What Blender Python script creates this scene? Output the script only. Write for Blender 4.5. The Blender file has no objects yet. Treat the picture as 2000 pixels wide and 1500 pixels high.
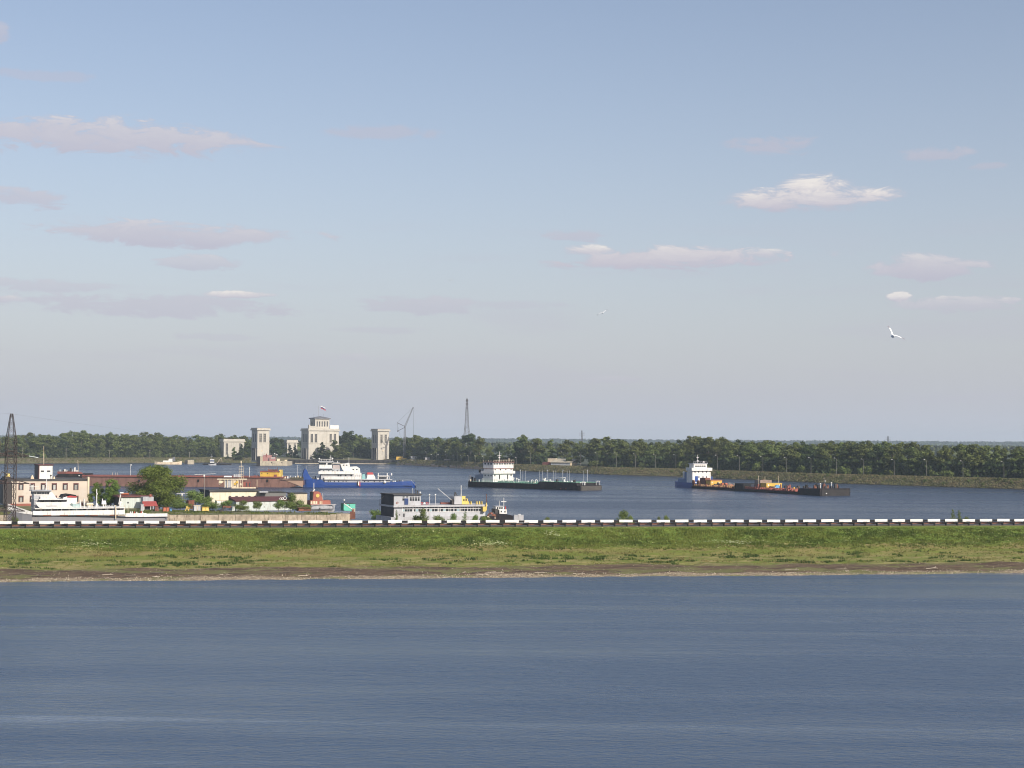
import bpy, math, random
import numpy as np
from mathutils import Vector, Matrix, noise as mnoise

random.seed(7)
rng = np.random.default_rng(7)
SC = bpy.context.scene
COL = SC.collection
R = math.radians

# ------------------------------------------------------------------ camera
FPX = 3000.0                      # focal length in photograph pixels (2000 wide)
HAZE_D = 0.00013
CAM = Vector((0.0, 0.0, 16.0))
PITCH = math.atan((863.5 - 750) / FPX)
ROLL = 0.0065
fwd = Vector((0, math.cos(PITCH), math.sin(PITCH)))
r0 = Vector((1, 0, 0))
u0 = r0.cross(fwd)
right = r0 * math.cos(ROLL) + u0 * math.sin(ROLL)
up = u0 * math.cos(ROLL) - r0 * math.sin(ROLL)
cd = bpy.data.cameras.new('camera')
cam = bpy.data.objects.new('camera', cd)
COL.objects.link(cam)
cd.sensor_width = 36.0
cd.lens = 36.0 * FPX / 2000.0
cd.clip_start = 1.0
cd.clip_end = 60000.0
cam.matrix_world = Matrix(((right.x, up.x, -fwd.x, CAM.x), (right.y, up.y, -fwd.y, CAM.y),
                           (right.z, up.z, -fwd.z, CAM.z), (0, 0, 0, 1)))
SC.camera = cam

# ------------------------------------------------------------------ light
SUN_AZ, SUN_EL = R(141), R(31)    # clockwise from +Y (the view direction)
sd = Vector((math.sin(SUN_AZ) * math.cos(SUN_EL), math.cos(SUN_AZ) * math.cos(SUN_EL), math.sin(SUN_EL)))
sl = bpy.data.lights.new('sun', 'SUN')
sl.energy = 5.0
sl.angle = R(0.5)
sl.color = (1.0, 0.93, 0.82)
sun = bpy.data.objects.new('sun', sl)
COL.objects.link(sun)
sun.rotation_euler = sd.to_track_quat('Z', 'Y').to_euler()
sun.location = (0, 0, 300)

vs = SC.view_settings
vs.view_transform = 'Standard'
vs.look = 'None'
vs.gamma = 1.0
vs.use_curve_mapping = False
vs.exposure = 0.0
SC.cycles.filter_width = 1.0


def ray(px, py):
    return (fwd + right * ((px - 1000) / FPX) + up * ((750 - py) / FPX)).normalized()


class NT:
    """tiny helper for node trees"""
    def __init__(s, tree):
        s.t = tree
    def n(s, typ, **kw):
        nd = s.t.nodes.new(typ)
        for k, v in kw.items():
            if k.startswith('i_'):
                nd.inputs[k[2:]].default_value = v
            else:
                setattr(nd, k, v)
        return nd
    def l(s, a, b):
        s.t.links.new(a, b)
    def val(s, sock, x):
        if isinstance(x, (int, float)):
            sock.default_value = x
        elif isinstance(x, tuple):
            sock.default_value = x
        else:
            s.l(x, sock)
    def m(s, op, a, b=0.0, c=None, clamp=False):
        nd = s.t.nodes.new('ShaderNodeMath')
        nd.operation = op
        nd.use_clamp = clamp
        s.val(nd.inputs[0], a)
        s.val(nd.inputs[1], b)
        if c is not None:
            s.val(nd.inputs[2], c)
        return nd.outputs[0]
    def mix(s, f, a, b, blend='MIX'):
        nd = s.t.nodes.new('ShaderNodeMix')
        nd.data_type = 'RGBA'
        nd.blend_type = blend
        s.val(nd.inputs[0], f)
        for k, x in ((6, a), (7, b)):
            if isinstance(x, tuple):
                nd.inputs[k].default_value = (x[0], x[1], x[2], 1)
            else:
                s.l(x, nd.inputs[k])
        return nd.outputs[2]
    def smooth(s, x, lo, hi, a=0.0, b=1.0):
        nd = s.t.nodes.new('ShaderNodeMapRange')
        nd.interpolation_type = 'SMOOTHSTEP'
        s.val(nd.inputs[0], x)
        for i, v in ((1, lo), (2, hi), (3, a), (4, b)):
            nd.inputs[i].default_value = v
        return nd.outputs[0]
    def noise(s, vec, scale, detail=3.0, rough=0.55, dist=0.0):
        nd = s.t.nodes.new('ShaderNodeTexNoise')
        nd.inputs['Scale'].default_value = scale
        nd.inputs['Detail'].default_value = detail
        nd.inputs['Roughness'].default_value = rough
        nd.inputs['Distortion'].default_value = dist
        if vec is not None:
            s.l(vec, nd.inputs['Vector'])
        return nd.outputs[0]
    def mapping(s, vec, scale=(1, 1, 1), rot=(0, 0, 0), loc=(0, 0, 0)):
        nd = s.t.nodes.new('ShaderNodeMapping')
        nd.inputs['Scale'].default_value = scale
        nd.inputs['Rotation'].default_value = rot
        nd.inputs['Location'].default_value = loc
        s.l(vec, nd.inputs['Vector'])
        return nd.outputs[0]


# ------------------------------------------------------------------ world: daylight sky with thin clouds
world = bpy.data.worlds.new('World')
SC.world = world
world.use_nodes = True
wt = world.node_tree
wt.nodes.clear()
W = NT(wt)
sky = W.n('ShaderNodeTexSky', sky_type='NISHITA', sun_disc=False, sun_elevation=SUN_EL, sun_rotation=SUN_AZ,
          altitude=100.0, air_density=1.0, dust_density=1.6, ozone_density=1.5)
tc = W.n('ShaderNodeTexCoord')
sep = W.n('ShaderNodeSeparateXYZ')
W.l(tc.outputs['Generated'], sep.inputs[0])
DX, DY, DZ = sep.outputs
az = W.m('ARCTAN2', DX, DY)
U = W.m('MULTIPLY', az, FPX)
V = W.m('MULTIPLY', W.m('ARCSINE', DZ), FPX)
elev = W.m('MAXIMUM', DZ, 0.0)
hz = W.m('POWER', 2.718, W.m('MULTIPLY', elev, -7.0))
skyc = W.mix(1.0, sky.outputs[0], (1.13, 1.02, 0.99), 'MULTIPLY')
HAZEC = (4.04, 4.18, 4.66)
skyc = W.mix(W.m('MULTIPLY', hz, 1.12, clamp=True), skyc, HAZEC)
cv = W.n('ShaderNodeCombineXYZ')
W.l(W.m('MULTIPLY', U, 0.001), cv.inputs[0])
W.l(W.m('MULTIPLY', V, 0.0034), cv.inputs[1])
n1 = W.noise(cv.outputs[0], 10.0, 12.0, 0.74, 0.7)
n2 = W.noise(W.mapping(cv.outputs[0], loc=(4.3, 0.9, 0)), 3.2, 5.0, 0.6, 0.6)


def dirUV(px, py):
    d = ray(px, py)
    return math.atan2(d.x, d.y) * FPX, math.asin(d.z) * FPX


clouds = [  # px, py, half width, half height, whiteness, strength
    (215, 268, 330, 40, .38, .85), (745, 259, 110, 17, .1, .5), (30, 388, 100, 24, .25, .7),
    (330, 455, 290, 27, .42, .8), (385, 512, 85, 15, .5, .6), (475, 576, 90, 9, 1.0, .9),
    (85, 146, 95, 13, .02, .4), (-5, 70, 28, 26, .2, .6), (300, 596, 380, 24, .15, .6),
    (810, 596, 160, 20, .22, .55), (90, 558, 130, 15, .3, .5), (5, 583, 50, 9, .7, .7),
    (1580, 388, 168, 28, .75, 1.0), (1588, 366, 84, 34, 1.15, 1.0), (1495, 284, 118, 22, .12, .62),
    (1822, 301, 76, 15, .2, .6), (1930, 324, 40, 8, .1, .5), (1125, 461, 62, 12, .2, .6),
    (1320, 506, 300, 27, .45, .95), (1140, 489, 70, 13, 1.0, .9), (1490, 493, 60, 11, .95, .8),
    (1800, 521, 115, 26, .5, .8), (1755, 580, 26, 12, 1.0, .9), (1870, 594, 150, 18, .6, .6),
    (1840, 584, 20, 8, .9, .7), (1975, 586, 30, 8, .9, .7), (1000, 596, 130, 10, .1, .35),
    (1190, 742, 80, 8, .5, .35), (690, 698, 40, 8, .5, .4), (430, 658, 90, 8, .05, .3), (750, 645, 110, 8, .05, .3),
]
msum, shsum = None, None
for (px, py, a, b, wh, st) in clouds:
    cu, cvv = dirUV(px, py)
    du = W.m('DIVIDE', W.m('SUBTRACT', U, cu), a)
    dv = W.m('DIVIDE', W.m('SUBTRACT', V, cvv), b)
    d = W.m('ADD', W.m('MULTIPLY', du, du), W.m('MULTIPLY', dv, dv))
    mm = W.m('SUBTRACT', 1.0, d)
    mm = W.m('ADD', mm, W.m('ADD', W.m('MULTIPLY', W.m('SUBTRACT', n1, 0.5), 2.6 if wh > 0.7 else 4.4), W.m('MULTIPLY', W.m('SUBTRACT', n2, 0.5), 2.0)))
    msk = W.m('MULTIPLY', W.smooth(mm, 0.05, 0.75), st)
    sh = W.m('MULTIPLY', W.m('MULTIPLY', msk, wh), W.m('ADD', 0.45, W.m('MULTIPLY', dv, 0.55)))
    msum = msk if msum is None else W.m('MAXIMUM', msum, msk)
    shsum = sh if shsum is None else W.m('MAXIMUM', shsum, sh)
# faint streaks of the same kind all round, low over the horizon
cv2 = W.mapping(cv.outputs[0], (1.0, 2.6, 1.0), loc=(3.1, 1.7, 0))
n3 = W.noise(cv2, 1.8, 5.0, 0.55, 0.3)
low = W.m('MULTIPLY', W.smooth(DZ, 0.0, 0.02), W.smooth(DZ, 0.105, 0.16, 1.0, 0.0))
msum = W.m('MAXIMUM', msum, W.m('MULTIPLY', W.m('MULTIPLY', W.smooth(n3, 0.5, 0.68), low), 0.22))
lav = (3.95, 3.85, 4.6)
wht = (6.4, 6.1, 5.9)
ccol = W.mix(W.m('ADD', W.m('MULTIPLY', W.m('ADD', shsum, W.m('MULTIPLY', W.m('MULTIPLY', W.m('SUBTRACT', n1, 0.5), 3.2), shsum)), 1.25), 0.02, clamp=True), lav, wht)
skyc = W.mix(W.m('MULTIPLY', msum, 1.0, clamp=True), skyc, ccol)
bg = W.n('ShaderNodeBackground')
bg.inputs['Strength'].default_value = 0.131
W.l(skyc, bg.inputs['Color'])
wo = W.n('ShaderNodeOutputWorld')
W.l(bg.outputs[0], wo.inputs['Surface'])

# ------------------------------------------------------------------ materials
MATS = {}


def mat(name, col, rough=0.7, var=0.18, scale=0.6, metal=0.0, dirt=None, dirt_amt=0.35, dirt_scale=0.35, streak=False,
        spec=0.4, bump=0.0, bump_scale=8.0):
    if name in MATS:
        return MATS[name]
    m = bpy.data.materials.new(name)
    m.use_nodes = True
    t = NT(m.node_tree)
    b = m.node_tree.nodes['Principled BSDF']
    oi = t.n('ShaderNodeObjectInfo')
    va = t.n('ShaderNodeVectorMath', operation='ADD')
    t.l(t.n('ShaderNodeTexCoord').outputs['Object'], va.inputs[0])
    t.l(t.m('MULTIPLY', oi.outputs['Random'], 61.0), va.inputs[1])
    co = va.outputs[0]
    nz = t.noise(co, scale, 4.0, 0.6)
    lo = tuple(c * (1 - var) for c in col)
    hi = tuple(min(0.9, c * (1 + var)) for c in col)
    c = t.mix(t.smooth(nz, 0.3, 0.7), lo, hi)
    if dirt:
        v2 = t.mapping(co, (1.0, 1.0, 0.25 if streak else 1.0), loc=(5.2, 1.3, 0))
        nd = t.noise(v2, dirt_scale * (4 if streak else 1), 6.0, 0.7)
        c = t.mix(t.m('MULTIPLY', t.smooth(nd, 0.48, 0.72), dirt_amt * 2.0, clamp=True), c, dirt)
    c = t.mix(t.m('MULTIPLY', oi.outputs['Random'], 0.14), c, (col[0] * .4, col[1] * .4, col[2] * .4))
    t.l(c, b.inputs['Base Color'])
    b.inputs['Roughness'].default_value = rough
    b.inputs['Metallic'].default_value = metal
    b.inputs['Specular IOR Level'].default_value = spec
    if bump:
        bp = t.n('ShaderNodeBump')
        bp.inputs['Strength'].default_value = bump
        bp.inputs['Distance'].default_value = 0.05
        t.l(t.noise(co, bump_scale, 4.0), bp.inputs['Height'])
        t.l(bp.outputs[0], b.inputs['Normal'])
    MATS[name] = m
    return m


RUST = (0.17, 0.07, 0.035)
M_white = mat('white_paint', (0.7, 0.69, 0.66), 0.45, 0.05, 1.0, dirt=(0.42, 0.36, 0.27), dirt_amt=.3, dirt_scale=.5, streak=True)
M_rail = mat('white_rail_paint', (0.78, 0.77, 0.73), 0.5, 0.05, 1.5, dirt=(0.5, 0.45, 0.36), dirt_amt=.12, dirt_scale=1.0)
M_black = mat('black_paint', (0.018, 0.018, 0.02), 0.75, 0.25, 1.0, dirt=(0.06, 0.04, 0.03), dirt_amt=.4, spec=.2)
M_darksteel = mat('dark_steel', (0.045, 0.04, 0.038), 0.6, 0.2, 1.0)
M_rustbeam = mat('rusty_beam', (0.2, 0.085, 0.055), 0.75, 0.3, 0.7, dirt=(0.36, 0.23, 0.17), dirt_amt=.4)
M_rust = mat('rust_steel', (0.16, 0.065, 0.04), 0.85, 0.3, 0.8)
M_redox = mat('red_oxide_paint', (0.23, 0.075, 0.058), 0.7, 0.2, 0.4, dirt=(0.12, 0.06, 0.045), dirt_amt=.5, dirt_scale=.3)
M_hullbrown = mat('brown_hull_paint', (0.2, 0.11, 0.085), 0.65, 0.12, 0.2, dirt=(0.12, 0.065, 0.05), dirt_amt=.8, dirt_scale=.2, streak=True)
M_hullblack = mat('black_hull_paint', (0.018, 0.017, 0.02), 0.7, 0.2, 0.3, dirt=(0.075, 0.045, 0.035), dirt_amt=.35, streak=True, spec=.2)
M_blue = mat('blue_hull_paint', (0.016, 0.06, 0.25), 0.4, 0.1, 0.3, dirt=(0.03, 0.05, 0.14), dirt_amt=.35, streak=True)
M_bluedk = mat('dark_blue_paint', (0.02, 0.05, 0.16), 0.5, 0.1, 0.5)
M_glass = mat('window_glass', (0.025, 0.03, 0.035), 0.12, 0.2, 0.6, spec=0.6)
M_grey = mat('grey_paint', (0.42, 0.42, 0.43), 0.6, 0.08, 0.6, dirt=(0.22, 0.2, 0.18), dirt_amt=.35, streak=True)
M_greywall = mat('pale_grey_wall', (0.42, 0.43, 0.45), 0.7, 0.08, 0.6, dirt=(0.3, 0.28, 0.26), dirt_amt=.35, streak=True)
M_dkgrey = mat('dark_grey_roofing_and_shade', (0.07, 0.068, 0.068), 0.85, 0.25, 0.4)  # roofs, plus side plates that carry painted shade
M_stone = mat('pale_limestone', (0.5, 0.468, 0.405), 0.85, 0.08, 0.25, dirt=(0.36, 0.32, 0.26), dirt_amt=.3, dirt_scale=.2, streak=True)
M_stonedk = mat('window_recess', (0.06, 0.06, 0.065), 0.5, 0.2, 0.5)
M_roofred = mat('red_brown_metal_roof', (0.16, 0.06, 0.05), 0.6, 0.15, 0.4)
M_roofgrey = mat('grey_metal_roof', (0.16, 0.16, 0.17), 0.5, 0.15, 0.4)
M_peach = mat('peach_render', (0.56, 0.48, 0.4), 0.9, 0.08, 0.25, dirt=(0.6, 0.55, 0.5), dirt_amt=.5, dirt_scale=.15)
M_brown = mat('maroon_paint', (0.13, 0.045, 0.04), 0.7, 0.15, 0.8)
M_cream = mat('cream_paint', (0.68, 0.58, 0.42), 0.7, 0.1, 0.6, dirt=(0.35, 0.18, 0.09), dirt_amt=.4, streak=True)
M_yellow = mat('yellow_paint', (0.6, 0.38, 0.06), 0.55, 0.1, 0.5, dirt=(0.4, 0.22, 0.06), dirt_amt=.3, streak=True)
M_paleyel = mat('pale_yellow_paint', (0.62, 0.46, 0.12), 0.55, 0.08, 0.5)
M_orange = mat('orange_paint', (0.4, 0.12, 0.06), 0.6, 0.15, 0.8)
M_red = mat('red_paint', (0.45, 0.05, 0.05), 0.6, 0.12, 0.8)
M_brick = mat('brick_red_paint', (0.3, 0.1, 0.07), 0.7, 0.15, 0.6, dirt=(0.2, 0.07, 0.05), dirt_amt=.4)
M_turq = mat('turquoise_paint', (0.13, 0.5, 0.38), 0.6, 0.06, 0.8)
M_mint = mat('mint_grey_metal', (0.55, 0.6, 0.56), 0.6, 0.06, 0.8, dirt=(0.32, 0.27, 0.2), dirt_amt=.4, streak=True)
M_deckgreen = mat('green_deck_paint', (0.13, 0.33, 0.22), 0.65, 0.15, 0.4, dirt=(0.3, 0.34, 0.28), dirt_amt=.35)
M_deckgrey = mat('grey_deck_paint', (0.2, 0.2, 0.2), 0.8, 0.2, 0.5)
M_concrete = mat('weathered_concrete', (0.42, 0.35, 0.26), 0.95, 0.3, 0.8, dirt=(0.17, 0.135, 0.095), dirt_amt=.6, dirt_scale=.55, streak=True, bump=.6)
M_concdark = mat('wet_concrete_and_shade', (0.035, 0.033, 0.034), 0.9, 0.25, 0.3, dirt=(0.09, 0.08, 0.07), dirt_amt=.3)
M_concpale = mat('pale_concrete', (0.5, 0.44, 0.33), 0.9, 0.12, 0.4, dirt=(0.25, 0.21, 0.16), dirt_amt=.4, streak=True)
M_galv = mat('galvanised_pole', (0.26, 0.25, 0.22), 0.6, 0.1, 0.6)
M_lattice = mat('dark_lattice_steel', (0.05, 0.035, 0.032), 0.7, 0.2, 0.4)
M_latticered = mat('rusty_lattice_steel', (0.12, 0.08, 0.07), 0.8, 0.2, 0.4)
M_insul = mat('pale_glass_insulator', (0.68, 0.74, 0.72), 0.25, 0.05, 2.0)
M_wood = mat('bleached_wood', (0.42, 0.36, 0.28), 0.9, 0.2, 1.0)
M_bark = mat('grey_bark', (0.13, 0.11, 0.085), 0.95, 0.3, 2.0)
M_asphalt = mat('asphalt', (0.075, 0.073, 0.07), 0.9, 0.2, 0.8)
M_tarp = mat('blue_plastic', (0.12, 0.34, 0.6), 0.5, 0.1, 1.0)


def foliage_mat(name, dark, light, obj_var=0.35):
    m = bpy.data.materials.new(name)
    m.use_nodes = True
    t = NT(m.node_tree)
    b = m.node_tree.nodes['Principled BSDF']
    geo = t.n('ShaderNodeNewGeometry')
    oi = t.n('ShaderNodeObjectInfo')
    co = t.n('ShaderNodeTexCoord').outputs['Object']
    nz = t.noise(co, 0.35, 3.0, 0.6)
    f = t.m('ADD', t.m('MULTIPLY', geo.outputs['Random Per Island'], 0.6), t.m('MULTIPLY', t.smooth(nz, .35, .65), 0.4))
    c = t.mix(f, dark, light)
    hsv = t.n('ShaderNodeHueSaturation')
    t.l(c, hsv.inputs['Color'])
    t.l(t.m('ADD', 0.485, t.m('MULTIPLY', oi.outputs['Random'], 0.03)), hsv.inputs['Hue'])
    t.l(t.m('ADD', 1.0 - obj_var * .6, t.m('MULTIPLY', oi.outputs['Random'], obj_var * 1.3)), hsv.inputs['Value'])
    t.l(hsv.outputs[0], b.inputs['Base Color'])
    b.inputs['Roughness'].default_value = 0.85
    b.inputs['Specular IOR Level'].default_value = 0.12
    tr = t.n('ShaderNodeBsdfTranslucent')
    t.l(hsv.outputs[0], tr.inputs['Color'])
    ms = t.n('ShaderNodeMixShader')
    ms.inputs[0].default_value = 0.22
    out = m.node_tree.nodes['Material Output']
    t.l(b.outputs[0], ms.inputs[1])
    t.l(tr.outputs[0], ms.inputs[2])
    t.l(ms.outputs[0], out.inputs['Surface'])
    MATS[name] = m
    return m


M_leaf = foliage_mat('forest_leaves', (0.06, 0.085, 0.022), (0.175, 0.2, 0.062))
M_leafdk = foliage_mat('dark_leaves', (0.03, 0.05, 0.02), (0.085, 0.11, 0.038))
M_leafyard = foliage_mat('yard_tree_leaves', (0.07, 0.115, 0.02), (0.2, 0.26, 0.06), 0.2)
M_leafbush = foliage_mat('willow_bush_leaves', (0.08, 0.12, 0.03), (0.22, 0.28, 0.085), 0.3)

# ------------------------------------------------------------------ mesh builder


class MB:
    def __init__(s):
        s.v, s.f, s.mi = [], [], []
        s.cur = 0
    def add(s, vs_, fs):
        o = len(s.v)
        s.v.extend([tuple(v) for v in vs_])
        for f in fs:
            s.f.append(tuple(i + o for i in f))
            s.mi.append(s.cur)
        return s
    def box(s, x0, x1, y0, y1, z0, z1, taper=0.0):
        if x1 < x0: x0, x1 = x1, x0
        if y1 < y0: y0, y1 = y1, y0
        if z1 < z0: z0, z1 = z1, z0
        t = taper
        return s.add([(x0, y0, z0), (x1, y0, z0), (x1, y1, z0), (x0, y1, z0),
                      (x0 + t, y0 + t, z1), (x1 - t, y0 + t, z1), (x1 - t, y1 - t, z1), (x0 + t, y1 - t, z1)],
                     [(0, 3, 2, 1), (4, 5, 6, 7), (0, 1, 5, 4), (1, 2, 6, 5), (2, 3, 7, 6), (3, 0, 4, 7)])
    def cyl(s, p, q, r, n=8, r2=None):
        p, q = Vector(p), Vector(q)
        r2 = r if r2 is None else r2
        d = (q - p).normalized()
        a = d.orthogonal().normalized()
        b = d.cross(a)
        vs_ = []
        for c, rr in ((p, r), (q, r2)):
            for i in range(n):
                t = 2 * math.pi * i / n
                vs_.append(c + a * (rr * math.cos(t)) + b * (rr * math.sin(t)))
        fs = [(i, (i + 1) % n, n + (i + 1) % n, n + i) for i in range(n)]
        fs += [tuple(range(n - 1, -1, -1)), tuple(range(n, 2 * n))]
        return s.add(vs_, fs)
    def bar(s, p, q, w):
        return s.cyl(p, q, w * 0.7, 4)
    def prism(s, pts, y0, y1):
        """polygon in x,z extruded from y0 to y1"""
        n = len(pts)
        vs_ = [(x, y0, z) for x, z in pts] + [(x, y1, z) for x, z in pts]
        fs = [tuple(range(n)), tuple(range(2 * n - 1, n - 1, -1))]
        fs += [(i, n + i, n + (i + 1) % n, (i + 1) % n) for i in range(n)]
        return s.add(vs_, fs)
    def loft(s, secs, cap=True):
        n = len(secs[0])
        vs_ = [p for sec in secs for p in sec]
        fs = []
        for k in range(len(secs) - 1):
            for i in range(n):
                j = (i + 1) % n
                fs.append((k * n + i, k * n + j, (k + 1) * n + j, (k + 1) * n + i))
        if cap:
            fs.append(tuple(range(n - 1, -1, -1)))
            fs.append(tuple(range((len(secs) - 1) * n, len(secs) * n)))
        return s.add(vs_, fs)
    def sphere(s, c, r, n=10, m=6, sz=1.0):
        secs = []
        for k in range(m + 1):
            t = math.pi * k / m
            rr = max(0.001, math.sin(t)) * r
            z = c[2] + math.cos(t) * r * sz
            secs.append([(c[0] + rr * math.cos(2 * math.pi * i / n), c[1] + rr * math.sin(2 * math.pi * i / n), z) for i in range(n)])
        return s.loft(secs)
    def torus(s, c, r, w, axis='y', n=12):
        P = []
        for i in range(n):
            t = 2 * math.pi * i / n
            if axis == 'y':
                P.append(Vector((c[0] + r * math.cos(t), c[1], c[2] + r * math.sin(t))))
            else:
                P.append(Vector((c[0], c[1] + r * math.cos(t), c[2] + r * math.sin(t))))
        for i in range(n):
            s.bar(P[i], P[(i + 1) % n], w)
        return s
    def mesh(s, name, mats):
        me = bpy.data.meshes.new(name)
        me.from_pydata(s.v, [], s.f)
        for m in (mats if isinstance(mats, (list, tuple)) else [mats]):
            me.materials.append(m)
        if any(s.mi):
            me.polygons.foreach_set('material_index', s.mi)
        me.update()
        import bmesh
        bm = bmesh.new()
        bm.from_mesh(me)
        bmesh.ops.recalc_face_normals(bm, faces=bm.faces)
        bm.to_mesh(me)
        bm.free()
        return me
    def make(s, name, mats, parent=None, label=None):
        o = bpy.data.objects.new(name, s.mesh(name, mats))
        COL.objects.link(o)
        if parent is not None:
            o.parent = parent
        if label:
            o['label'] = label
        return o


def link(name, me, parent=None, loc=(0, 0, 0), rot=(0, 0, 0), scale=None):
    o = bpy.data.objects.new(name, me)
    COL.objects.link(o)
    o.parent = parent
    o.location = loc
    o.rotation_euler = rot
    if scale:
        o.scale = scale
    return o


def tag(o, label, cat, group=None):
    o['label'] = label
    o['category'] = cat
    if group:
        o['group'] = group
    return o


def structure(o):
    o['kind'] = 'structure'
    return o


def thing(name, label, cat, loc=(0, 0, 0), rot=0.0, group=None):
    o = bpy.data.objects.new(name, None)
    COL.objects.link(o)
    o.location = loc
    o.rotation_euler = (0, 0, rot)
    o.empty_display_size = 1.0
    return tag(o, label, cat, group)


def copy_tree(o, parent=None, top=True):
    c = o.copy()
    COL.objects.link(c)
    c.parent = parent
    for ch in list(o.children):
        copy_tree(ch, c, False)
    return c


class Fr:
    """local frame of a thing: turns a point of the photograph into local metres on one of its planes"""
    def __init__(s, px, z0=0.0, rot=0.0, py=None, depth=None):
        s.rot = R(rot)
        if py is not None:
            d = ray(px, py)
            s.loc = CAM + d * ((z0 - CAM.z) / d.z)
        else:
            d = ray(px, 930)
            s.loc = CAM + d * (depth / d.y)
            s.loc.z = z0
        c, n = math.cos(s.rot), math.sin(s.rot)
        s.c, s.n = c, n
        o = CAM - s.loc
        s.o = Vector((o.x * c + o.y * n, -o.x * n + o.y * c, o.z))
        s.mpp = s.loc.y / FPX
    def ld(s, px, py):
        d = ray(px, py)
        return Vector((d.x * s.c + d.y * s.n, -d.x * s.n + d.y * s.c, d.z))
    def xz(s, px, py, y=0.0):
        d = s.ld(px, py)
        t = (y - s.o.y) / d.y
        return s.o.x + d.x * t, s.o.z + d.z * t
    def yz(s, px, py, x=0.0):
        d = s.ld(px, py)
        t = (x - s.o.x) / d.x
        return s.o.y + d.y * t, s.o.z + d.z * t
    def box(s, mb, pa, pb, pt, pb2, y0=0.0, y1=1.0, taper=0.0):
        """box whose near face (plane y0) covers the pixels pa..pb, pt..pb2"""
        pm, pz = (pa + pb) / 2, (pt + pb2) / 2
        x0, x1 = s.xz(pa, pz, y0)[0], s.xz(pb, pz, y0)[0]
        z1, z0 = s.xz(pm, pt, y0)[1], s.xz(pm, pb2, y0)[1]
        mb.box(x0, x1, y0, y1, z0, z1, taper)
        return x0, x1, z0, z1
    def boxx(s, mb, pa, pb, pt, pb2, x0, x1):
        """box whose +x face (plane x1) covers the pixels; it runs back to x0"""
        pm, pz = (pa + pb) / 2, (pt + pb2) / 2
        ya, yb = s.yz(pa, pz, x1)[0], s.yz(pb, pz, x1)[0]
        z1, z0 = s.yz(pm, pt, x1)[1], s.yz(pm, pb2, x1)[1]
        mb.box(x0, x1, ya, yb, z0, z1)
        return ya, yb, z0, z1
    def P(s, px, py, y=0.0):
        x, z = s.xz(px, py, y)
        return (x, y, z)
    def pole(s, mb, px, pt, pb2, y=1.0, r=0.08, px2=None, n=6):
        mb.cyl(s.P(px, pb2, y), s.P(px if px2 is None else px2, pt, y), r, n)
    def thing(s, name, label, cat, group=None):
        return thing(name, label, cat, s.loc, s.rot, group)


def hull(mb, stations, B, yc, zb=-0.8, flare=0.12, nsub=1):
    """stations: (x, z_top, half-beam fraction). closed hull lofted along x"""
    secs = []
    for x, zt, h in stations:
        hb = B / 2 * h
        hl = max(0.02, hb * (1 - flare))
        secs.append([(x, yc - hl, zb), (x, yc - hb, zt * 0.45), (x, yc - hb * 1.0, zt), (x, yc + hb, zt), (x, yc + hb, zt * 0.45), (x, yc + hl, zb)])
    mb.loft(secs)


_wcache = {}


def window(parent, x, y, z, w, h, m=None, axis='y', name='window'):
    """a window: a glass box standing 3 cm proud of its wall, centre x, base z"""
    key = (round(w, 2), round(h, 2), (m or M_glass).name, axis, name)
    if key not in _wcache:
        b = MB()
        if axis == 'y':
            b.box(-w / 2, w / 2, -0.03, 0.1, 0, h)
        else:
            b.box(-0.1, 0.03, -w / 2, w / 2, 0, h)
        _wcache[key] = b.mesh(name, m or M_glass)
    return link(name, _wcache[key], parent, (x, y, z))


ORD = ['first', 'second', 'third', 'fourth', 'fifth', 'sixth', 'seventh', 'eighth', 'ninth', 'tenth', 'eleventh', 'twelfth',
       'thirteenth', 'fourteenth', 'fifteenth', 'sixteenth', 'seventeenth', 'eighteenth', 'nineteenth', 'twentieth',
       'twenty-first', 'twenty-second', 'twenty-third', 'twenty-fourth']
# ================================================================== SETTING
HZ = lambda px: 863.5 + (px - 1000) * 0.0065        # image row of the true horizon


def fbm(x, y, sc, oct_=4, seed=0.0):
    return mnoise.fractal(Vector((x * sc + seed, y * sc - seed, seed * 0.37)), 1.0, 2.0, oct_)


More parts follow.
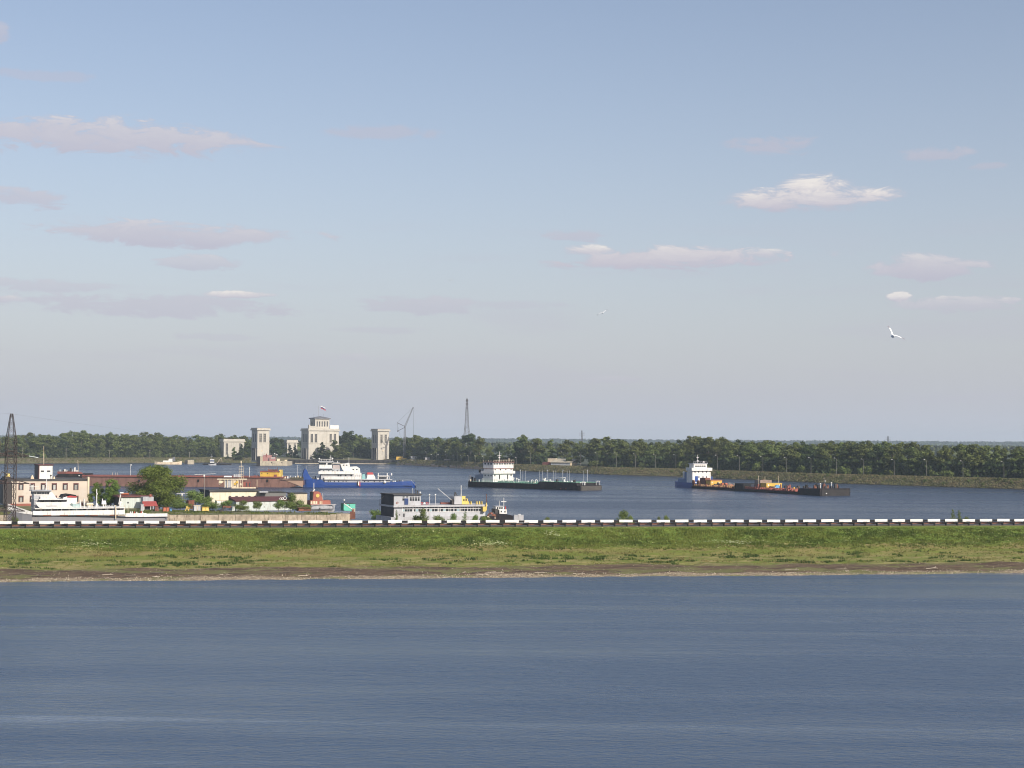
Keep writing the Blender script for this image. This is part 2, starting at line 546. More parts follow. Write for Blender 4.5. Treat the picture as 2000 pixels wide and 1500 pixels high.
# ---- water
def water_mat(name, deep, s1, s2, strength, rot=0.0, patch=(0.012, 0.05), rough=(0.12, 0.3)):
    m = bpy.data.materials.new(name)
    m.use_nodes = True
    t = NT(m.node_tree)
    b = m.node_tree.nodes['Principled BSDF']
    co = t.n('ShaderNodeTexCoord').outputs['Object']
    base = t.mapping(co, (0.55, 1.0, 1.0), rot=(0, 0, rot))
    w1 = t.noise(base, s1, 4.0, 0.62, 0.4)
    w2 = t.noise(base, s2, 3.0, 0.55, 0.3)
    pv = t.mapping(co, (patch[0], patch[1], 1.0), rot=(0, 0, R(9)))
    pn = t.m('ADD', t.m('MULTIPLY', t.smooth(t.noise(pv, 1.0, 5.0, 0.6, 0.6), 0.4, 0.66), 0.7), t.m('MULTIPLY', t.smooth(t.noise(t.mapping(pv, (0.5, 3.0, 1.0), loc=(7, 3, 0)), 1.0, 3.0, 0.5, 0.3), 0.5, 0.68), 0.5), clamp=True)
    w3 = t.noise(base, s2 * 0.38, 3.0, 0.5, 0.5)
    h = t.m('ADD', t.m('MULTIPLY', w1, 0.85), t.m('ADD', w2, t.m('MULTIPLY', w3, 0.8)))
    bp = t.n('ShaderNodeBump')
    t.l(t.m('MULTIPLY_ADD', pn, -0.92 * strength, strength * 1.22), bp.inputs['Strength'])
    bp.inputs['Distance'].default_value = 1.0
    t.l(h, bp.inputs['Height'])
    t.l(bp.outputs[0], b.inputs['Normal'])
    b.inputs['Base Color'].default_value = (*deep, 1)
    t.l(t.m('MULTIPLY_ADD', pn, rough[0] - rough[1], rough[1]), b.inputs['Roughness'])
    b.inputs['IOR'].default_value = 1.333
    b.inputs['Specular IOR Level'].default_value = 0.5
    MATS[name] = m
    return m


M_river = water_mat('river_water', (0.042, 0.075, 0.136), 2.4, 0.9, 0.26, patch=(0.007, 0.055))
M_res = water_mat('reservoir_water', (0.028, 0.045, 0.085), 1.6, 0.5, 0.7, patch=(0.006, 0.018))

TA = 0.17
ANG = math.atan(TA)
DO = Vector((0, 240.0, 0))                          # dam frame origin: foot of the guardrail at mid-picture
DU = Vector((math.cos(ANG), math.sin(ANG), 0))
DV = Vector((-math.sin(ANG), math.cos(ANG), 0))
dampt = lambda s_, t_, z=0.0: DO + DU * s_ + DV * t_ + Vector((0, 0, z))


def sheet(name, pts, m, z):
    b = MB()
    b.add([(p[0], p[1], z) for p in pts], [tuple(range(len(pts)))])
    o = b.make(name, m)
    return structure(o)


a_, b_ = dampt(-1500, 4), dampt(1500, 4)
sheet('river', [(-1500, -600), (1500, -600), (b_.x, b_.y), (a_.x, a_.y)], M_river, -2.5)
sheet('reservoir', [(a_.x, a_.y), (b_.x, b_.y), (2600, 1800), (0, 2600), (-2600, 1800)], M_res, 0.0)

# ---- land beyond the reservoir, down to the waterline
shore_px = [(-420, 909), (-200, 908), (40, 906), (200, 905), (400, 904), (488, 905), (560, 905), (600, 905.5), (700, 906), (770, 907), (880, 912),
            (1000, 919.5), (1200, 928), (1330, 931.5), (1600, 943.5), (2000, 956.5)]
shore = [Vector((-1400, 900, 0)), Vector((-700, 960, 0))]
for px, py in shore_px:
    d = ray(px, py)
    p = CAM + d * (-CAM.z / d.z)
    p.z = 0
    shore.append(p)
shore += [Vector((262, 440, 0)), Vector((330, 345, 0)), Vector((420, 318, 0)), Vector((1500, 500, 0))]
fine = []
for i in range(len(shore) - 1):
    a, b = shore[i], shore[i + 1]
    n = max(1, int((b - a).length / 3.0))
    for k in range(n):
        fine.append(a.lerp(b, k / n))
fine.append(shore[-1])
rows = [(-4, -1.4), (0, -0.15), (1.6, 0.5), (4, 1.5), (7, 2.7), (9.5, 3.4), (13, 3.5), (17, 3.5), (20, 4.1), (60, 4.2), (150, 4.2), (400, 4.2),
        (1100, 4.6), (2600, 6.0), (5000, 9.0), (8000, 10.0)]
verts, faces = [], []
tn = len(rows)
for i, p in enumerate(fine):
    a = fine[max(0, i - 1)]
    b = fine[min(len(fine) - 1, i + 1)]
    tan = (b - a).normalized()
    nrm = Vector((-tan.y, tan.x, 0))
    rad = Vector((p.x, p.y, 0)).normalized()
    for off, z in rows:
        f = min(1.0, max(0.0, (off - 10) / 200))
        dirv = (nrm * (1 - f) + rad * f)
        q = p + dirv * off
        dz = fbm(q.x, q.y, 0.25, 4) * 0.28 if 0 < off < 30 else 0.0
        dx = fbm(q.x, q.y, 0.12, 3, 5.0) * 0.8 if -1 < off < 10 else 0.0
        q = q + dirv * dx
        verts.append((q.x, q.y, z + dz))
for i in range(len(fine) - 1):
    for k in range(tn - 1):
        faces.append((i * tn + k, (i + 1) * tn + k, (i + 1) * tn + k + 1, i * tn + k + 1))
mg = bpy.data.materials.new('rough_grass_ground')
mg.use_nodes = True
t = NT(mg.node_tree)
b = mg.node_tree.nodes['Principled BSDF']
geo = t.n('ShaderNodeNewGeometry')
sp = t.n('ShaderNodeSeparateXYZ')
t.l(geo.outputs['Position'], sp.inputs[0])
nz = t.noise(geo.outputs['Position'], 0.22, 5.0, 0.65)
nz2 = t.noise(geo.outputs['Position'], 1.3, 4.0, 0.65)
c = t.mix(t.smooth(nz, 0.4, 0.6), (0.15, 0.125, 0.075), (0.12, 0.125, 0.045))
c = t.mix(t.m('MULTIPLY', t.smooth(nz2, 0.52, 0.66), 0.75), c, (0.055, 0.07, 0.025))
wet = t.smooth(t.m('ADD', sp.outputs[2], t.m('MULTIPLY', nz2, 0.6)), 0.35, 0.85, 1.0, 0.0)
c = t.mix(wet, c, (0.03, 0.028, 0.022))
far = t.smooth(sp.outputs[1], 1150.0, 1500.0)
c = t.mix(t.smooth(sp.outputs[2], 3.75, 3.95), c, (0.04, 0.05, 0.022))
c = t.mix(far, c, (0.05, 0.07, 0.03))
t.l(c, b.inputs['Base Color'])
b.inputs['Roughness'].default_value = 0.95
me = bpy.data.meshes.new('ground')
me.from_pydata(verts, [], faces)
me.materials.append(mg)
go = link('ground', me)
structure(go)

# ---- dam: grassy bank, mud shore, road bed
prof = [(-32, -3.4), (-29, -2.5), (-25.5, -2.15), (-18, -1.62), (-12, -0.75), (-6.5, 0.45), (-5.6, 0.75), (-1.3, 2.6), (-0.6, 2.8),
        (0.6, 2.83), (9.0, 2.84), (10.2, 2.8), (13, 1.4), (17, -0.6)]


def prof_z(t_):
    for (a, za), (b, zb) in zip(prof, prof[1:]):
        if t_ <= b:
            return za + (zb - za) * (t_ - a) / (b - a)
    return prof[-1][1]


def dam_z(s_, t_):
    z = prof_z(t_)
    if t_ < -0.8:
        k = min(1.0, (-0.8 - t_) / 2.0)
        z += k * (0.22 * fbm(s_, t_ * 1.6, 0.18, 4) + 0.09 * fbm(s_, t_ * 1.5, 0.8, 4, 3.0))
        if t_ < -24:
            z += 0.0
    elif t_ > 9.8:
        z += 0.2 * fbm(s_, t_, 0.4, 3)
    return z


ss = np.concatenate([np.arange(-1500, -220, 20.0), np.arange(-220, 220, 0.9), np.arange(220, 1501, 20.0)])
ts = np.concatenate([np.arange(-32, -0.2, 0.5), np.array([-0.2, 0.6, 3, 6, 9, 9.8]), np.arange(10.4, 17.6, 0.8)])
verts = [(float(s_), float(t_), dam_z(float(s_), float(t_))) for s_ in ss for t_ in ts]
nt_ = len(ts)
faces = [(i * nt_ + k, (i + 1) * nt_ + k, (i + 1) * nt_ + k + 1, i * nt_ + k + 1) for i in range(len(ss) - 1) for k in range(nt_ - 1)]
mdam = bpy.data.materials.new('bank_grass_and_mud')
mdam.use_nodes = True
t = NT(mdam.node_tree)
b = mdam.node_tree.nodes['Principled BSDF']
co = t.n('ShaderNodeTexCoord').outputs['Object']
sp = t.n('ShaderNodeSeparateXYZ')
t.l(co, sp.inputs[0])
st = t.mapping(co, (0.3, 1.0, 1.0))
n1_ = t.noise(st, 0.35, 5.0, 0.6)
n2_ = t.noise(co, 2.2, 4.0, 0.65)
n3_ = t.noise(st, 0.9, 5.0, 0.7)
T = t.m('ADD', sp.outputs[1], t.m('MULTIPLY', t.m('SUBTRACT', n1_, 0.5), 7.0))
T = t.m('ADD', T, t.m('MULTIPLY', t.m('SUBTRACT', n2_, 0.5), 1.5))
gravel = t.mix(t.smooth(n2_, 0.35, 0.65), (0.15, 0.115, 0.08), (0.36, 0.3, 0.21))
mud = t.mix(t.smooth(n3_, 0.35, 0.62), (0.075, 0.052, 0.037), (0.135, 0.097, 0.066))
dry = t.mix(t.smooth(n3_, 0.4, 0.6), (0.13, 0.16, 0.036), (0.24, 0.21, 0.09))
brn = t.mix(t.smooth(n1_, 0.4, 0.6), (0.225, 0.19, 0.075), (0.14, 0.17, 0.036))
grn = t.mix(t.smooth(n2_, 0.35, 0.65), (0.075, 0.12, 0.022), (0.14, 0.185, 0.036))
T2 = t.m('ADD', sp.outputs[1], t.m('MULTIPLY', t.m('SUBTRACT', n3_, 0.5), 1.4))
T3 = t.m('ADD', T2, t.m('MULTIPLY', t.m('SUBTRACT', n1_, 0.5), 5.0))
c = t.mix(t.smooth(T3, -27.6, -26.4), gravel, mud)
c = t.mix(t.m('MULTIPLY', t.smooth(t.m('ADD', n1_, t.m('MULTIPLY', n2_, 0.3)), 0.66, 0.74), 0.7), c, (0.15, 0.16, 0.06))
c = t.mix(t.smooth(T, -19.8, -18.0), c, dry)
c = t.mix(t.smooth(T, -14.5, -10.5), c, brn)
c = t.mix(t.smooth(T, -8.3, -5.6), c, grn)
c = t.mix(t.smooth(sp.outputs[1], -1.0, -0.4), c, (0.17, 0.15, 0.08))
c = t.mix(t.smooth(sp.outputs[1], 0.2, 0.6), c, (0.12, 0.115, 0.1))
c = t.mix(t.smooth(sp.outputs[1], 9.0, 10.0), c, (0.1, 0.105, 0.045))
t.l(c, b.inputs['Base Color'])
b.inputs['Roughness'].default_value = 0.97
b.inputs['Specular IOR Level'].default_value = 0.1
me = bpy.data.meshes.new('embankment')
me.from_pydata(verts, [], faces)
me.materials.append(mdam)
dam = link('embankment', me, None, DO, (0, 0, ANG))
structure(dam)
bb = MB()
bb.box(-1500, 1500, 1.2, 8.6, 2.78, 2.875)
road = bb.make('road', M_asphalt)
road.location = DO
road.rotation_euler = (0, 0, ANG)
structure(road)
# painted edge line and centre dashes
bb = MB()
bb.add([(-1500, 1.5, 2.879), (1500, 1.5, 2.879), (1500, 1.62, 2.879), (-1500, 1.62, 2.879)], [(0, 1, 2, 3)])
for k in range(-40, 41):
    x = k * 8.0
    bb.add([(x, 4.85, 2.879), (x + 3, 4.85, 2.879), (x + 3, 4.97, 2.879), (x, 4.97, 2.879)], [(0, 1, 2, 3)])
rl = bb.make('road_marking', M_rail)
rl.location = DO
rl.rotation_euler = (0, 0, ANG)
structure(rl)


# ---- grass, flowers, pebbles on the bank
def scatter_mesh(name, V, F3, m, parent_loc=DO, rotz=ANG, kind='stuff'):
    me = bpy.data.meshes.new(name)
    nf = len(F3)
    me.vertices.add(len(V))
    me.vertices.foreach_set('co', np.asarray(V, dtype=np.float32).ravel())
    me.loops.add(nf * 3)
    me.loops.foreach_set('vertex_index', np.asarray(F3, dtype=np.int32).ravel())
    me.polygons.add(nf)
    me.polygons.foreach_set('loop_start', np.arange(0, nf * 3, 3, dtype=np.int32))
    me.polygons.foreach_set('loop_total', np.full(nf, 3, dtype=np.int32))
    me.materials.append(m)
    me.update(calc_edges=True)
    me.validate()
    o = link(name, me, None, parent_loc, (0, 0, rotz))
    o['kind'] = kind
    return o


def blades(P, hgt, wid, nb, lean=0.35):
    """P (N,3) tuft feet -> separate triangles, nb per tuft"""
    N = len(P)
    Pn = np.repeat(P, nb, axis=0)
    h = np.repeat(hgt, nb) * rng.uniform(0.6, 1.15, N * nb)
    w = wid * rng.uniform(0.6, 1.3, N * nb)
    an = rng.uniform(0, 2 * np.pi, N * nb)
    dx, dy = np.cos(an), np.sin(an)
    base = Pn + np.stack([rng.normal(0, wid * 0.8, N * nb), rng.normal(0, wid * 0.8, N * nb), np.full(N * nb, -0.04)], 1)
    la = rng.uniform(0, 2 * np.pi, N * nb)
    tip = base + np.stack([np.cos(la) * h * lean, np.sin(la) * h * lean, h], 1)
    A = base + np.stack([dx * w / 2, dy * w / 2, 0 * w], 1)
    B = base - np.stack([dx * w / 2, dy * w / 2, 0 * w], 1)
    V = np.stack([A, B, tip], 1).reshape(-1, 3)
    F = np.arange(N * nb * 3).reshape(-1, 3)
    return V, F


def grass_mat(name, ca, cb, cc):
    m = bpy.data.materials.new(name)
    m.use_nodes = True
    t = NT(m.node_tree)
    b = m.node_tree.nodes['Principled BSDF']
    co = t.n('ShaderNodeTexCoord').outputs['Object']
    g = t.n('ShaderNodeNewGeometry')
    nz = t.noise(t.mapping(co, (0.3, 1, 1)), 0.32, 6.0, 0.65)
    c = t.mix(t.smooth(nz, 0.41, 0.59), ca, cb)
    c = t.mix(t.m('MULTIPLY', g.outputs['Random Per Island'], 0.55), c, cc)
    t.l(c, b.inputs['Base Color'])
    b.inputs['Roughness'].default_value = 0.9
    b.inputs['Specular IOR Level'].default_value = 0.1
    tr = t.n('ShaderNodeBsdfTranslucent')
    t.l(c, tr.inputs['Color'])
    ms = t.n('ShaderNodeMixShader')
    ms.inputs[0].default_value = 0.3
    t.l(b.outputs[0], ms.inputs[1])
    t.l(tr.outputs[0], ms.inputs[2])
    t.l(ms.outputs[0], m.node_tree.nodes['Material Output'].inputs['Surface'])
    return m


def bank_points(n, t0, t1, smax=115, dens=None):
    s_ = rng.uniform(-smax, smax, n)
    t_ = rng.uniform(t0, t1, n)
    if dens is not None:
        keep = np.array([dens(a, b) for a, b in zip(s_, t_)])
        s_, t_ = s_[keep], t_[keep]
    z = np.array([dam_z(float(a), float(b)) for a, b in zip(s_, t_)])
    return np.stack([s_, t_, z], 1)


P = bank_points(48000, -9.5, -1.1, dens=lambda a, b: b > -6 or random.random() < (b + 10) / 4.5 + 0.4 * fbm(a * .4, b, .3, 3, 7.0))
cl = np.array([fbm(p[0], p[1] * 1.5, 0.5, 3, 9.0) for p in P])
hh = (0.14 + 0.28 * np.clip(cl + 0.45, 0, 1.2)) * np.clip((-0.9 - P[:, 1]) / 1.6, 0.25, 1)
V, F = blades(P, hh, 0.16, 4)
go_ = scatter_mesh('tall_grass', V, F, grass_mat('green_grass', (0.078, 0.122, 0.022), (0.2, 0.238, 0.048), (0.135, 0.155, 0.042)))
tag(go_, 'tall bright green grass on the upper slope under the guardrail', 'grass')
P = bank_points(30000, -18.6, -6.8, dens=lambda a, b: random.random() < 0.45 + 0.5 * fbm(a * 0.35, b, 0.4, 3, 2.0) + (0.25 if b > -12 else 0))
cl = np.array([fbm(p[0] * 0.4, p[1], 0.6, 3, 19.0) for p in P])
V, F = blades(P, 0.1 + 0.22 * np.clip(cl + 0.3, 0, 1), 0.16, 3)
go_ = scatter_mesh('dry_grass', V, F, grass_mat('dry_grass', (0.23, 0.2, 0.075), (0.14, 0.185, 0.035), (0.26, 0.21, 0.1)))
tag(go_, 'short olive and yellowish grass on the lower bank above the mud', 'grass')
# driftwood and dark debris on the mud
for k_ in range(34):
    s_ = random.uniform(-75, 85); t__ = random.uniform(-28.3, -24)
    b_ = MB(); L_ = random.uniform(.4, 1.9); w_ = random.uniform(.04, .09)
    pts_ = [(-L_ / 2, 0, 0), (-L_ / 6, random.uniform(-.1, .1), random.uniform(0, .06)), (L_ / 4, random.uniform(-.15, .15), random.uniform(0, .1)), (L_ / 2, random.uniform(-.2, .2), random.uniform(0, .15))]
    for a_1, b_1 in zip(pts_, pts_[1:]): b_.cyl(a_1, b_1, w_, 5, w_ * .8)
    if L_ > 1.5: b_.cyl(pts_[2], (pts_[2][0] + .3, .3, .35), w_ * .6, 4, w_ * .3)
    o_ = b_.make('driftwood', M_wood if k_ % 3 else M_bark)
    p_ = dampt(s_, t__, dam_z(s_, t__) + w_ * .7)
    o_.location = p_; o_.rotation_euler = (0, 0, ANG + random.uniform(-.5, .5))
    tag(o_, ('bleached' if k_ % 3 else 'dark') + ' driftwood branch lying on the stony shore', 'driftwood', 'bleached driftwood on the shore' if k_ % 3 else 'dark driftwood on the shore')
# dark weed clumps just above the mud
P0 = bank_points(900, -18.5, -11.5, dens=lambda a, b: fbm(a * 0.3, b * 2, 0.3, 3, 31.0) > 0.08)
P = np.repeat(P0, 10, axis=0) + np.concatenate([rng.normal(0, 0.45, (len(P0) * 10, 1)), rng.normal(0, 0.2, (len(P0) * 10, 1)), np.zeros((len(P0) * 10, 1))], 1)
V, F = blades(P, np.full(len(P), 0.34), 0.14, 3)
go_ = scatter_mesh('weeds', V, F, grass_mat('weed_green', (0.05, 0.09, 0.02), (0.09, 0.14, 0.03), (0.04, 0.06, 0.02)))
tag(go_, 'darker green weed clumps scattered along the lower edge of the bank', 'weeds')
# small white and yellow flower heads
P = bank_points(2600, -9.5, -1.2, dens=lambda a, b: fbm(a, b, 0.12, 3, 12.0) > -0.08)
P[:, 2] += rng.uniform(0.18, 0.38, len(P))
V, F = blades(P, np.full(len(P), 0.07), 0.09, 3, 0.6)
mfl = mat('flower_heads', (0.62, 0.62, 0.3), 0.8, 0.3, 3.0)
go_ = scatter_mesh('wildflowers', V, F, mfl)
tag(go_, 'tiny pale yellow and white flower heads dotted in the tall grass', 'wildflowers')
# pale umbel patches
P = np.concatenate([np.stack([rng.normal(cx, sx, n_), rng.normal(cy, sy, n_), np.zeros(n_)], 1)
                    for cx, cy, sx, sy, n_ in ((34, -6.2, 2.0, .35, 110), (-4, -6.6, 1.5, .5, 90), (6, -3.5, .8, .6, 40), (-62, -6, 2.0, .6, 60))])
P[:, 2] = [dam_z(float(a), float(b)) + 0.26 for a, b, _ in P]
V, F = blades(P, np.full(len(P), 0.1), 0.13, 3, 0.8)
go_ = scatter_mesh('cow_parsley', V, F, mat('umbel_heads', (0.5, 0.54, 0.3), 0.8, 0.2, 3.0))
tag(go_, 'drift of pale cream umbel flowers low in the green slope', 'wildflowers')


def rocks(name, P, size, m, lab, cat='stones'):
    base = np.array([(1, 0, 0), (-.5, .87, 0), (-.5, -.87, 0), (0.1, 0.1, .8), (0, 0, -.5)])
    fc = np.array([(0, 1, 3), (1, 2, 3), (2, 0, 3), (1, 0, 4), (2, 1, 4), (0, 2, 4)])
    N = len(P)
    sc = size * rng.uniform(0.4, 1.5, (N, 1, 1)) * rng.uniform(0.7, 1.3, (N, 1, 3))
    an = rng.uniform(0, 6.28, N)
    ca, sa = np.cos(an), np.sin(an)
    vb = base[None] * sc + rng.normal(0, size * 0.15, (N, 5, 3))
    x = vb[:, :, 0] * ca[:, None] - vb[:, :, 1] * sa[:, None]
    y = vb[:, :, 0] * sa[:, None] + vb[:, :, 1] * ca[:, None]
    V = np.stack([x, y, vb[:, :, 2]], 2) + P[:, None, :]
    F = fc[None] + (np.arange(N) * 5)[:, None, None]
    o = scatter_mesh(name, V.reshape(-1, 3), F.reshape(-1, 3), m)
    return tag(o, lab, cat)


mpeb = bpy.data.materials.new('pebble_stone')
mpeb.use_nodes = True
t = NT(mpeb.node_tree)
g = t.n('ShaderNodeNewGeometry')
cr = t.mix(g.outputs['Random Per Island'], (0.16, 0.125, 0.09), (0.62, 0.54, 0.4))
t.l(cr, mpeb.node_tree.nodes['Principled BSDF'].inputs['Base Color'])
mpeb.node_tree.nodes['Principled BSDF'].inputs['Roughness'].default_value = 0.9
rocks('pebbles', bank_points(15000, -29.4, -26.0, dens=lambda a, b: random.random() < 0.75 - 0.16 * (b + 28)), 0.07, mpeb,
      'pale pebbles and gravel along the waterline of the bank')
rocks('mud_stones', bank_points(5000, -26, -18, 115), 0.05, mpeb, 'small stones scattered over the brown mud strip')
# ================================================================== GUARDRAIL
gr = thing('guardrail', 'long road guardrail with alternating white and black top boards over a rusty beam', 'guardrail', DO, ANG)


def s_at(px, z=3.6):
    d = ray(px, 1016)
    # intersect the vertical plane of the rail
    o = CAM - DO
    nd = d.dot(DV)
    t_ = -o.dot(DV) / nd
    return (o + d * t_).dot(DU)


s49, s1149 = s_at(49.3), s_at(1149)
nper = round((s1149 - s49) / 3.0)
PER = (s1149 - s49) / nper
bw = MB(); bw.box(-PER * .355, PER * .355, 0.0, 0.09, 0.66, 1.06)
bw_me = bw.mesh('white_board', M_rail)
bk = MB(); bk.box(-PER * .145, PER * .145, 0.03, 0.1, 0.64, 0.94)
bk_me = bk.mesh('black_board', M_black)
i0, i1 = -30, 42
for i in range(i0, i1):
    s_ = s1149 + i * PER
    jit = random.uniform(-.03, .03)
    link('white_board', bw_me, gr, (s_, 0, 2.8 + jit), (random.uniform(-.06, .06), random.uniform(-.012, .012), random.uniform(-.01, .01)))
    link('black_board', bk_me, gr, (s_ + PER / 2, 0, 2.8 + jit))
sp22, sp1128 = s_at(22), s_at(1128.4)
npst = round((sp1128 - sp22) / 2.0)
PP = (sp1128 - sp22) / npst
pm = MB(); pm.box(-.09, .09, -.06, .28, -.3, .63); pm.box(-.75, .09, -.1, .04, .44, .6); pm.box(-.42, .16, -.13, .02, .5, .68)
pme = pm.mesh('post', mat('post_black', (.016, .015, .016), .8, .2, 1))
for i in range(int(-110 / PP) + 10, int(130 / PP)):
    s_ = sp1128 + i * PP
    if s_ < s1149 + i0 * PER or s_ > s1149 + i1 * PER: continue
    link('post', pme, gr, (s_, -.02, 2.8), (0, random.uniform(-.02, .02), random.uniform(-.05, .05)))
bm_ = MB()
xa, xb = s1149 + i0 * PER, s1149 + i1 * PER
for (z0, z1, y) in ((.28, .34, .3), (.34, .4, .36), (.4, .44, .33), (.44, .5, .36), (.5, .55, .3)):
    bm_.box(xa, xb, y, y + .05, 2.8 + z0, 2.8 + z1)
bm_.make('lower_beam', M_rustbeam, gr)
bm_ = MB(); bm_.box(xa, xb, .1, .13, 2.8 + .7, 2.8 + .98)
bm_.make('backing_beam', M_black, gr)

# ================================================================== HARBOUR SPIT (yard)
YZ = 1.6
q = lambda s_, t_: dampt(s_, t_)
yard_pts = [(-190, 66), (-23.5, 66), (-21.6, 67), (-21.0, 69), (-21.8, 72), (-26, 74), (-40, 78), (-60, 92), (-62, 112), (-190, 125)]
bb = MB()
N_ = len(yard_pts)
top = [(s_, t_, YZ) for s_, t_ in yard_pts]
bot = [(s_, t_, -1.5) for s_, t_ in yard_pts]
bb.add(top + bot, [tuple(range(N_))] + [(i, N_ + i, N_ + (i + 1) % N_, (i + 1) % N_) for i in range(N_)])
myard = mat('yard_earth', (0.14, 0.135, 0.06), 0.95, 0.3, 0.3, dirt=(0.07, 0.1, 0.03), dirt_amt=.5, dirt_scale=.3)
yd = bb.make('yard_ground', myard); yd.location = DO; yd.rotation_euler = (0, 0, ANG)
structure(yd)
# quay wall: concrete panels, each its own block
qw = thing('quay_wall', 'weathered beige concrete quay wall in front of the boatyard', 'quay wall', DO, ANG)
s_ = -120.0
k = 0
while s_ < -24:
    w_ = min(random.uniform(2.6, 3.4), -23.4 - s_)
    b_ = MB()
    zt = YZ + random.uniform(-.05, .12)
    b_.box(s_, s_ + w_ - .06, 65.35 + random.uniform(0, .08), 65.98, -1.0, zt)
    o_ = b_.make('wall_panel', M_concrete, qw)
    s_ += w_
b_ = MB()
for i in range(10):
    a0 = -math.pi / 2 + i * math.pi / 14; a1 = a0 + math.pi / 14
    cx, cy, rr = -23.4, 68.4, 3.0
    b_.prism([(0, 0)], 0, 1) if False else None
    pA = (cx + rr * math.cos(a0), cy + rr * math.sin(a0)); pB = (cx + rr * math.cos(a1), cy + rr * math.sin(a1))
    b_.add([(pA[0], pA[1], -1), (pB[0], pB[1], -1), (pB[0], pB[1], YZ + .1), (pA[0], pA[1], YZ + .1), (cx, cy, YZ + .1)], [(0, 1, 2, 3), (3, 2, 4)])
b_.make('rounded_end', M_concrete, qw)
# dark fender rack on the wall
f = Fr(689, 0, 9.6, depth=303)
fr_ = f.thing('fender_rack', 'dark rusty mooring bollard and fender rack on the quay wall by the turquoise box', 'bollard')
m_ = MB(); f.box(m_, 684, 694, 1000, 1014, -.2, .5); f.box(m_, 687, 691, 995, 1001, 0, .5); m_.make('rack', M_rust, fr_)

YARDROT = 25
# weeds over the yard ground and along the wall top
P_ = []
for _ in range(9000):
    s_ = random.uniform(-125, -22); t__ = random.uniform(66.1, 84)
    if s_ > -62 and t__ > 92 - (s_ + 60) * .39: continue
    if s_ > -40 and t__ > 78 - (s_ + 40) * .25: continue
    n_ = fbm(s_, t__, .35, 3, 21.0)
    if n_ < -.05 + .2 * (t__ < 67.2): continue
    P_.append((s_, t__, YZ))
P_ = np.array(P_)
V, F = blades(P_, rng.uniform(.08, .42, len(P_)) * rng.uniform(.4, 1.3, len(P_)), .2, 4)
go_ = scatter_mesh('yard_weeds', V, F, grass_mat('yard_weed_green', (0.11, 0.15, 0.035), (0.19, 0.19, 0.07), (0.08, 0.11, 0.03)))
tag(go_, 'rough weeds and grass growing over the boatyard ground behind the quay wall', 'weeds')
YZ_done = True

# ---- peach two-storey building
f = Fr(16, YZ, YARDROT, depth=330)
pb = f.thing('harbour_building', 'pale peach two-storey harbour office with flat dark roof and stair hut', 'building')
m_ = MB(); x0, x1, z0, z1 = f.box(m_, 15.6, 172, 939.5, 984, 0, 14); m_.make('wall', M_peach, pb)
m_ = MB(); m_.box(x0 - .1, x1 - .2, -.12, 14.1, z1 + .003, z1 + .1); f.box(m_, 16, 171, 935.5, 939.3, .4, 13.6); m_.make('roof', M_dkgrey, pb)
m_ = MB(); f.box(m_, 171, 174.5, 931.5, 984, -.15, 1.2); m_.make('corner_pillar', M_cream, pb)
m_ = MB(); m_.box(x0 - .12, x0 + .12, -.1, .3, z0, z1); m_.make('corner_strip', M_brown, pb)
m_ = MB(); m_.box(x0 + .2, x1 - 1, -.14, -.002, -.3, .5); m_.make('plinth', M_brick, pb)
m_ = MB(); m_.box(x0 - .13, x0 - .003, .4, 13.8, .1, z1); m_.make('shaded_side', mat('shaded_wall', (0.12, 0.105, 0.1), 0.9, .2, .4), pb)  # dark plate: shade of the left face put into its colour


def bwin(par, pc, pt, pb2, w=10.3):
    xa_, zb_ = f.xz(pc - w / 2, pb2); xb_, zt_ = f.xz(pc + w / 2, pt)
    W_, H_ = xb_ - xa_, zt_ - zb_
    m = MB()
    m.box(0, W_, -.06, .1, 0, .1); m.box(0, W_, -.06, .1, H_ - .28, H_)
    m.box(0, .1, -.06, .1, .1, H_ - .28); m.box(W_ - .1, W_, -.06, .1, .1, H_ - .28)
    o = m.make('window', M_brown, par); o.location = (xa_, 0, zb_)
    m = MB(); m.box(.1, W_ - .1, -.02, .05, .1, H_ - .28); m.make('pane', M_glass, o)
    m = MB()
    m.box(.3, .38, -.05, .02, .1, H_ - .4); m.box(W_ / 2 - .07, W_ / 2 + .07, -.05, .02, .1, H_ - .4); m.box(W_ - .38, W_ - .3, -.05, .02, .1, H_ - .4)
    m.make('sash', M_white, o)
    return o


for pc in (41, 63, 84.5, 106, 127.3, 148.3):
    bwin(pb, pc, 943.5, 957.2)
    bwin(pb, pc, 968, 981)
m_ = MB(); hx0, hx1, hz0, hz1 = f.box(m_, 76, 102.5, 909, 935.5, .8, 7.0); m_.make('stair_hut', M_white, pb)
m_ = MB(); m_.box(hx0 - .15, hx1 + .2, .6, 7.2, hz1 + .003, hz1 + .18); m_.box(hx0 - .06, hx0 + .1, .72, .95, hz0, hz1 - .01); m_.make('hut_roof', M_brown, pb)
m_ = MB(); m_.box(hx0 - .1, hx0 - .004, 1.0, 6.9, hz0, hz1); m_.make('shaded_hut_side', mat('shaded_wall2', (0.15, 0.13, 0.12), .9, .2, .4), pb)  # left face of the hut, darkened in colour for its shade
for pa, pb_ in ((79.7, 86), (92, 98.3)):
    m_ = MB(); f.box(m_, pa, pb_, 918.8, 921.8, .75, .9); m_.make('window', M_stonedk, pb)
m_ = MB(); f.pole(m_, 85.5, 884, 908, 1.5, .07); f.pole(m_, 85.5, 871, 884, 1.5, .045); m_.make('antenna', M_cream, pb)
m_ = MB(); f.box(m_, 60, 67, 928, 935.4, 2, 3.5, .3); m_.make('roof_vent', M_cream, pb)
m_ = MB(); f.box(m_, 104, 108, 930, 935.4, 2, 3.5, .2); m_.make('roof_vent', M_cream, pb)
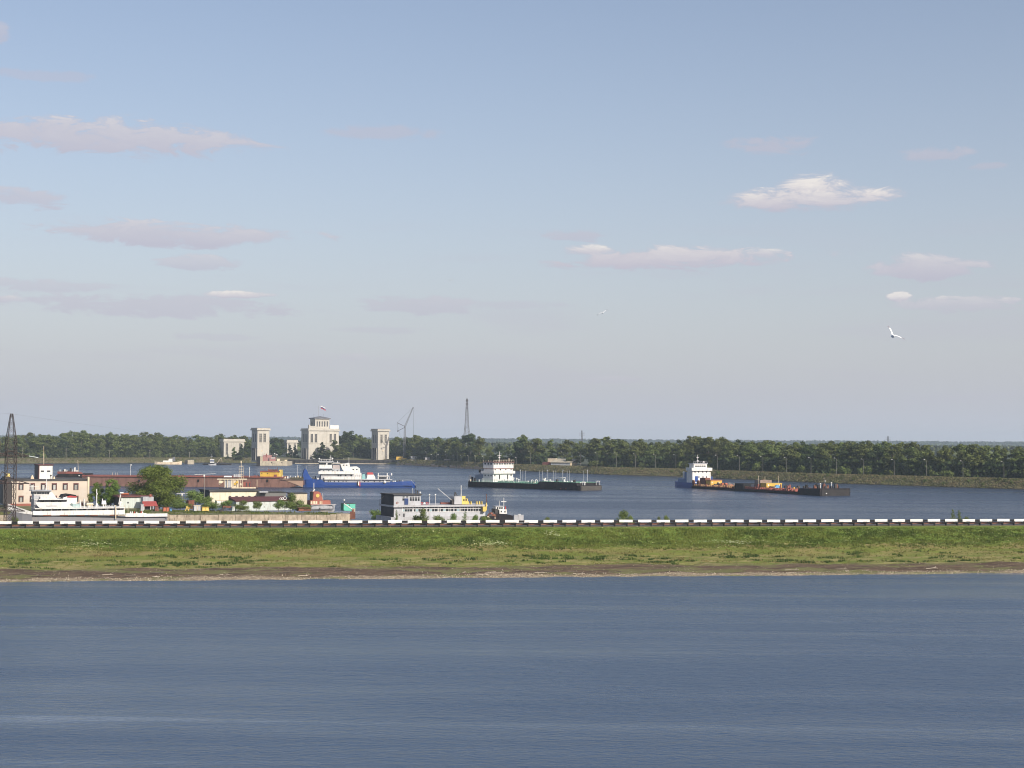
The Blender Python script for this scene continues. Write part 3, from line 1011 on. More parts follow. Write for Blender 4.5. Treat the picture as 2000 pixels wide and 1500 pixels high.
m_ = MB(); f.pole(m_, 99.5, 929, 935, .7, .05); m_.sphere(f.P(99.5, 928.5, .7), .18, 6, 4); m_.make('roof_lamp', M_darksteel, pb)
# yellow crane cab left of the building
f = Fr(-2, YZ, YARDROT, depth=322)
yc = f.thing('excavator', 'small yellow excavator cab seen through the left pylon', 'excavator')
m_ = MB(); f.box(m_, 12, 20, 925, 931, 1, 3, .1); m_.make('cab', M_paleyel, yc)
m_ = MB(); f.box(m_, 8, 22, 931, 945, .5, 4); f.box(m_, 6, 24, 945, 984, .2, 4.5); m_.make('body', M_darksteel, yc)
m_ = MB(); m_.bar(f.P(14, 927, 0), f.P(4, 921, 0), .2); m_.bar(f.P(4, 921, 0), f.P(-2, 934, 0), .18); m_.make('arm', M_darksteel, yc)

# ---- grey shed with lifeboat on its roof
f = Fr(236, YZ, YARDROT, depth=322)
sh = f.thing('storage_shed', 'pale grey metal shed with overhanging dark roof beside the big round tree', 'shed')
m_ = MB(); x0, x1, z0, z1 = f.box(m_, 236, 276, 971, 993, 0, 7); m_.make('wall', M_mint, sh)
m_ = MB(); m_.box(x0 - .7, x1 + 2.4, -.4, 7.5, z1 + .004, z1 + .32); m_.make('roof', M_brown, sh)
m_ = MB(); m_.box(x0 - .1, x0 - .004, 0.2, 6.9, z0, z1); m_.make('shaded_side', M_dkgrey, sh)  # flank plate in dark grey, standing in for shade on that side
n_ = 9
for i in range(n_):
    m_ = MB(); w_ = (x1 - x0) / n_; m_.box(x0 + i * w_ + .03, x0 + (i + 1) * w_ - .03, -.04, -.003, z0 + .05, z1 - .05); m_.make('panel', M_mint, sh)
m_ = MB(); m_.box(-.15, .15, -.1, .05, 0, .3); o_ = m_.make('vent', M_stonedk, sh); o_.location = (*f.xz(250, 983)[:1], -.0, f.xz(250, 983)[1])
f2 = Fr(238, f.loc.z + z1 + .33, YARDROT, depth=325)
lb = f2.thing('lifeboat', 'small orange lifeboat lying on the grey shed roof', 'boat')
m_ = MB()
X_, _z = f2.xz(252.5, 966)
hull(m_, [(0, .5, .2), (.25, .45, .75), (X_ * .5, .4, 1), (X_ * .85, .42, .9), (X_, .45, .6)], 1.1, .8, zb=0.0, flare=.45)
m_.make('hull', M_orange, lb)
m_ = MB(); m_.box(-.25, .5, .3, 1.2, .38, .6, .08); m_.make('canopy', M_white, lb)

f = Fr(279, YZ, YARDROT, depth=318)
cb = f.thing('corrugated_hut', 'small pale corrugated metal hut between grey shed and big tree', 'hut')
m_ = MB(); x0, x1, z0, z1 = f.box(m_, 279, 300, 970.5, 996, 1.5, 4); m_.make('wall', M_greywall, cb)
m_ = MB()
for i in range(8):
    w_ = (x1 - x0) / 8; m_.box(x0 + i * w_ + .02, x0 + i * w_ + w_ * .55, 1.44, 1.497, z0, z1)
m_.make('corrugation', M_greywall, cb)
m_ = MB(); m_.box(x1 - .9, x1 - .5, 1.3, 1.6, z1, z1 + .6); m_.make('chimney', M_brick, cb)
f = Fr(279, YZ, YARDROT, depth=315)
ks = f.thing('red_kiosk', 'open kiosk with a sloping red roof in front of the corrugated hut', 'kiosk')
m_ = MB(); xa, za = f.xz(280, 979.5); xb, zb = f.xz(307, 987.5)
m_.add([(xa, 1.2, za), (xb, 1.2, za), (xb + .05, -.4, zb), (xa - .1, -.4, zb), (xa, 1.2, za - .1), (xb, 1.2, za - .1), (xb + .05, -.4, zb - .1), (xa - .1, -.4, zb - .1)],
       [(0, 1, 2, 3), (7, 6, 5, 4), (0, 3, 7, 4), (1, 5, 6, 2), (3, 2, 6, 7), (0, 4, 5, 1)])
m_.make('roof', mat('kiosk_red', (.34, .075, .065), .6, .1, .8), ks)
m_ = MB(); m_.box(xa + .2, xb - .8, .5, 1.2, 0, zb); m_.make('wall', M_darksteel, ks)
for x_ in (xa + .05, (xa + xb) / 2, xb - .1):
    m_ = MB(); m_.box(x_, x_ + .12, -.3, -.18, 0, zb - .02); m_.make('post', M_white, ks)


def simple_box(nm, lab, cat, px, depth, pa, pb_, pt, pbt, d, m, rot=YARDROT, extra=None, z0=YZ, taper=0.06, part='body'):
    f = Fr(px, z0, rot, depth=depth)
    th = f.thing(nm, lab, cat)
    mm_ = MB(); x0, x1, za, zb = f.box(mm_, pa, pb_, pt, pbt, 0, d, taper); mm_.make(part, m, th)
    if extra: extra(f, th, x0, x1, za, zb)
    return th


def lid(m2, h=.08):
    def _(f, th, x0, x1, za, zb):
        mm_ = MB(); mm_.box(x0 - .05, x1 + .05, -.05, 1.0, zb + .003, zb + h); mm_.make('lid', m2, th)
        mm_ = MB(); mm_.box((x0 + x1) / 2 - .05, (x0 + x1) / 2 + .05, -.05, -.002, za + .1, zb - .05); mm_.make('rib', m2, th)
    return _


simple_box('scrap_tank', 'rusty orange scrap tank standing on the quay edge right of the red kiosk', 'tank', 319, 309, 319, 331, 991, 999.5, 1.1, M_orange, extra=lid(M_rust))
simple_box('scrap_drum', 'dull red scrap bin just right of the red kiosk posts', 'bin', 303, 311, 303, 310, 989.5, 998, .9, M_redox, extra=lid(M_rust))
simple_box('blue_drum', 'small blue drum next to the orange scrap tank', 'drum', 332, 309, 332.5, 336, 993, 998.5, .5, M_tarp, extra=lid(M_bluedk, .04))
simple_box('electric_cabinet', 'pale grey cabinet on the quay edge left of the red kiosk', 'cabinet', 275, 308, 275, 281, 986, 998, .6, M_greywall, extra=lid(M_grey))
simple_box('generator', 'grey boxy generator left of the yellow crate in the yard', 'generator', 379, 309, 379, 392, 988, 998, 1.2, M_grey, extra=lid(M_cream))
simple_box('yellow_crate', 'bright yellow crate under the bushes in the yard', 'crate', 395, 309, 395, 408, 991, 998, 1.1, M_paleyel, extra=lid(M_yellow))
simple_box('rusty_container', 'dark rusty container behind the bushes beside the generator', 'container', 370, 316, 368, 380, 978, 994, 2.2, M_rust, extra=lid(M_redox))
simple_box('white_tank', 'white metal tank half hidden by bushes below the pale hall', 'tank', 422, 312, 423, 443, 978, 988.5, 1.5, M_white, extra=lid(M_cream))
simple_box('green_locker', 'small grey-green locker beside the leaning dark beam', 'locker', 454, 306, 454, 459, 990, 997.5, .5, M_mint, extra=lid(M_grey, .05))
f = Fr(362, YZ, YARDROT, depth=308)
af = f.thing('anchor_stand', 'small yellow A-shaped stand at the quay edge', 'stand')
m_ = MB(); m_.bar(f.P(362, 998), f.P(365, 988), .14); m_.bar(f.P(369, 998), f.P(365, 988), .14); m_.bar(f.P(363, 994), f.P(368, 994), .12); m_.make('frame', M_paleyel, af)
m_ = MB(); m_.torus(f.P(366.5, 993, .2), .3, .12); m_.make('ring', M_yellow, af)
f = Fr(430, YZ, YARDROT, depth=306)
db = f.thing('steel_beam', 'dark steel beam leaning out of the scrub above the quay wall', 'beam')
m_ = MB(); m_.bar(f.P(429.5, 999), f.P(440, 990), .35); m_.make('beam', M_darksteel, db)
m_ = MB(); m_.box(*[f.xz(440, 990)[0] - .5, f.xz(440, 990)[0] + 1.2], -.1, .5, f.xz(440, 992)[1], f.xz(440, 988)[1]); m_.make('bracket', M_rust, db)

# ---- pale hall, garages, beige shed
f = Fr(410, YZ, YARDROT, depth=338)
hl = f.thing('boat_hall', 'long low hall with cream front wall and shaded side behind the garages', 'hall')
m_ = MB(); x0, x1, z0, z1 = f.box(m_, 410, 507, 959.5, 984, 0, 9); m_.make('wall', mat('cream_wall', (.74, .68, .52), .85, .06, .4, dirt=(.4, .3, .2), dirt_amt=.25, streak=True), hl)
m_ = MB(); m_.box(x0 - .3, x1 + .3, -.4, 9.3, z1 + .004, z1 + .3); m_.make('roof', M_dkgrey, hl)
m_ = MB(); m_.box(x0 - .1, x0 - .004, .1, 8.9, z0, z1); m_.make('shaded_side', M_dkgrey, hl)  # dark grey plate paints the shade of the hall's left end
for pc in (449, 462, 474.5, 487, 498):
    xx, zz = f.xz(pc, 971.5); window(hl, xx, 0, zz, .55, .35, M_stonedk)
f = Fr(507, YZ, YARDROT, depth=340)
wb = f.thing('grey_annexe', 'low dark grey annexe right of the cream hall', 'shed')
m_ = MB(); x0, x1, z0, z1 = f.box(m_, 508, 558, 962, 984, 0, 5); m_.make('wall', mat('annexe_grey', (.17, .17, .16), .9, .1, .5), wb)
m_ = MB(); m_.box(x0, x1, -.2, 5.1, z1 + .003, z1 + .15); m_.make('roof', M_dkgrey, wb)
m_ = MB(); f.box(m_, 507, 524, 959.8, 962, -1.6, -.25); m_.make('canopy', M_greywall, wb)
f = Fr(461, YZ, YARDROT, depth=322)
gg = f.thing('garage_row', 'row of pale mint garages with rusty roof behind the bushes', 'garages')
m_ = MB(); x0, x1, z0, z1 = f.box(m_, 461, 570, 978, 997, 0, 6); m_.make('wall', M_mint, gg)
m_ = MB()
m_.add([(x0 - .2, -.3, z1 + .02), (x1 + .2, -.3, z1 + .02), (x1 + .2, 5.5, z1 + .7), (x0 - .2, 5.5, z1 + .7),
        (x0 - .2, -.3, z1 - .1), (x1 + .2, -.3, z1 - .1), (x1 + .2, 5.5, z1 - .05), (x0 - .2, 5.5, z1 - .05)],
       [(0, 1, 2, 3), (7, 6, 5, 4), (4, 5, 1, 0), (5, 6, 2, 1), (7, 4, 0, 3), (6, 7, 3, 2)])
m_.make('roof', M_brown, gg)
for i in range(5):
    w_ = (x1 - x0) / 5
    m_ = MB(); m_.box(x0 + i * w_ + .25, x0 + (i + 1) * w_ - .25, -.07, -.003, z0, z1 - .25); d_ = m_.make('door', M_mint, gg)
    m_ = MB(); m_.box(x0 + (i + .5) * w_ - .05, x0 + (i + .5) * w_ + .05, -.1, -.072, z0 + .6, z0 + .9); m_.make('handle', M_darksteel, d_)
f = Fr(560, YZ, YARDROT, depth=326)
bs = f.thing('beige_shed', 'beige shed between the garages and the red boat', 'shed')
m_ = MB(); x0, x1, z0, z1 = f.box(m_, 572, 600, 964, 988, 0, 4); m_.make('wall', M_concpale, bs)
m_ = MB(); m_.box(x0 - .3, x1 + .2, -.2, 4.2, z1 + .003, z1 + .15); m_.make('roof', M_dkgrey, bs)
m_ = MB(); m_.box(x0 + .3, x0 + 1.2, -.05, -.003, 0, 1.4); m_.make('door', M_wood, bs)
f = Fr(546, f.loc.z + 2.2, YARDROT, depth=324)
ty = f.thing('tyre_stack', 'white painted tyres lying on the garage roof', 'tyres')
for px_ in (548, 551.5, 556.5):
    m_ = MB(); m_.torus(f.P(px_, 974 if px_ < 556 else 973, .3), .2 if px_ < 556 else .32, .12); m_.make('tyre', M_white, ty)
simple_box('timber_pile', 'pile of rusty timber and scrap left of the grey boat hull', 'scrap pile', 582, 308, 583, 608, 992.5, 998, 1.4, M_rust, extra=lid(M_redox, .12), taper=.2)
f = Fr(627, YZ, 10, depth=306)
pk = f.thing('plank_stack', 'pale planks lying on the grass in front of the grey boat hull', 'planks')
for i, (pa, pb_) in enumerate(((626, 640), (637, 652))):
    m_ = MB(); f.box(m_, pa, pb_, 997.6 + i * .4, 999, -.3 * i, .5 - .3 * i); m_.make('plank', M_wood, pk)

# ---- red/grey workboat ashore
f = Fr(610, YZ, YARDROT, depth=311)
rb = f.thing('workboat', 'old workboat on land with grey hull and brick red wheelhouse', 'boat')
X_ = f.xz(658, 990)[0]; zt = f.xz(632, 985.5)[1]
m_ = MB(); hull(m_, [(0, zt, .75), (1, zt, .95), (X_ * .5, zt * .97, 1), (X_ * .82, zt * .98, .85), (X_, zt * 1.03, .15)], 3.2, 1.6, zb=0.15, flare=.35)
m_.make('hull', mat('boat_grey', (.4, .41, .43), .6, .1, .6, dirt=(.2, .14, .1), dirt_amt=.35, streak=True), rb)
m_ = MB(); m_.box(X_ * .02, X_ * .97, -.12, .0, zt - .1, zt + .02); m_.make('gunwale', M_grey, rb)
m_ = MB(); f.box(m_, 606, 646, 977.5, 985.6, .5, 2.7, .05); m_.make('cabin', M_brick, rb)
for pc in (608.5, 613.5, 618, 626):
    m_ = MB(); f.box(m_, pc - 1.7, pc + 1.7 + (2 if pc > 620 else 0), 979, 984.5, .44, .6); m_.make('cabin_panel', M_cream, rb)
m_ = MB(); xw0, zw0 = f.xz(611, 977.6, .6); xw1, zw1 = f.xz(629.5, 960, .6)
m_.prism([(xw0, zw0), (xw1 + .2, zw0), (xw1 - .3, zw1 - .35), (xw1 - .7, zw1), (xw0 + .15, zw1)], .6, 2.6); m_.make('wheelhouse', M_brick, rb)
m_ = MB(); m_.box(xw0 - .06, xw0 - .003, .7, 2.5, zw0, zw1 - .1); m_.make('shaded_wheelhouse_back', M_darksteel, rb)  # rear face coloured dark to stand for its shade
m_ = MB(); c_ = f.P(620.5, 968, .55); m_.cyl((c_[0], .52, c_[2]), (c_[0], .6, c_[2]), .38, 10); m_.make('port', M_paleyel, rb)
m_ = MB(); f.box(m_, 636, 645, 976.5, 985, .7, 2.2, .1); m_.make('winch', M_redox, rb)
m_ = MB(); f.pole(m_, 613, 943, 960, 1.5, .07); f.pole(m_, 611, 956, 960, 1.5, .1, px2=615); m_.make('mast', M_white, rb)
m_ = MB(); f.pole(m_, 630.5, 963, 977, 1.2, .05); m_.make('mast', M_white, rb)
m_ = MB(); c_ = f.P(620, 987.2, -.02); m_.box(c_[0] + .4, c_[0] + .62, -.1, .2, .6, .85); m_.make('port', M_stonedk, rb)

# ---- turquoise box, pipe, lamp
f = Fr(671, YZ, YARDROT, depth=307)
tb = f.thing('turquoise_hut', 'small turquoise metal hut at the end of the spit', 'hut')
m_ = MB(); x0, x1, z0, z1 = f.box(m_, 671.5, 694, 984, 997.5, 0, 1.8); m_.make('wall', M_turq, tb)
m_ = MB(); m_.box(x0 - .04, x1 + .05, -.06, 1.85, z1 + .003, z1 + .07); m_.make('roof', M_dkgrey, tb)
m_ = MB(); m_.box(x0 - .05, x0 - .003, .05, 1.75, z0, z1); m_.make('shaded_side', mat('turq_shade', (.06, .25, .18), .7, .1, 1), tb)  # darker copy of the turquoise, shade painted on the left flank
m_ = MB(); c_ = f.P(682.5, 986.5, 0); m_.cyl((c_[0], -.05, c_[2]), (c_[0], .02, c_[2]), .13, 8); m_.make('vent', M_stonedk, tb)
f = Fr(672, YZ, YARDROT, depth=305.5)
pp = f.thing('white_pipe', 'white pipe leaning diagonally across the turquoise hut', 'pipe')
m_ = MB(); m_.cyl(f.P(672, 983.5), f.P(691, 997), .1, 8); m_.make('pipe', M_white, pp)
m_ = MB(); m_.box(*(f.xz(690, 996)[0] - .1, f.xz(690, 996)[0] + .35), -.2, .2, -.05, f.xz(690, 993)[1]); m_.make('foot', M_wood, pp)
f = Fr(672, YZ, YARDROT, depth=308)
lp = f.thing('quay_lamp', 'short lamp with a round white head beside the turquoise hut', 'lamp')
m_ = MB(); f.pole(m_, 672.3, 979, 997, -.1, .06); m_.make('pole', M_darksteel, lp)
m_ = MB(); m_.sphere(f.P(672.3, 977, -.1), .2, 8, 6); m_.make('head', M_white, lp)
for (px_, pyt, pa, pb_, lab) in ((399, 926, 380, 421, 'tall mast with a thin white cross bar in front of the brown barge'),
                                 (356, 963, 345, 385, 'mast with a thin white cross bar in front of the big round tree')):
    f = Fr(px_, YZ, 5, depth=326)
    tm = f.thing('floodlight_mast', lab, 'mast')
    m_ = MB(); f.pole(m_, px_, pyt, 990, 0, .05); m_.make('pole', M_galv, tm)
    m_ = MB(); m_.bar(f.P(pa, pyt + .8, -.1), f.P(pb_, pyt - .8 if pyt < 950 else pyt + 1, -.1), .07); m_.make('crossbar', M_white, tm)
    m_ = MB(); c_ = f.P(px_, pyt + 3, -.15); m_.box(c_[0] - .15, c_[0] + .15, c_[1] - .1, c_[1] + .1, c_[2] - .2, c_[2] + .2); m_.make('head', M_white, tm)

# ================================================================== WHITE SHIP
WR = 24
f = Fr(20, 0, WR, depth=262)
ws = f.thing('passenger_boat', 'long white river boat with pointed bow moored left behind the guardrail', 'boat')
XL = lambda px, y=0: f.xz(px, 1005, y)[0]
B_ = 5.6
zs = lambda px, py: f.xz(px, py)[1]
m_ = MB()
hull(m_, [(XL(18), 2.75, .04), (XL(28), zs(28, 1000), .3), (XL(45), zs(45, 1003), .66), (XL(64), zs(64, 1005.2), .92), (XL(100), zs(100, 1006.8), 1), (XL(180), zs(180, 1009), 1), (XL(250), zs(250, 1010.5), 1), (XL(322), zs(322, 1010.5), .95), (XL(329), zs(329, 1010), .7)], B_, B_ / 2, zb=-.8, flare=.1)
m_.make('hull', mat('hull_pale_grey', (.22, .22, .235), .5, .08, .4, dirt=(.3, .26, .22), dirt_amt=.3, streak=True), ws)
m_ = MB()  # bulwark band along the hull, bow to stern
secs = []
for px_, pt, pbm, h in ((18, 985, 1000, .05), (32, 989, 1001.2, .34), (45, 994.2, 1003.2, .68), (64, 1000, 1005.4, .94)):
    secs.append((XL(px_), zs(px_, pt), zs(px_, pbm), h))
lofts = []
for x, zt_, zb_, h in secs:
    y_ = B_ / 2 - B_ / 2 * h - .03
    lofts.append([(x, y_, zb_), (x, y_, zt_), (x, y_ + .12, zt_), (x, y_ + .12, zb_)])
m_.loft(lofts)
lofts = [[(a[0][0], B_ - p[1], p[2]) for p in a] for a in lofts]
m_.loft(lofts)
m_.make('bow_bulwark', M_white, ws)
m_ = MB(); f.box(m_, 64, 244, 997, 1006, -.06, .05); m_.make('bulwark', M_white, ws)
m_ = MB(); f.box(m_, 245, 286, 1002.5, 1010, -.06, .05); f.box(m_, 286, 327, 1003, 1009, .0, .1); m_.make('stern_bulwark', M_white, ws)
m_ = MB(); m_.add([(XL(64), -.12, zs(64, 1006)), (XL(245), -.12, zs(245, 1009.3)), (XL(328), -.02, zs(328, 1009.6)), (XL(328), -.02, zs(328, 1010.6)), (XL(245), -.12, zs(245, 1011)), (XL(64), -.12, zs(64, 1007.6)),
                   (XL(64), .0, zs(64, 1006)), (XL(245), .0, zs(245, 1009.3)), (XL(328), .1, zs(328, 1009.6)), (XL(328), .1, zs(328, 1010.6)), (XL(245), .0, zs(245, 1011)), (XL(64), .0, zs(64, 1007.6))],
                  [(0, 1, 4, 5), (1, 2, 3, 4), (6, 11, 10, 7), (7, 10, 9, 8), (0, 6, 7, 1), (1, 7, 8, 2), (5, 4, 10, 11), (4, 3, 9, 10)])
m_.make('rubbing_strake', M_black, ws)
for pc in (92, 125, 157, 183, 222):
    m_ = MB(); f.box(m_, pc - 8, pc + 8, 1005.6, 1007.6, -.22, -.13, .02); m_.make('fender', M_rust, ws)
for pc in (93, 126, 143, 174, 203, 232):
    m_ = MB(); f.box(m_, pc - .4, pc + .4, 1001, 1006.5, -.1, -.062); m_.make('bulwark_post', M_grey, ws)
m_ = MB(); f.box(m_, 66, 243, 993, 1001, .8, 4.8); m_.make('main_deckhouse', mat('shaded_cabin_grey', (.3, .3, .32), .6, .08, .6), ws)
for pc in (73.5, 82, 94, 107, 117):
    xx, zz = f.xz(pc, 997.5, .8); window(ws, xx, .8, zz - .05, .7, .42)
for pc in (138.3, 151, 165, 181, 202, 216.7, 231.3):
    xx, zz = f.xz(pc, 998.3, .8); window(ws, xx, .8, zz - .1, .5, .55)
m_ = MB(); f.box(m_, 68, 244, 991.8, 993.6, -.1, 5.3); m_.make('upper_deck', M_white, ws)
for pc in (80, 100, 120, 135, 150, 170, 190, 210, 228, 243):
    m_ = MB(); f.pole(m_, pc, 993, 998, .0, .03); m_.make('stanchion', M_white, ws)
m_ = MB()
xa, za = f.xz(69, 981); xb, zb = f.xz(137, 991.6)
m_.prism([(xa, za), (xa + .3, za - .55), (xa + .75, zb), (xb + .55, zb), (xb - .2, za - .4), (xb - .5, za)], -.05, .06)
m_.prism([(xa, za), (xa + .3, za - .55), (xa + .75, zb), (xb + .55, zb), (xb - .2, za - .4), (xb - .5, za)], 5.1, 5.2)
m_.make('upper_bulwark', M_white, ws)
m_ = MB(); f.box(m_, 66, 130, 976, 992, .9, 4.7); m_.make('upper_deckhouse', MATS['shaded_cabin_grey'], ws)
for pc in (82.5, 103, 116.3):
    xx, zz = f.xz(pc, 981.2, .9); window(ws, xx, .9, zz - .08, .55, .5)
m_ = MB(); f.box(m_, 76, 134, 974.6, 976.3, .1, 5.0); m_.make('bridge_deck', M_white, ws)
m_ = MB(); xa, za = f.xz(79, 968, .15); xb, zb = f.xz(112, 974.7, .15); xc, zc = f.xz(99, 961, .15)
m_.prism([(xa, zb), (xb, zb), (f.xz(106, 966)[0], f.xz(106, 966)[1]), (xc + .2, zc), (xc - .1, zc), (xa + 1.3, za + .05), (xa, za)], .15, .3); m_.make('bridge_screen', M_white, ws)
m_ = MB(); f.box(m_, 67, 100, 966, 976, .8, 4.6); m_.make('wheelhouse_base', M_white, ws)
m_ = MB(); f.box(m_, 66, 100, 959.5, 966.2, .7, 4.5, .08); wh = m_.make('wheelhouse', M_white, ws)
for pc in (69, 74.2, 79, 84, 89, 94):
    xx, zz = f.xz(pc, 965.3, .75); window(ws, xx, .74, zz - .05, .4, .5)
m_ = MB(); f.box(m_, 63, 101, 958, 959.6, .4, 4.9); m_.make('wheelhouse_roof', M_greywall, ws)
yy = 1.2
while yy < 4.2:
    window(ws, f.xz(66.2, 963, .7)[0] - .0, yy, f.xz(66, 965.2, .7)[1], .4, .38, axis='x'); yy += .7
m_ = MB(); f.pole(m_, 91, 935, 958, 2.5, .06); f.pole(m_, 89, 941, 958, 2.5, .04, px2=91); f.pole(m_, 95, 949, 958, 2.5, .06); f.box(m_, 88, 96, 945, 945.8, 2.4, 2.6); m_.make('mast', M_white, ws)
m_ = MB()
for pc in (60, 63, 66, 70, 74):
    f.pole(m_, pc, 944 + (pc % 4), 959, 2.0, .03)
f.box(m_, 58, 76, 950, 950.6, 1.9, 2.1); m_.make('radar_frame', M_white, ws)
m_ = MB(); xa, za = f.xz(121, 969, 1.5); xb, zb = f.xz(152, 991, 1.5)
m_.prism([(xa, zb), (xb, zb), (f.xz(150, 972, 1.5)[0], f.xz(150, 972, 1.5)[1]), (f.xz(133, 969, 1.5)[0], za), (f.xz(123, 972, 1.5)[0], f.xz(123, 972, 1.5)[1])], 1.5, 4.0); m_.make('funnel', M_white, ws)
m_ = MB(); m_.prism([f.xz(132, 969, 1.4), f.xz(131, 971.3, 1.4), f.xz(149.5, 971.8, 1.4), f.xz(149.5, 969.8, 1.4), f.xz(140, 967.5, 1.4)], 1.38, 4.1); m_.make('funnel_band', M_red, ws)
m_ = MB(); m_.prism([f.xz(119, 972, 1.3), f.xz(123, 966, 1.3), f.xz(133, 964.6, 1.3), f.xz(149, 967, 1.3), f.xz(149, 969, 1.3), f.xz(134, 967, 1.3), f.xz(124, 968.5, 1.3), f.xz(121, 972, 1.3)], 1.3, 4.2); m_.make('funnel_cowl', M_black, ws)
m_ = MB(); xl, xr = f.xz(139, 988, .5)[0], f.xz(158, 988, .5)[0]; zz = f.xz(150, 991, .5)[1]
hull(m_, [(xl, zz + .75, .1), (xl + .3, zz + .65, .8), ((xl + xr) / 2, zz + .6, 1), (xr - .3, zz + .65, .8), (xr, zz + .75, .1)], 1.0, 1.0, zb=zz + .05, flare=.4)
m_.make('lifeboat', mat('lifeboat_green', (.36, .47, .46), .6, .08, 1.0), ws)
for pc, pt in ((157.5, 976.5), (165, 974)):
    m_ = MB(); f.pole(m_, pc, pt, 991.7, .9, .13, px2=pc - 1); m_.make('davit', M_white, ws)
m_ = MB(); f.pole(m_, 188.8, 955, 983, 2.4, .09); f.pole(m_, 189.5, 963, 966, 2.3, .12); m_.box(f.xz(188, 983, 2.4)[0] - .05, f.xz(190.5, 983, 2.4)[0], 2.2, 2.6, f.xz(188, 991.8, 2.4)[1], f.xz(188, 983, 2.4)[1]); m_.make('mast', M_white, ws)
m_ = MB(); f.box(m_, 169, 183, 982.5, 985.5, 1.8, 3.4, .1); f.box(m_, 171, 181, 985.5, 991.8, 2.0, 3.2); m_.make('engine_skylight', M_cream, ws)
m_ = MB(); f.box(m_, 199, 208, 978, 985, 1.8, 2.8, .1); f.box(m_, 199.5, 201, 974, 978, 1.9, 2.1); f.box(m_, 201, 203, 985, 991.8, 1.9, 2.1); f.box(m_, 206, 207.5, 985, 991.8, 1.9, 2.1); m_.make('vent_house', M_white, ws)
for pc in (173, 179, 186, 193, 211, 214, 219, 224):
    m_ = MB(); f.box(m_, pc - 1.4, pc + 1.4, 986.5, 991.8, 1.0, 1.5, .08); m_.make('deck_box', M_greywall, ws)
m_ = MB(); f.pole(m_, 232, 966, 985, 2.5, .1, px2=235.5); f.pole(m_, 236.5, 979, 992, 2.4, .08, px2=234); f.pole(m_, 233, 979, 992, 2.4, .08, px2=235); f.box(m_, 234, 238, 979, 983, 2.3, 2.7, .1); m_.make('crane', M_white, ws)
m_ = MB(); f.pole(m_, 226, 986.5, 1013, -.5, .09); m_.make('mooring_post', M_cream, ws)
m_ = MB(); f.pole(m_, 243.5, 986, 1006, -.0, .05); f.box(m_, 244, 250, 992, 992.5, 0, .1); f.pole(m_, 250, 992, 1004, 0, .04); m_.make('stern_rail', M_cream, ws)
for pc, mm in ((255, M_white), (258.5, M_white), (263, M_red), (267.5, M_white), (273, M_darksteel), (276, M_red), (279, M_white)):
    m_ = MB(); f.box(m_, pc - 1.3, pc + 1.3, 998 + (pc % 2), 1003.4, .7, 1.2, .08); m_.make('deck_gear', mm, ws)

m_ = MB(); f.box(m_, 90, 111, 987.2, 989.2, -.075, -.052); m_.make('name_strip', M_greywall, ws)
for k in range(26):
    if k % 2 == 0:
        m_ = MB(); px_ = 68 + k * 6.8; f.pole(m_, px_, 988.6, 991.9, -.05, .025); m_.make('rail_stanchion', M_white, ws)
m_ = MB(); f.box(m_, 138, 243, 988.4, 988.7, -.07, -.03); f.box(m_, 138, 243, 990, 990.25, -.07, -.03); m_.box(f.xz(138, 989)[0], f.xz(138, 989)[0] + .04, -.07, -.03, f.xz(138, 992)[1], f.xz(138, 988.4)[1]); m_.make('deck_rail', M_white, ws)
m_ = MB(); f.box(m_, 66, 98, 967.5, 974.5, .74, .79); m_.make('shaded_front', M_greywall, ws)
# ================================================================== LANDING-STAGE OFFICE (grey pontoon)
f = Fr(769.5, 0, 23, depth=283)
po = f.thing('floating_office', 'grey floating office pontoon with long row of windows and flat roof deck', 'pontoon')
m_ = MB(); xa, xb, za, zb = f.box(m_, 769.5, 948, 989.8, 1013, 0, 7.5); m_.make('lower_wall', M_greywall, po)
m_ = MB(); m_.box(xa - .8, xb + .8, -.7, 8.2, -.5, za + .4); m_.make('float', M_grey, po)
m_ = MB(); m_.box(xa - .25, xb + .3, -.45, 7.9, zb + .004, zb + .32); dk = m_.make('deck', M_grey, po)
m_ = MB(); m_.box(xa - .08, xa - .004, .1, 7.4, za, zb); m_.make('shaded_side', M_dkgrey, po)  # left end of the pontoon, its shade painted as a dark plate
ztop_deck = zb + .32
m_ = MB(); x0_, z0_ = f.xz(769.5, 986.0); x1_, z1_ = f.xz(822, 966.5)
m_.box(x0_, x1_, 0.05, 7.4, ztop_deck + .003, z1_); m_.make('upper_cabin', M_greywall, po)
m_ = MB(); m_.box(x0_ - .08, x0_ - .004, .15, 7.3, ztop_deck + .01, z1_ - .02); m_.make('shaded_side', M_dkgrey, po)  # same painted shade on the cabin's left end
m_ = MB(); m_.box(x0_ - .25, x1_ + .15, -.35, 7.6, z1_ + .003, z1_ + .16); m_.make('cabin_roof', M_dkgrey, po)
for pc in (802.4, 807.5, 812.6, 817.8):
    for (pt, pbm) in ((970, 971.8), (973, 978)):
        xx, zz = f.xz(pc, pbm); w_ = f.xz(pc + 1.7, 975)[0] - f.xz(pc - 1.7, 975)[0]
        window(po, xx, .02, zz, w_, f.xz(pc, pt)[1] - zz)
for pc in (788.5, 795.5):
    xx, zz = f.xz(pc, 971.5); window(po, xx, .02, zz, .36, .18)
m_ = MB(); f.box(m_, 790, 797.5, 973.3, 985.6, -.02, .12); m_.make('door', M_bluedk, po)
m_ = MB(); f.box(m_, 786.3, 789.6, 973.3, 977.5, -.02, .12); m_.make('window', M_glass, po)
m_ = MB(); c_ = f.P(776, 982); m_.torus((c_[0], -.03, c_[2]), .18, .06); m_.make('lifebuoy', M_orange, po)
px_ = 787.5
k = 0
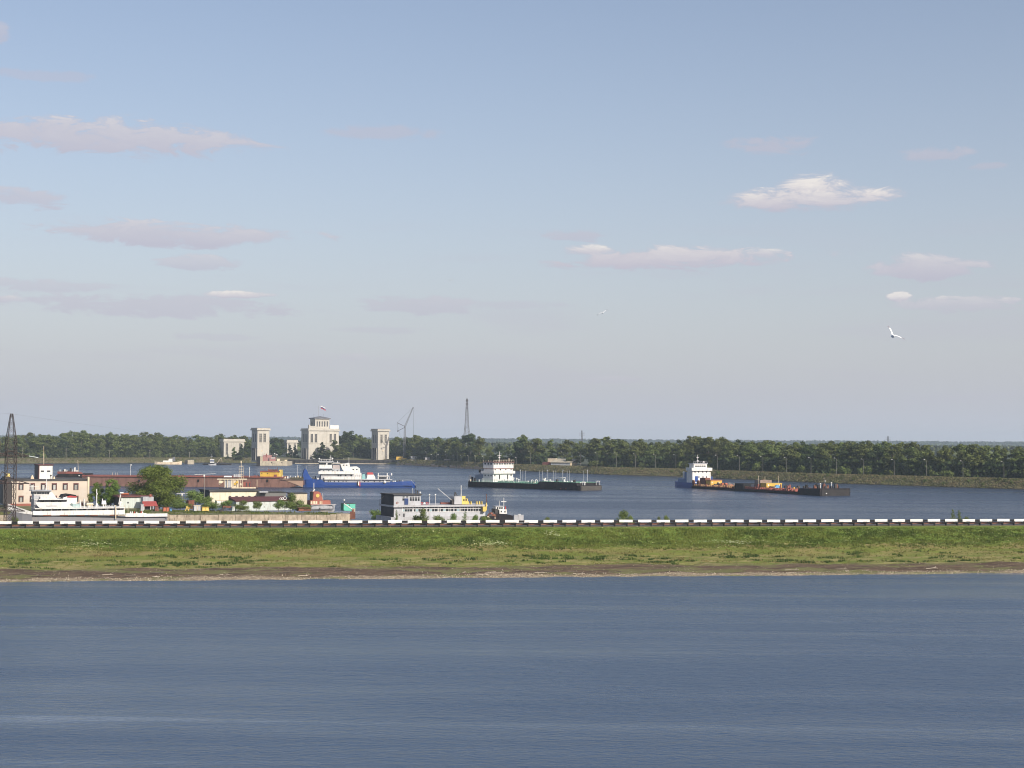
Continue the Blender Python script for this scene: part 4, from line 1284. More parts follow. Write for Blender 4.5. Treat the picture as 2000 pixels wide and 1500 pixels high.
while px_ < 944:
    if k % 5 == 4:
        px_ += 1.3
    xx, zz = f.xz(px_, 999); w_ = f.xz(px_ + 2.0, 995)[0] - f.xz(px_ - 2.0, 995)[0]
    h_ = f.xz(px_, 993.7)[1] - zz
    mm = M_glass if (k * 7) % 5 or k > 20 else mat('curtained_glass', (.3, .42, .45), .3, .1, 1)
    wn = window(po, xx, -.01, zz, w_, h_, mm)
    xx, zz2 = f.xz(px_, 992.4)
    window(po, xx, -.01, zz2, w_, f.xz(px_, 990.8)[1] - zz2)
    px_ += 5.1
    k += 1
m_ = MB(); x_a, z_a = f.xz(785, 999.8); x_b, z_b = f.xz(945, 990.3)
m_.box(x_a, x_b, -.05, -.012, z_a - .08, z_a); m_.box(x_a, x_b, -.05, -.012, f.xz(860, 993.7)[1], f.xz(860, 993)[1]); m_.make('window_band_trim', M_white, po)
for pc in (786, 808, 834, 856.5, 879, 900, 924):
    m_ = MB(); f.box(m_, pc - .45, pc + .45, 990.3, 999.6, -.07, -.013); m_.make('mullion', M_white, po)
m_ = MB(); f.box(m_, 787, 790.5, 1003, 1012, -.04, -.003); m_.make('door', M_stonedk, po)
m_ = MB(); f.box(m_, 780, 781.5, 1004, 1007, -.04, -.003); m_.make('vent', M_stonedk, po)
m_ = MB(); f.box(m_, 887.5, 902, 969.5, 985, .6, 3.0); m_.make('tank_house', M_grey, po)
m_ = MB(); f.box(m_, 902.2, 909, 969, 985, .8, 2.8); f.box(m_, 909, 914, 974, 985, .8, 2.6, .03); m_.make('yellow_cabin', M_paleyel, po)
for pc, py_ in ((906, 978), (910.5, 977.8)):
    xx, zz = f.xz(pc, py_, .8); window(po, xx, .78, zz, .22, .3)
m_ = MB(); f.pole(m_, 900.5, 948, 970, 2, .07); m_.make('mast', M_white, po)
m_ = MB(); m_.bar(f.P(855, 954, 1.2), f.P(885, 979, 1.2), .12); m_.make('derrick_boom', M_grey, po)
m_ = MB(); m_.bar(f.P(886, 985, 1.2), f.P(889, 961, 1.2), .18); m_.bar(f.P(889, 961, 1.2), f.P(893, 969, 1.2), .12); f.box(m_, 883, 887, 975, 985, .8, 2.0, .1); m_.make('derrick_post', M_darksteel, po)
for pc, pt in ((838.8, 967), (850.3, 967)):
    m_ = MB(); f.pole(m_, pc, pt, 985.5, .6, .09); o_ = m_.make('lamp_post', M_greywall, po)
    m_ = MB(); m_.sphere(f.P(pc, pt - .6, .5), .17, 8, 6); m_.make('lamp_head', M_white, o_)
for pc in (824, 834.5):
    m_ = MB(); c_ = f.P(pc, 983, .1); m_.torus((c_[0], .1, c_[2]), .2, .09); m_.make('lifebuoy', M_red, po)
m_ = MB(); f.box(m_, 827, 832, 981.5, 984.5, .3, .9, .1); m_.make('deck_box', M_white, po)
m_ = MB(); f.box(m_, 861, 887, 981.2, 984.5, 2.4, 2.9); m_.make('fire_hose_locker', M_redox, po)
for pc in (915.5, 920.5, 932, 937, 941.5):
    m_ = MB(); f.box(m_, pc - 1.2, pc + 1.2, 979, 985, .8, 1.3, .06); m_.make('deck_vent', M_paleyel, po)
m_ = MB(); f.box(m_, 943.5, 949, 989.5, 999, -.9, -.2); f.box(m_, 949.5, 951, 982, 997, -.8, -.5); m_.make('yellow_locker', M_paleyel, po)
m_ = MB(); f.pole(m_, 950.3, 965, 984, -.6, .05); m_.make('mast', M_rust, po)
m_ = MB(); f.pole(m_, 806, 953, 966, 3, .07); m_.make('chimney', M_greywall, po)
m_ = MB(); f.pole(m_, 812, 955, 966, 3, .06); f.box(m_, 815, 817, 958, 965, 2.8, 3.1); m_.make('chimney', M_darksteel, po)
m_ = MB(); c_ = f.P(820.5, 962, 1); m_.sphere(c_, .2, 8, 6); f.pole(m_, 820.5, 962, 967, 1, .04); m_.make('lamp_head', M_white, po)
m_ = MB()
for a, b in (((742, 976), (750, 969)), ((742, 976), (742, 1000))):
    m_.bar(f.P(*a, 3), f.P(*b, 3), .06)
m_.make('side_ladder', M_darksteel, po)

# ---- small tug right of the office
f = Fr(965, 0, 20, depth=284)
tg = f.thing('small_tug', 'small dark tug with white wheelhouse and cross-shaped mast', 'boat')
X_ = f.xz(1012, 1010)[0]
m_ = MB(); hull(m_, [(0, f.xz(966, 1003)[1], .8), (1, f.xz(975, 1003)[1], 1), (X_ * .6, f.xz(990, 1005)[1], 1), (X_ * .85, f.xz(1002, 1008)[1], .7), (X_, f.xz(1010, 1009)[1], .15)], 2.6, 1.3, zb=-.5)
m_.make('hull', M_hullblack, tg)
m_ = MB(); f.box(m_, 967, 973, 994, 1003.5, .3, 2.3); m_.make('casing', M_darksteel, tg)
m_ = MB(); f.box(m_, 975.5, 990, 995, 1003.5, .4, 2.2); f.box(m_, 968.5, 984, 989.5, 995.2, .5, 2.1); m_.make('wheelhouse', M_white, tg)
m_ = MB(); f.box(m_, 968, 984.6, 988.2, 989.4, .4, 2.2); m_.make('wheelhouse_roof', M_greywall, tg)
for pc, py_ in ((972, 993.6), (976.5, 993.6), (980.5, 993.6), (979, 1000.5), (986, 1001)):
    xx, zz = f.xz(pc, py_, .45); window(tg, xx, .42, zz, .24, .3)
m_ = MB(); f.pole(m_, 984, 972, 992, 1.2, .07); f.box(m_, 979, 989, 979.2, 980.6, 1.15, 1.25); m_.make('mast', M_white, tg)
m_ = MB(); f.pole(m_, 975, 978, 988.4, 1.2, .05); m_.make('mast', M_white, tg)
m_ = MB(); f.box(m_, 987, 988.3, 989, 995, .9, 1.1); m_.make('port_light', M_red, tg)
f = Fr(1005, 0, 14, depth=281)
sk = f.thing('skiff', 'small pale metal skiff lying beyond the bow of the dark tug', 'boat')
X_ = f.xz(1024, 1010)[0]
m_ = MB(); hull(m_, [(0, f.xz(1006, 1005.5)[1], .7), (X_ * .5, f.xz(1014, 1006)[1], 1), (X_ * .8, f.xz(1020, 1006)[1], .8), (X_, f.xz(1024, 1005.5)[1], .1)], 1.2, .6, zb=-.2)
m_.make('hull', M_grey, sk)
m_ = MB(); f.box(m_, 1012, 1018, 1004, 1006, .3, .9, .05); m_.make('seat', M_greywall, sk)
f = Fr(952, 0, 14, depth=281)
ju = f.thing('scrap_heap', 'heap of rusty mooring gear between the office pontoon and the tug', 'scrap pile')
for i in range(16):
    m_ = MB(); px_ = random.uniform(952, 965); py_ = random.uniform(1002, 1012)
    c_ = f.P(px_, py_, random.uniform(0, 1.5)); s__ = random.uniform(.15, .4)
    m_.box(c_[0] - s__, c_[0] + s__, c_[1] - .2, c_[1] + .2, c_[2] - s__ * .6, c_[2] + s__ * .6, .1); m_.make('scrap', random.choice([M_rust, M_redox, M_darksteel, M_wood, M_cream]), ju)
m_ = MB(); m_.box(0, 1.4, 0, 1.6, -.4, f.xz(958, 1008)[1]); m_.make('float', M_hullblack, ju)
m_ = MB(); f.pole(m_, 957, 996, 1004, .5, .05, px2=956); m_.make('stanchion', M_rust, ju)
def place_face(fr, px, py, ytarget, x_=20.0):
    """x of the cross plane on which pixel px,py has local y = ytarget"""
    lo, hi = -20.0, 140.0
    best = min((abs(fr.yz(px, py, xx)[0] - ytarget), xx) for xx in np.arange(lo, hi, .25))
    return float(best[1])


# ================================================================== CREAM WORKBOAT BEHIND THE HALL
f = Fr(428, 0, 8, depth=420)
cbt = f.thing('cream_tug', 'old cream and rust tug with lattice mast in front of the brown barge', 'boat')
X_ = f.xz(503, 955)[0]
m_ = MB(); hull(m_, [(0, f.xz(430, 953)[1], .7), (2, f.xz(440, 955)[1], 1), (X_ * .55, f.xz(470, 955)[1], 1), (X_ * .85, f.xz(492, 955.5)[1], .8), (X_, f.xz(503, 953)[1], .1)], 4.4, 2.2, zb=-.6)
m_.make('hull', mat('dark_maroon_hull', (.06, .035, .035), .6, .2, .4), cbt)
m_ = MB(); f.box(m_, 452, 500, 951.5, 954, -.12, .1); m_.make('bulwark', M_cream, cbt)
m_ = MB(); f.box(m_, 439, 451, 936, 952, .6, 3.8); m_.make('deckhouse', M_grey, cbt)
m_ = MB(); f.box(m_, 451, 466, 937, 951.5, .5, 3.8); m_.make('deckhouse', M_cream, cbt)
m_ = MB(); f.box(m_, 474, 490, 941, 951.5, .8, 3.6); m_.make('casing', M_redox, cbt)
m_ = MB(); f.box(m_, 424, 482, 935.3, 936.8, .2, 4.2); m_.make('boat_deck', M_cream, cbt)
m_ = MB(); f.box(m_, 437, 453, 929.5, 932, 1.2, 3.0, .15); m_.make('lifeboat', M_white, cbt)
for pc in (439, 444, 456, 463, 469, 474):
    m_ = MB(); f.pole(m_, pc, 936, 953, .3, .09); m_.make('stanchion', M_cream, cbt)
for pc in (481.5, 487.8):
    m_ = MB(); f.box(m_, pc - 1.1, pc + 1.1, 942.5, 950, .72, .9); m_.make('door', M_stonedk, cbt)
m_ = MB(); f.pole(m_, 471, 904, 936, 2, .07); f.pole(m_, 467, 912, 936, 2, .05); f.pole(m_, 475, 912, 936, 2, .05)
f.box(m_, 466.5, 475.5, 910, 911, 1.9, 2.1); f.box(m_, 470, 472.3, 900, 904, 1.9, 2.1)
for py_ in (916, 921, 926, 931): f.box(m_, 467, 475, py_, py_ + .5, 1.95, 2.05)
m_.make('mast', M_cream, cbt)
m_ = MB(); f.pole(m_, 487.4, 912, 932, 2, .06); m_.make('pole', M_white, cbt)
m_ = MB(); f.pole(m_, 502, 937, 952, 2, .07); m_.make('bow_post', M_cream, cbt)
for pc in (457.5, 461, 465, 468.5):
    m_ = MB(); f.box(m_, pc - 1.3, pc + 1.3, 926, 932, 1.8, 2.4, .05); m_.make('vent', M_greywall, cbt)
for pc, py_ in ((459, 945), (463, 942), (470, 946)):
    m_ = MB(); f.box(m_, pc - 2, pc + 2, py_ - 2, py_ + 2, .1, .5, .05); m_.make('deck_gear', M_yellow if pc != 470 else M_cream, cbt)
m_ = MB(); m_.bar(f.P(428, 945, 1), f.P(438, 938, 1), .5); f.box(m_, 427, 433, 937, 944, .5, 1.5, .1); m_.make('stern_gear', M_cream, cbt)

# ================================================================== BROWN BARGE (long) + yellow deckhouse
f = Fr(140, 0, -1.3, depth=528)
lb_ = f.thing('brown_barge', 'very long rust brown barge with red deck edge across the left harbour', 'barge')
B_ = 13.0
XR = f.xz(592, 945)[0]; XL_ = f.xz(108, 945)[0]
ztop = f.xz(500, 934.2)[1]
zk = f.xz(590, 938.5)[1]
m_ = MB()
m_.loft([[(XL_, 0, -.6), (XL_, 0, ztop), (XL_, B_, ztop), (XL_, B_, -.6)],
         [(f.xz(546, 945)[0], 0, -.6), (f.xz(546, 945)[0], 0, ztop), (f.xz(546, 945)[0], B_, ztop), (f.xz(546, 945)[0], B_, -.6)],
         [(XR, .4, .9), (XR, .1, zk), (XR, B_ - .1, zk), (XR, B_ - .4, .9)]])
m_.make('hull', M_hullbrown, lb_)
m_ = MB(); m_.box(XL_, f.xz(546, 945)[0], -.15, B_ + .1, ztop + .003, ztop + .22); m_.make('deck_edge', M_black, lb_)
m_ = MB(); m_.box(XL_, f.xz(552, 945)[0], .6, B_ - .6, ztop + .223, f.xz(400, 930)[1]); m_.make('hatch_coaming', M_redox, lb_)
m_ = MB(); m_.prism([f.xz(546, 935), f.xz(592, 939), f.xz(592, 950.8), f.xz(590, 950.8), f.xz(552, 936.5)], -.08, -.002); m_.make('rake_panel', mat('pale_brown_paint', (.36, .24, .17), .7, .1, .4), lb_)
m_ = MB(); f.box(m_, 548, 591, 936.8, 938.2, -.2, .2); m_.make('bow_edge', M_darksteel, lb_)
xdk = f.xz(559, 945)[0]
m_ = MB(); f.box(m_, 508, 544, 921.5, 933.5, 1.0, 6); m_.make('deckhouse', M_yellow, lb_)
m_ = MB(); f.box(m_, 507.5, 546, 920, 921.8, .8, 6.2); f.box(m_, 523, 539, 917, 920, 2, 5); m_.make('deckhouse_roof', M_redox, lb_)
m_ = MB(); f.box(m_, 544.2, 549.5, 917.5, 932, 1.2, 4.5, .1); m_.make('end_cabin', M_paleyel, lb_)
for pc in (511.5, 523):
    xx, zz = f.xz(pc, 926, 1.0); window(lb_, xx, .98, zz, .25, .45)
m_ = MB(); f.box(m_, 535, 540.5, 927, 933, .9, 1.02); m_.make('door', M_redox, lb_)
for pc in (542, 525):
    m_ = MB(); f.pole(m_, pc, 912, 921, 3, .06); m_.make('chimney', M_rust, lb_)
for pc in range(552, 590, 5):
    m_ = MB(); f.box(m_, pc - 1.5, pc + 1.2, 929 + pc % 3, 934.5, 2, 3, .1); m_.make('deck_gear', random.choice([M_white, M_darksteel, M_cream, M_grey]), lb_)
m_ = MB(); f.box(m_, 566, 592, 932.5, 937, 1.2, B_ - 1); m_.make('bow_deck', mat('olive_deck', (.07, .065, .045), .9, .2, .5), lb_)
m_ = MB(); f.pole(m_, 581, 908, 932, 3, .07); m_.make('mast', M_greywall, lb_)
m_ = MB(); f.pole(m_, 255, 907, 930, 3, .06); f.box(m_, 255, 257.5, 907, 909, 2.95, 3.05); m_.make('flagpole', M_white, lb_)
for pc in (220, 225, 230):
    m_ = MB(); f.pole(m_, pc, 923, 931, 2, .06); m_.make('vent_pipe', M_cream, lb_)
for pc in (345, 371, 384, 395, 414, 497, 503):
    m_ = MB(); f.box(m_, pc - 1.5, pc + 1.5, 928.5, 930.3, 2, 3); m_.make('bollard', M_redox, lb_)
for px_ in range(176, 546, 23):
    m_ = MB(); f.box(m_, px_, px_ + .8, 937, 949, -.1, .0); m_.make('hull_rib', M_hullbrown, lb_)
for px_ in (270, 385, 460, 520):
    m_ = MB(); f.box(m_, px_, px_ + 3.5, 936.5, 941, -.3, -.02, .05); m_.make('tyre_fender', M_black, lb_)
for px_ in range(180, 540, 11):
    m_ = MB(); f.pole(m_, px_, 927.6, 930.4, 1.2, .035); m_.make('rail_post', M_redox, lb_)
# dark bow block at its left end with winches
m_ = MB(); f.box(m_, 112, 160, 925.5, 936, .0, B_); m_.make('forecastle', M_black, lb_)
m_ = MB(); f.box(m_, 112, 153, 921, 925.3, .1, .5); m_.make('forecastle_rail', M_redox, lb_)
m_ = MB(); m_.prism([f.xz(153, 922), f.xz(153, 935), f.xz(166, 932)], .1, 3.0); m_.make('ramp', M_redox, lb_)
for pc, pt, mm in ((117, 917, M_greywall), (123, 918, M_darksteel), (126, 916.5, M_white), (130, 917.5, M_greywall), (137, 914, M_darksteel), (141, 917, M_greywall), (145.5, 913, M_white), (150, 918, M_white), (133, 919, M_darksteel)):
    m_ = MB(); f.box(m_, pc - 1.4, pc + 1.4, pt, 925.4, 2, 3, .08); m_.make('winch', mm, lb_)
m_ = MB(); f.pole(m_, 153, 898, 924, 2, .07, px2=152); m_.make('mast', M_cream, lb_)
m_ = MB(); c_ = f.P(154.5, 929, -.1); m_.sphere(c_, .25, 8, 5); m_.make('lamp', M_white, lb_)

# ================================================================== BLUE PUSHER
f = Fr(597, 0, 10, py=952)
bp_ = f.thing('blue_pusher_ship', 'bright blue river ship with white superstructure and tall raked bow plate', 'ship')
B_ = 9.0
x_ = lambda px, y=0: f.xz(px, 945, y)[0]
z_ = lambda px, py, y=0: f.xz(px, py, y)[1]
m_ = MB()
hull(m_, [(x_(597), z_(597, 936), .8), (x_(610), z_(610, 936), .92), (x_(628), z_(628, 937), 1), (x_(634), z_(634, 941.8), 1), (x_(700), z_(700, 942.5), 1), (x_(760), z_(760, 942), 1), (x_(785), z_(785, 940.5), 1), (x_(806), z_(806, 940), .9), (x_(812), z_(812, 943), .7)], B_, B_ / 2, zb=-.9, flare=.06)
m_.make('hull', M_blue, bp_)
m_ = MB(); xk = x_(597)
for yy in (.6, B_ - 1.2):
    m_.prism([(xk - .35, z_(597, 937)), (x_(612), z_(612, 937)), (x_(607), z_(607, 933)), (x_(602), z_(602, 925)), (x_(599), z_(599, 918)), (x_(596.5), z_(597, 915.5)), (x_(593), z_(593, 921)), (x_(592), z_(592, 930)), (x_(593), z_(593, 952))], yy, yy + .6)
m_.make('push_plate', M_blue, bp_)
m_ = MB(); m_.prism([(x_(592.2), z_(592, 952)), (x_(592.2), z_(592, 930)), (x_(596), z_(597, 917)), (x_(597.5), z_(597, 917)), (x_(597), z_(592, 952))], 1.2, B_ - 1.2); m_.make('bow_face', M_bluedk, bp_)
m_ = MB(); f.box(m_, 634, 806, 947.5, 949.2, -.12, .1); m_.make('rubbing_strake', M_bluedk, bp_)
for pc in range(642, 800, 13):
    m_ = MB(); f.box(m_, pc - .3, pc + .3, 942.5, 947, -.08, .02); m_.make('hull_rib', M_blue, bp_)
m_ = MB(); f.box(m_, 634, 762, 936.5, 942.2, .5, 8.5); m_.make('lower_deckhouse', mat('deckhouse_grey', (.34, .34, .35), .6, .06, .6), bp_)
for pc in (641, 645, 653, 661.5, 670, 676, 712, 719, 731, 742):
    xx, zz = f.xz(pc, 941.2, .5); window(bp_, xx, .48, zz, .34, .4)
m_ = MB(); f.box(m_, 633.5, 706, 930.8, 936.8, -.05, .1); f.box(m_, 633.5, 706, 936.2, 936.9, -.05, 9.05); m_.make('main_bulwark', M_white, bp_)
m_ = MB(); f.box(m_, 627, 692, 926, 936, .9, 8.1); m_.make('middle_deckhouse', mat('deckhouse_pale', (.45, .45, .46), .6, .06, .6), bp_)
for pc in (661, 665.5, 675, 686):
    m_ = MB(); f.box(m_, pc - 1.6, pc + 1.6, 927, 930.2, .85, 1.0); m_.make('window', M_glass, bp_)
m_ = MB(); f.box(m_, 622, 691, 920.5, 926.3, .2, .4); f.box(m_, 622, 691, 925.6, 926.3, .2, 8.8); m_.make('upper_bulwark', M_white, bp_)
m_ = MB(); f.box(m_, 626, 664, 915.5, 925.6, 1.2, 7.6); m_.make('upper_deckhouse', M_greywall, bp_)
for pc in (632, 642, 650, 659):
    xx, zz = f.xz(pc, 921.5, 1.2); window(bp_, xx, 1.18, zz, .5, .5)
m_ = MB(); x0, x1, z0, z1 = f.box(m_, 623.5, 649, 902, 914.6, 1.5, 6.8, .1); m_.make('wheelhouse', M_white, bp_)
m_ = MB(); f.box(m_, 622.5, 637, 903.8, 907.2, 1.42, 1.56); m_.make('window', M_glass, bp_)
m_ = MB(); f.box(m_, 640, 648, 904, 907.5, 1.42, 1.56); m_.make('window', M_glass, bp_)
m_ = MB(); m_.box(x0 - .4, x1 + .4, 1.2, 7.2, z1 + .003, z1 + .2); f.box(m_, 623, 650, 914.3, 915.8, .6, 8.0); m_.make('wheelhouse_roof', M_greywall, bp_)
m_ = MB()
for pc in (623.5, 628, 633, 638, 643, 649.5):
    f.pole(m_, pc, 896.5, 901, 1.6, .05)
f.box(m_, 623, 650, 896.5, 897.2, 1.55, 1.65); m_.make('roof_rail', M_white, bp_)
m_ = MB(); f.pole(m_, 646, 889.5, 901, 3, .08); f.box(m_, 643, 650, 894, 894.8, 2.9, 3.1); m_.make('mast', M_white, bp_)
for pc in (623.5, 649.3):
    m_ = MB(); m_.sphere(f.P(pc, 896, 1.6), .3, 8, 5); m_.make('searchlight', M_white, bp_)
m_ = MB(); f.box(m_, 650, 664, 908, 920.5, 2.4, 6.4); m_.make('lounge', mat('pinkish_grey_paint', (.38, .33, .32), .7, .08, .6), bp_)
m_ = MB(); f.box(m_, 650, 664, 903.5, 905, 2.2, 6.6); m_.make('awning', M_greywall, bp_)
m_ = MB(); m_.prism([f.xz(665, 907, 1.8), f.xz(682, 904, 1.8), f.xz(684, 912, 1.8), f.xz(697, 911, 1.8), f.xz(703, 915, 1.8), f.xz(704, 926, 1.8), f.xz(677, 926, 1.8), f.xz(668, 916, 1.8)], 1.8, 7.0); m_.make('aft_deckhouse', M_white, bp_)
for pc, py_ in ((671, 909.5), (677, 909.5), (690, 918), (697, 918)):
    xx, zz = f.xz(pc, py_, 1.8); window(bp_, xx, 1.78, zz, .5, .35)
m_ = MB(); f.pole(m_, 681.5, 893, 905, 3, .07); f.pole(m_, 659, 900, 904, 3, .1); m_.make('mast', M_white, bp_)
m_ = MB(); f.pole(m_, 598, 910, 922, 2, .06); m_.make('bow_mast', M_greywall, bp_)
m_ = MB(); f.box(m_, 692, 706, 924, 936.5, .8, 3.5); m_.make('stair_house', M_white, bp_)
for pc in (695, 699, 703):
    m_ = MB(); f.box(m_, pc - 1.2, pc + 1.2, 927, 934, .74, .82); m_.make('door', M_grey, bp_)
m_ = MB(); f.box(m_, 707, 714, 926, 936, 2.0, 5.0, .2); m_.make('davit_frame', mat('teal_paint', (.2, .4, .4), .6, .1, 1), bp_)
m_ = MB(); m_.prism([f.xz(715.5, 937.2, 2), f.xz(735, 937.2, 2), f.xz(730, 926.5, 2), f.xz(718, 926.5, 2)], 2.0, 6.0); m_.make('funnel_base', M_white, bp_)
m_ = MB(); f.box(m_, 717, 729.5, 923, 926.8, 1.9, 5.8, .15); m_.make('funnel', M_red, bp_)
for pc in (738, 755.5):
    m_ = MB(); f.box(m_, pc, pc + 1.6, 924, 937.4, .8, 1.1); m_.make('crane_post', M_white, bp_)
m_ = MB(); f.box(m_, 738, 760, 929, 930.6, .6, 3.4); m_.make('aft_canopy', M_white, bp_)
m_ = MB(); f.box(m_, 739, 758, 930.8, 937.4, 3.0, 5.4); m_.make('aft_house', M_greywall, bp_)
m_ = MB(); f.box(m_, 708, 766, 936.2, 937.4, -.1, 9); m_.make('aft_deck', M_greywall, bp_)
m_ = MB(); c_ = f.P(751.5, 941.5, -.2); m_.sphere(c_, .55, 10, 6); m_.make('buoy', M_white, bp_)
m_ = MB(); f.pole(m_, 760.5, 925, 937, 2, .06, px2=762); m_.make('flagstaff', M_white, bp_)
m_ = MB(); f.box(m_, 762.5, 764, 924, 927.5, 2, 2.08); m_.make('flag', M_bluedk, bp_)
m_ = MB(); f.box(m_, 764.05, 766, 924.2, 928.5, 2, 2.08); m_.make('flag', M_white, bp_)
for (pa, pb_, pt, pbm, mm) in ((697.6, 699.3, 940, 948.5, M_black), (699.4, 701.8, 941, 948, M_white), (701.9, 704, 940, 950, M_red)):
    m_ = MB(); f.box(m_, pa, pb_, pt, pbm, -.4, -.09, .05); m_.make('fender', mm, bp_)
for pc in (768, 772, 776, 781, 787):
    m_ = MB(); f.box(m_, pc - 1.5, pc + 1.5, 938.5 - pc % 2, 941.5, 2, 4, .2); m_.make('winch', random.choice([M_white, M_grey, M_redox, M_darksteel]), bp_)
m_ = MB(); f.pole(m_, 804, 937, 941, .5, .05)
m_.bar(f.P(803, 938, .5), f.P(812, 948, .5), .12); f.box(m_, 786, 803, 937.2, 937.7, .4, .5); m_.make('stern_rail', M_greywall, bp_)
m_ = MB(); f.box(m_, 811.5, 813.2, 948, 954.5, 2, 3.5, .1); m_.make('rudder_fender', M_black, bp_)
for k, pc in enumerate((612, 616, 621, 625)):
    m_ = MB(); f.box(m_, pc - 1.6, pc + 1.6, 930.5 - k % 2, 936.2, 2, 4, .2); m_.make('bow_winch', (M_darksteel, M_black, M_white, M_grey)[k], bp_)

# ================================================================== TANKER
f = Fr(911, 0, -45, py=950.4)
tk = f.thing('river_tanker', 'black hulled river tanker with green deck and white wheelhouse near its stern', 'ship')
B_ = 11.0
xe = f.xz(1133, 959)[0]
zdk = lambda px, py: f.xz(px, py)[1]
z1_ = zdk(1000, 943.5)
z2_ = zdk(1090, 944.5)
m_ = MB()
xf, xg = f.xz(1049, 950)[0], f.xz(1053, 950)[0]
hull(m_, [(-1.2, z1_ + .5, .55), (0, z1_ + .2, .85), (3, z1_, 1), (xf, z1_, 1), (xg, z2_ + .5, 1), (f.xz(1126, 955)[0], z2_ + .3, 1), (f.xz(1127, 955)[0], z2_ - .45, 1), (xe - .8, z2_ - .45, 1), (xe, z2_ - .5, .96)], B_, B_ / 2, zb=-.8, flare=.03)
m_.make('hull', M_hullblack, tk)
m_ = MB(); m_.box(2.5, xf - .2, .35, B_ - .35, z1_ + .003, z1_ + .12); m_.make('deck', M_deckgreen, tk)
m_ = MB(); m_.box(14, xf - 1, 1.8, B_ - 1.2, z1_ + .123, z1_ + .45, .1); m_.make('tank_trunk', M_deckgreen, tk)
m_ = MB(); m_.box(xg + .2, f.xz(1124, 955)[0], .35, B_ - .35, z2_ + .45, z2_ + .58); m_.make('foredeck', M_deckgreen, tk)
m_ = MB()
for i in range(18):
    xx = 6 + i * (xf - 6) / 18
    m_.box(xx, xx + .08, .3, .36, z1_ + .1, z1_ + .8)
m_.box(6, xf, .3, .35, z1_ + .75, z1_ + .82)
m_.make('deck_rail', mat('pale_green_paint', (.35, .55, .45), .6, .1, 1), tk)
# superstructure: its forward face (plane x) fills pixels 962-1002
XS = f.xz(957, 940, 1.5)[0]
XS0 = XS - 4.6
XS = place_face(f, 963, 925, 1.2)
XS0 = XS - 5.0
ya, yb = f.yz(963, 925, XS)[0], f.yz(1002, 925, XS)[0]
zf = lambda py: f.yz(982, py, XS)[1]
m_ = MB(); m_.box(XS0, XS, ya, yb, z1_, zf(925)); m_.make('lower_deckhouse', M_white, tk)
m_ = MB(); m_.box(XS0 - .8, XS + .7, ya - .3, yb + .4, zf(925), zf(919.8)); m_.make('balcony', M_white, tk)
m_ = MB(); m_.box(XS0, XS, ya + .3, yb - .2, zf(919.8) - .05, zf(915.2)); m_.make('middle_deckhouse', M_white, tk)
m_ = MB(); m_.box(XS0 - .2, XS + .3, ya, yb, zf(915.3), zf(914.6)); m_.make('deck_plate', M_redox, tk)
m_ = MB(); m_.box(XS0, XS + .2, ya, yb, zf(914.6), zf(903.2)); m_.make('bridge', M_white, tk)
m_ = MB(); m_.box(XS0 - .3, XS + .6, ya - .2, yb + .2, zf(903.2) + .003, zf(902.2)); m_.make('bridge_roof', M_redox, tk)
m_ = MB()
for i in range(9):
    yy = ya + (yb - ya) * i / 8
    m_.box(XS + .4, XS + .46, yy - .03, yy + .03, zf(902.2), zf(898.5))
    m_.box(XS0 + .0, XS0 + .06, yy - .03, yy + .03, zf(902.2), zf(898.5))
m_.box(XS + .4, XS + .46, ya, yb, zf(898.8), zf(898.3)); m_.make('roof_rail', M_cream, tk)
for i in range(8):
    yy = ya + .55 + (yb - ya - 1.1) * i / 7
    window(tk, XS + .2, yy, zf(907.2), (yb - ya) / 8 * .72, zf(904.6) - zf(907.2), axis='x')
for i in range(4):
    yy = ya + 1 + (yb - ya - 2) * i / 3
    window(tk, XS, yy, zf(918.6), .5, .5, axis='x')
for i, yy in enumerate((ya + .9, ya + 3.2, yb - 2.7, yb - 1)):
    window(tk, XS, yy, zf(930 if i in (0, 3) else 936), .55, .6 if i in (0, 3) else 1.6, M_glass if i in (0, 3) else M_darksteel, axis='x', name='window' if i in (0, 3) else 'door')
for xx in (XS0 + 1, XS0 + 2.6, XS0 + 4):
    window(tk, xx, ya, zf(907.4), .8, .6); window(tk, xx, ya, zf(930), .5, .5)
m_ = MB(); m_.cyl((XS - 2, (ya + yb) / 2, zf(902)), (XS - 2, (ya + yb) / 2, zf(882)), .09); m_.box(XS - 2.1, XS - 1.9, (ya + yb) / 2 - .9, (ya + yb) / 2 + .9, zf(890), zf(889.4)); m_.box(XS - 2.1, XS - 1.9, (ya + yb) / 2 - .5, (ya + yb) / 2 + .5, zf(894.5), zf(893.5)); m_.make('mast', M_white, tk)
m_ = MB(); m_.cyl((XS - .5, yb - 1.6, zf(902)), (XS - .5, yb - 1.6, zf(895)), .16); m_.make('horn_post', M_cream, tk)
m_ = MB(); m_.box(max(2.2, XS0 - 4.5), XS0 - .05, ya + .2, yb - 1, z1_, z1_ + 2.6); m_.make('engine_casing', mat('shade_blue_grey', (.2, .24, .32), .6, .1, .5), tk)  # shaded left part, the blue-grey shade put into its paint
m_ = MB(); m_.cyl((max(1.6, XS0 - 6.5), B_ / 2, z1_), (max(1.6, XS0 - 6.5), B_ / 2, z1_ + 3.2), .7, 10); m_.make('funnel', M_white, tk)
m_ = MB(); m_.cyl((max(1.6, XS0 - 6.5), B_ / 2, z1_ + 3.2), (max(1.6, XS0 - 6.5), B_ / 2, z1_ + 4.3), .72, 10); m_.make('funnel_top', M_black, tk)
m_ = MB(); m_.bar((XS0 - 3, 2.2, z1_), (XS0 - 1.6, 2.2, z1_ + 4.6), .25); m_.bar((XS0 - 4, 2.2, z1_), (XS0 - 1.6, 2.2, z1_ + 4.6), .15); m_.make('boat_crane', M_greywall, tk)
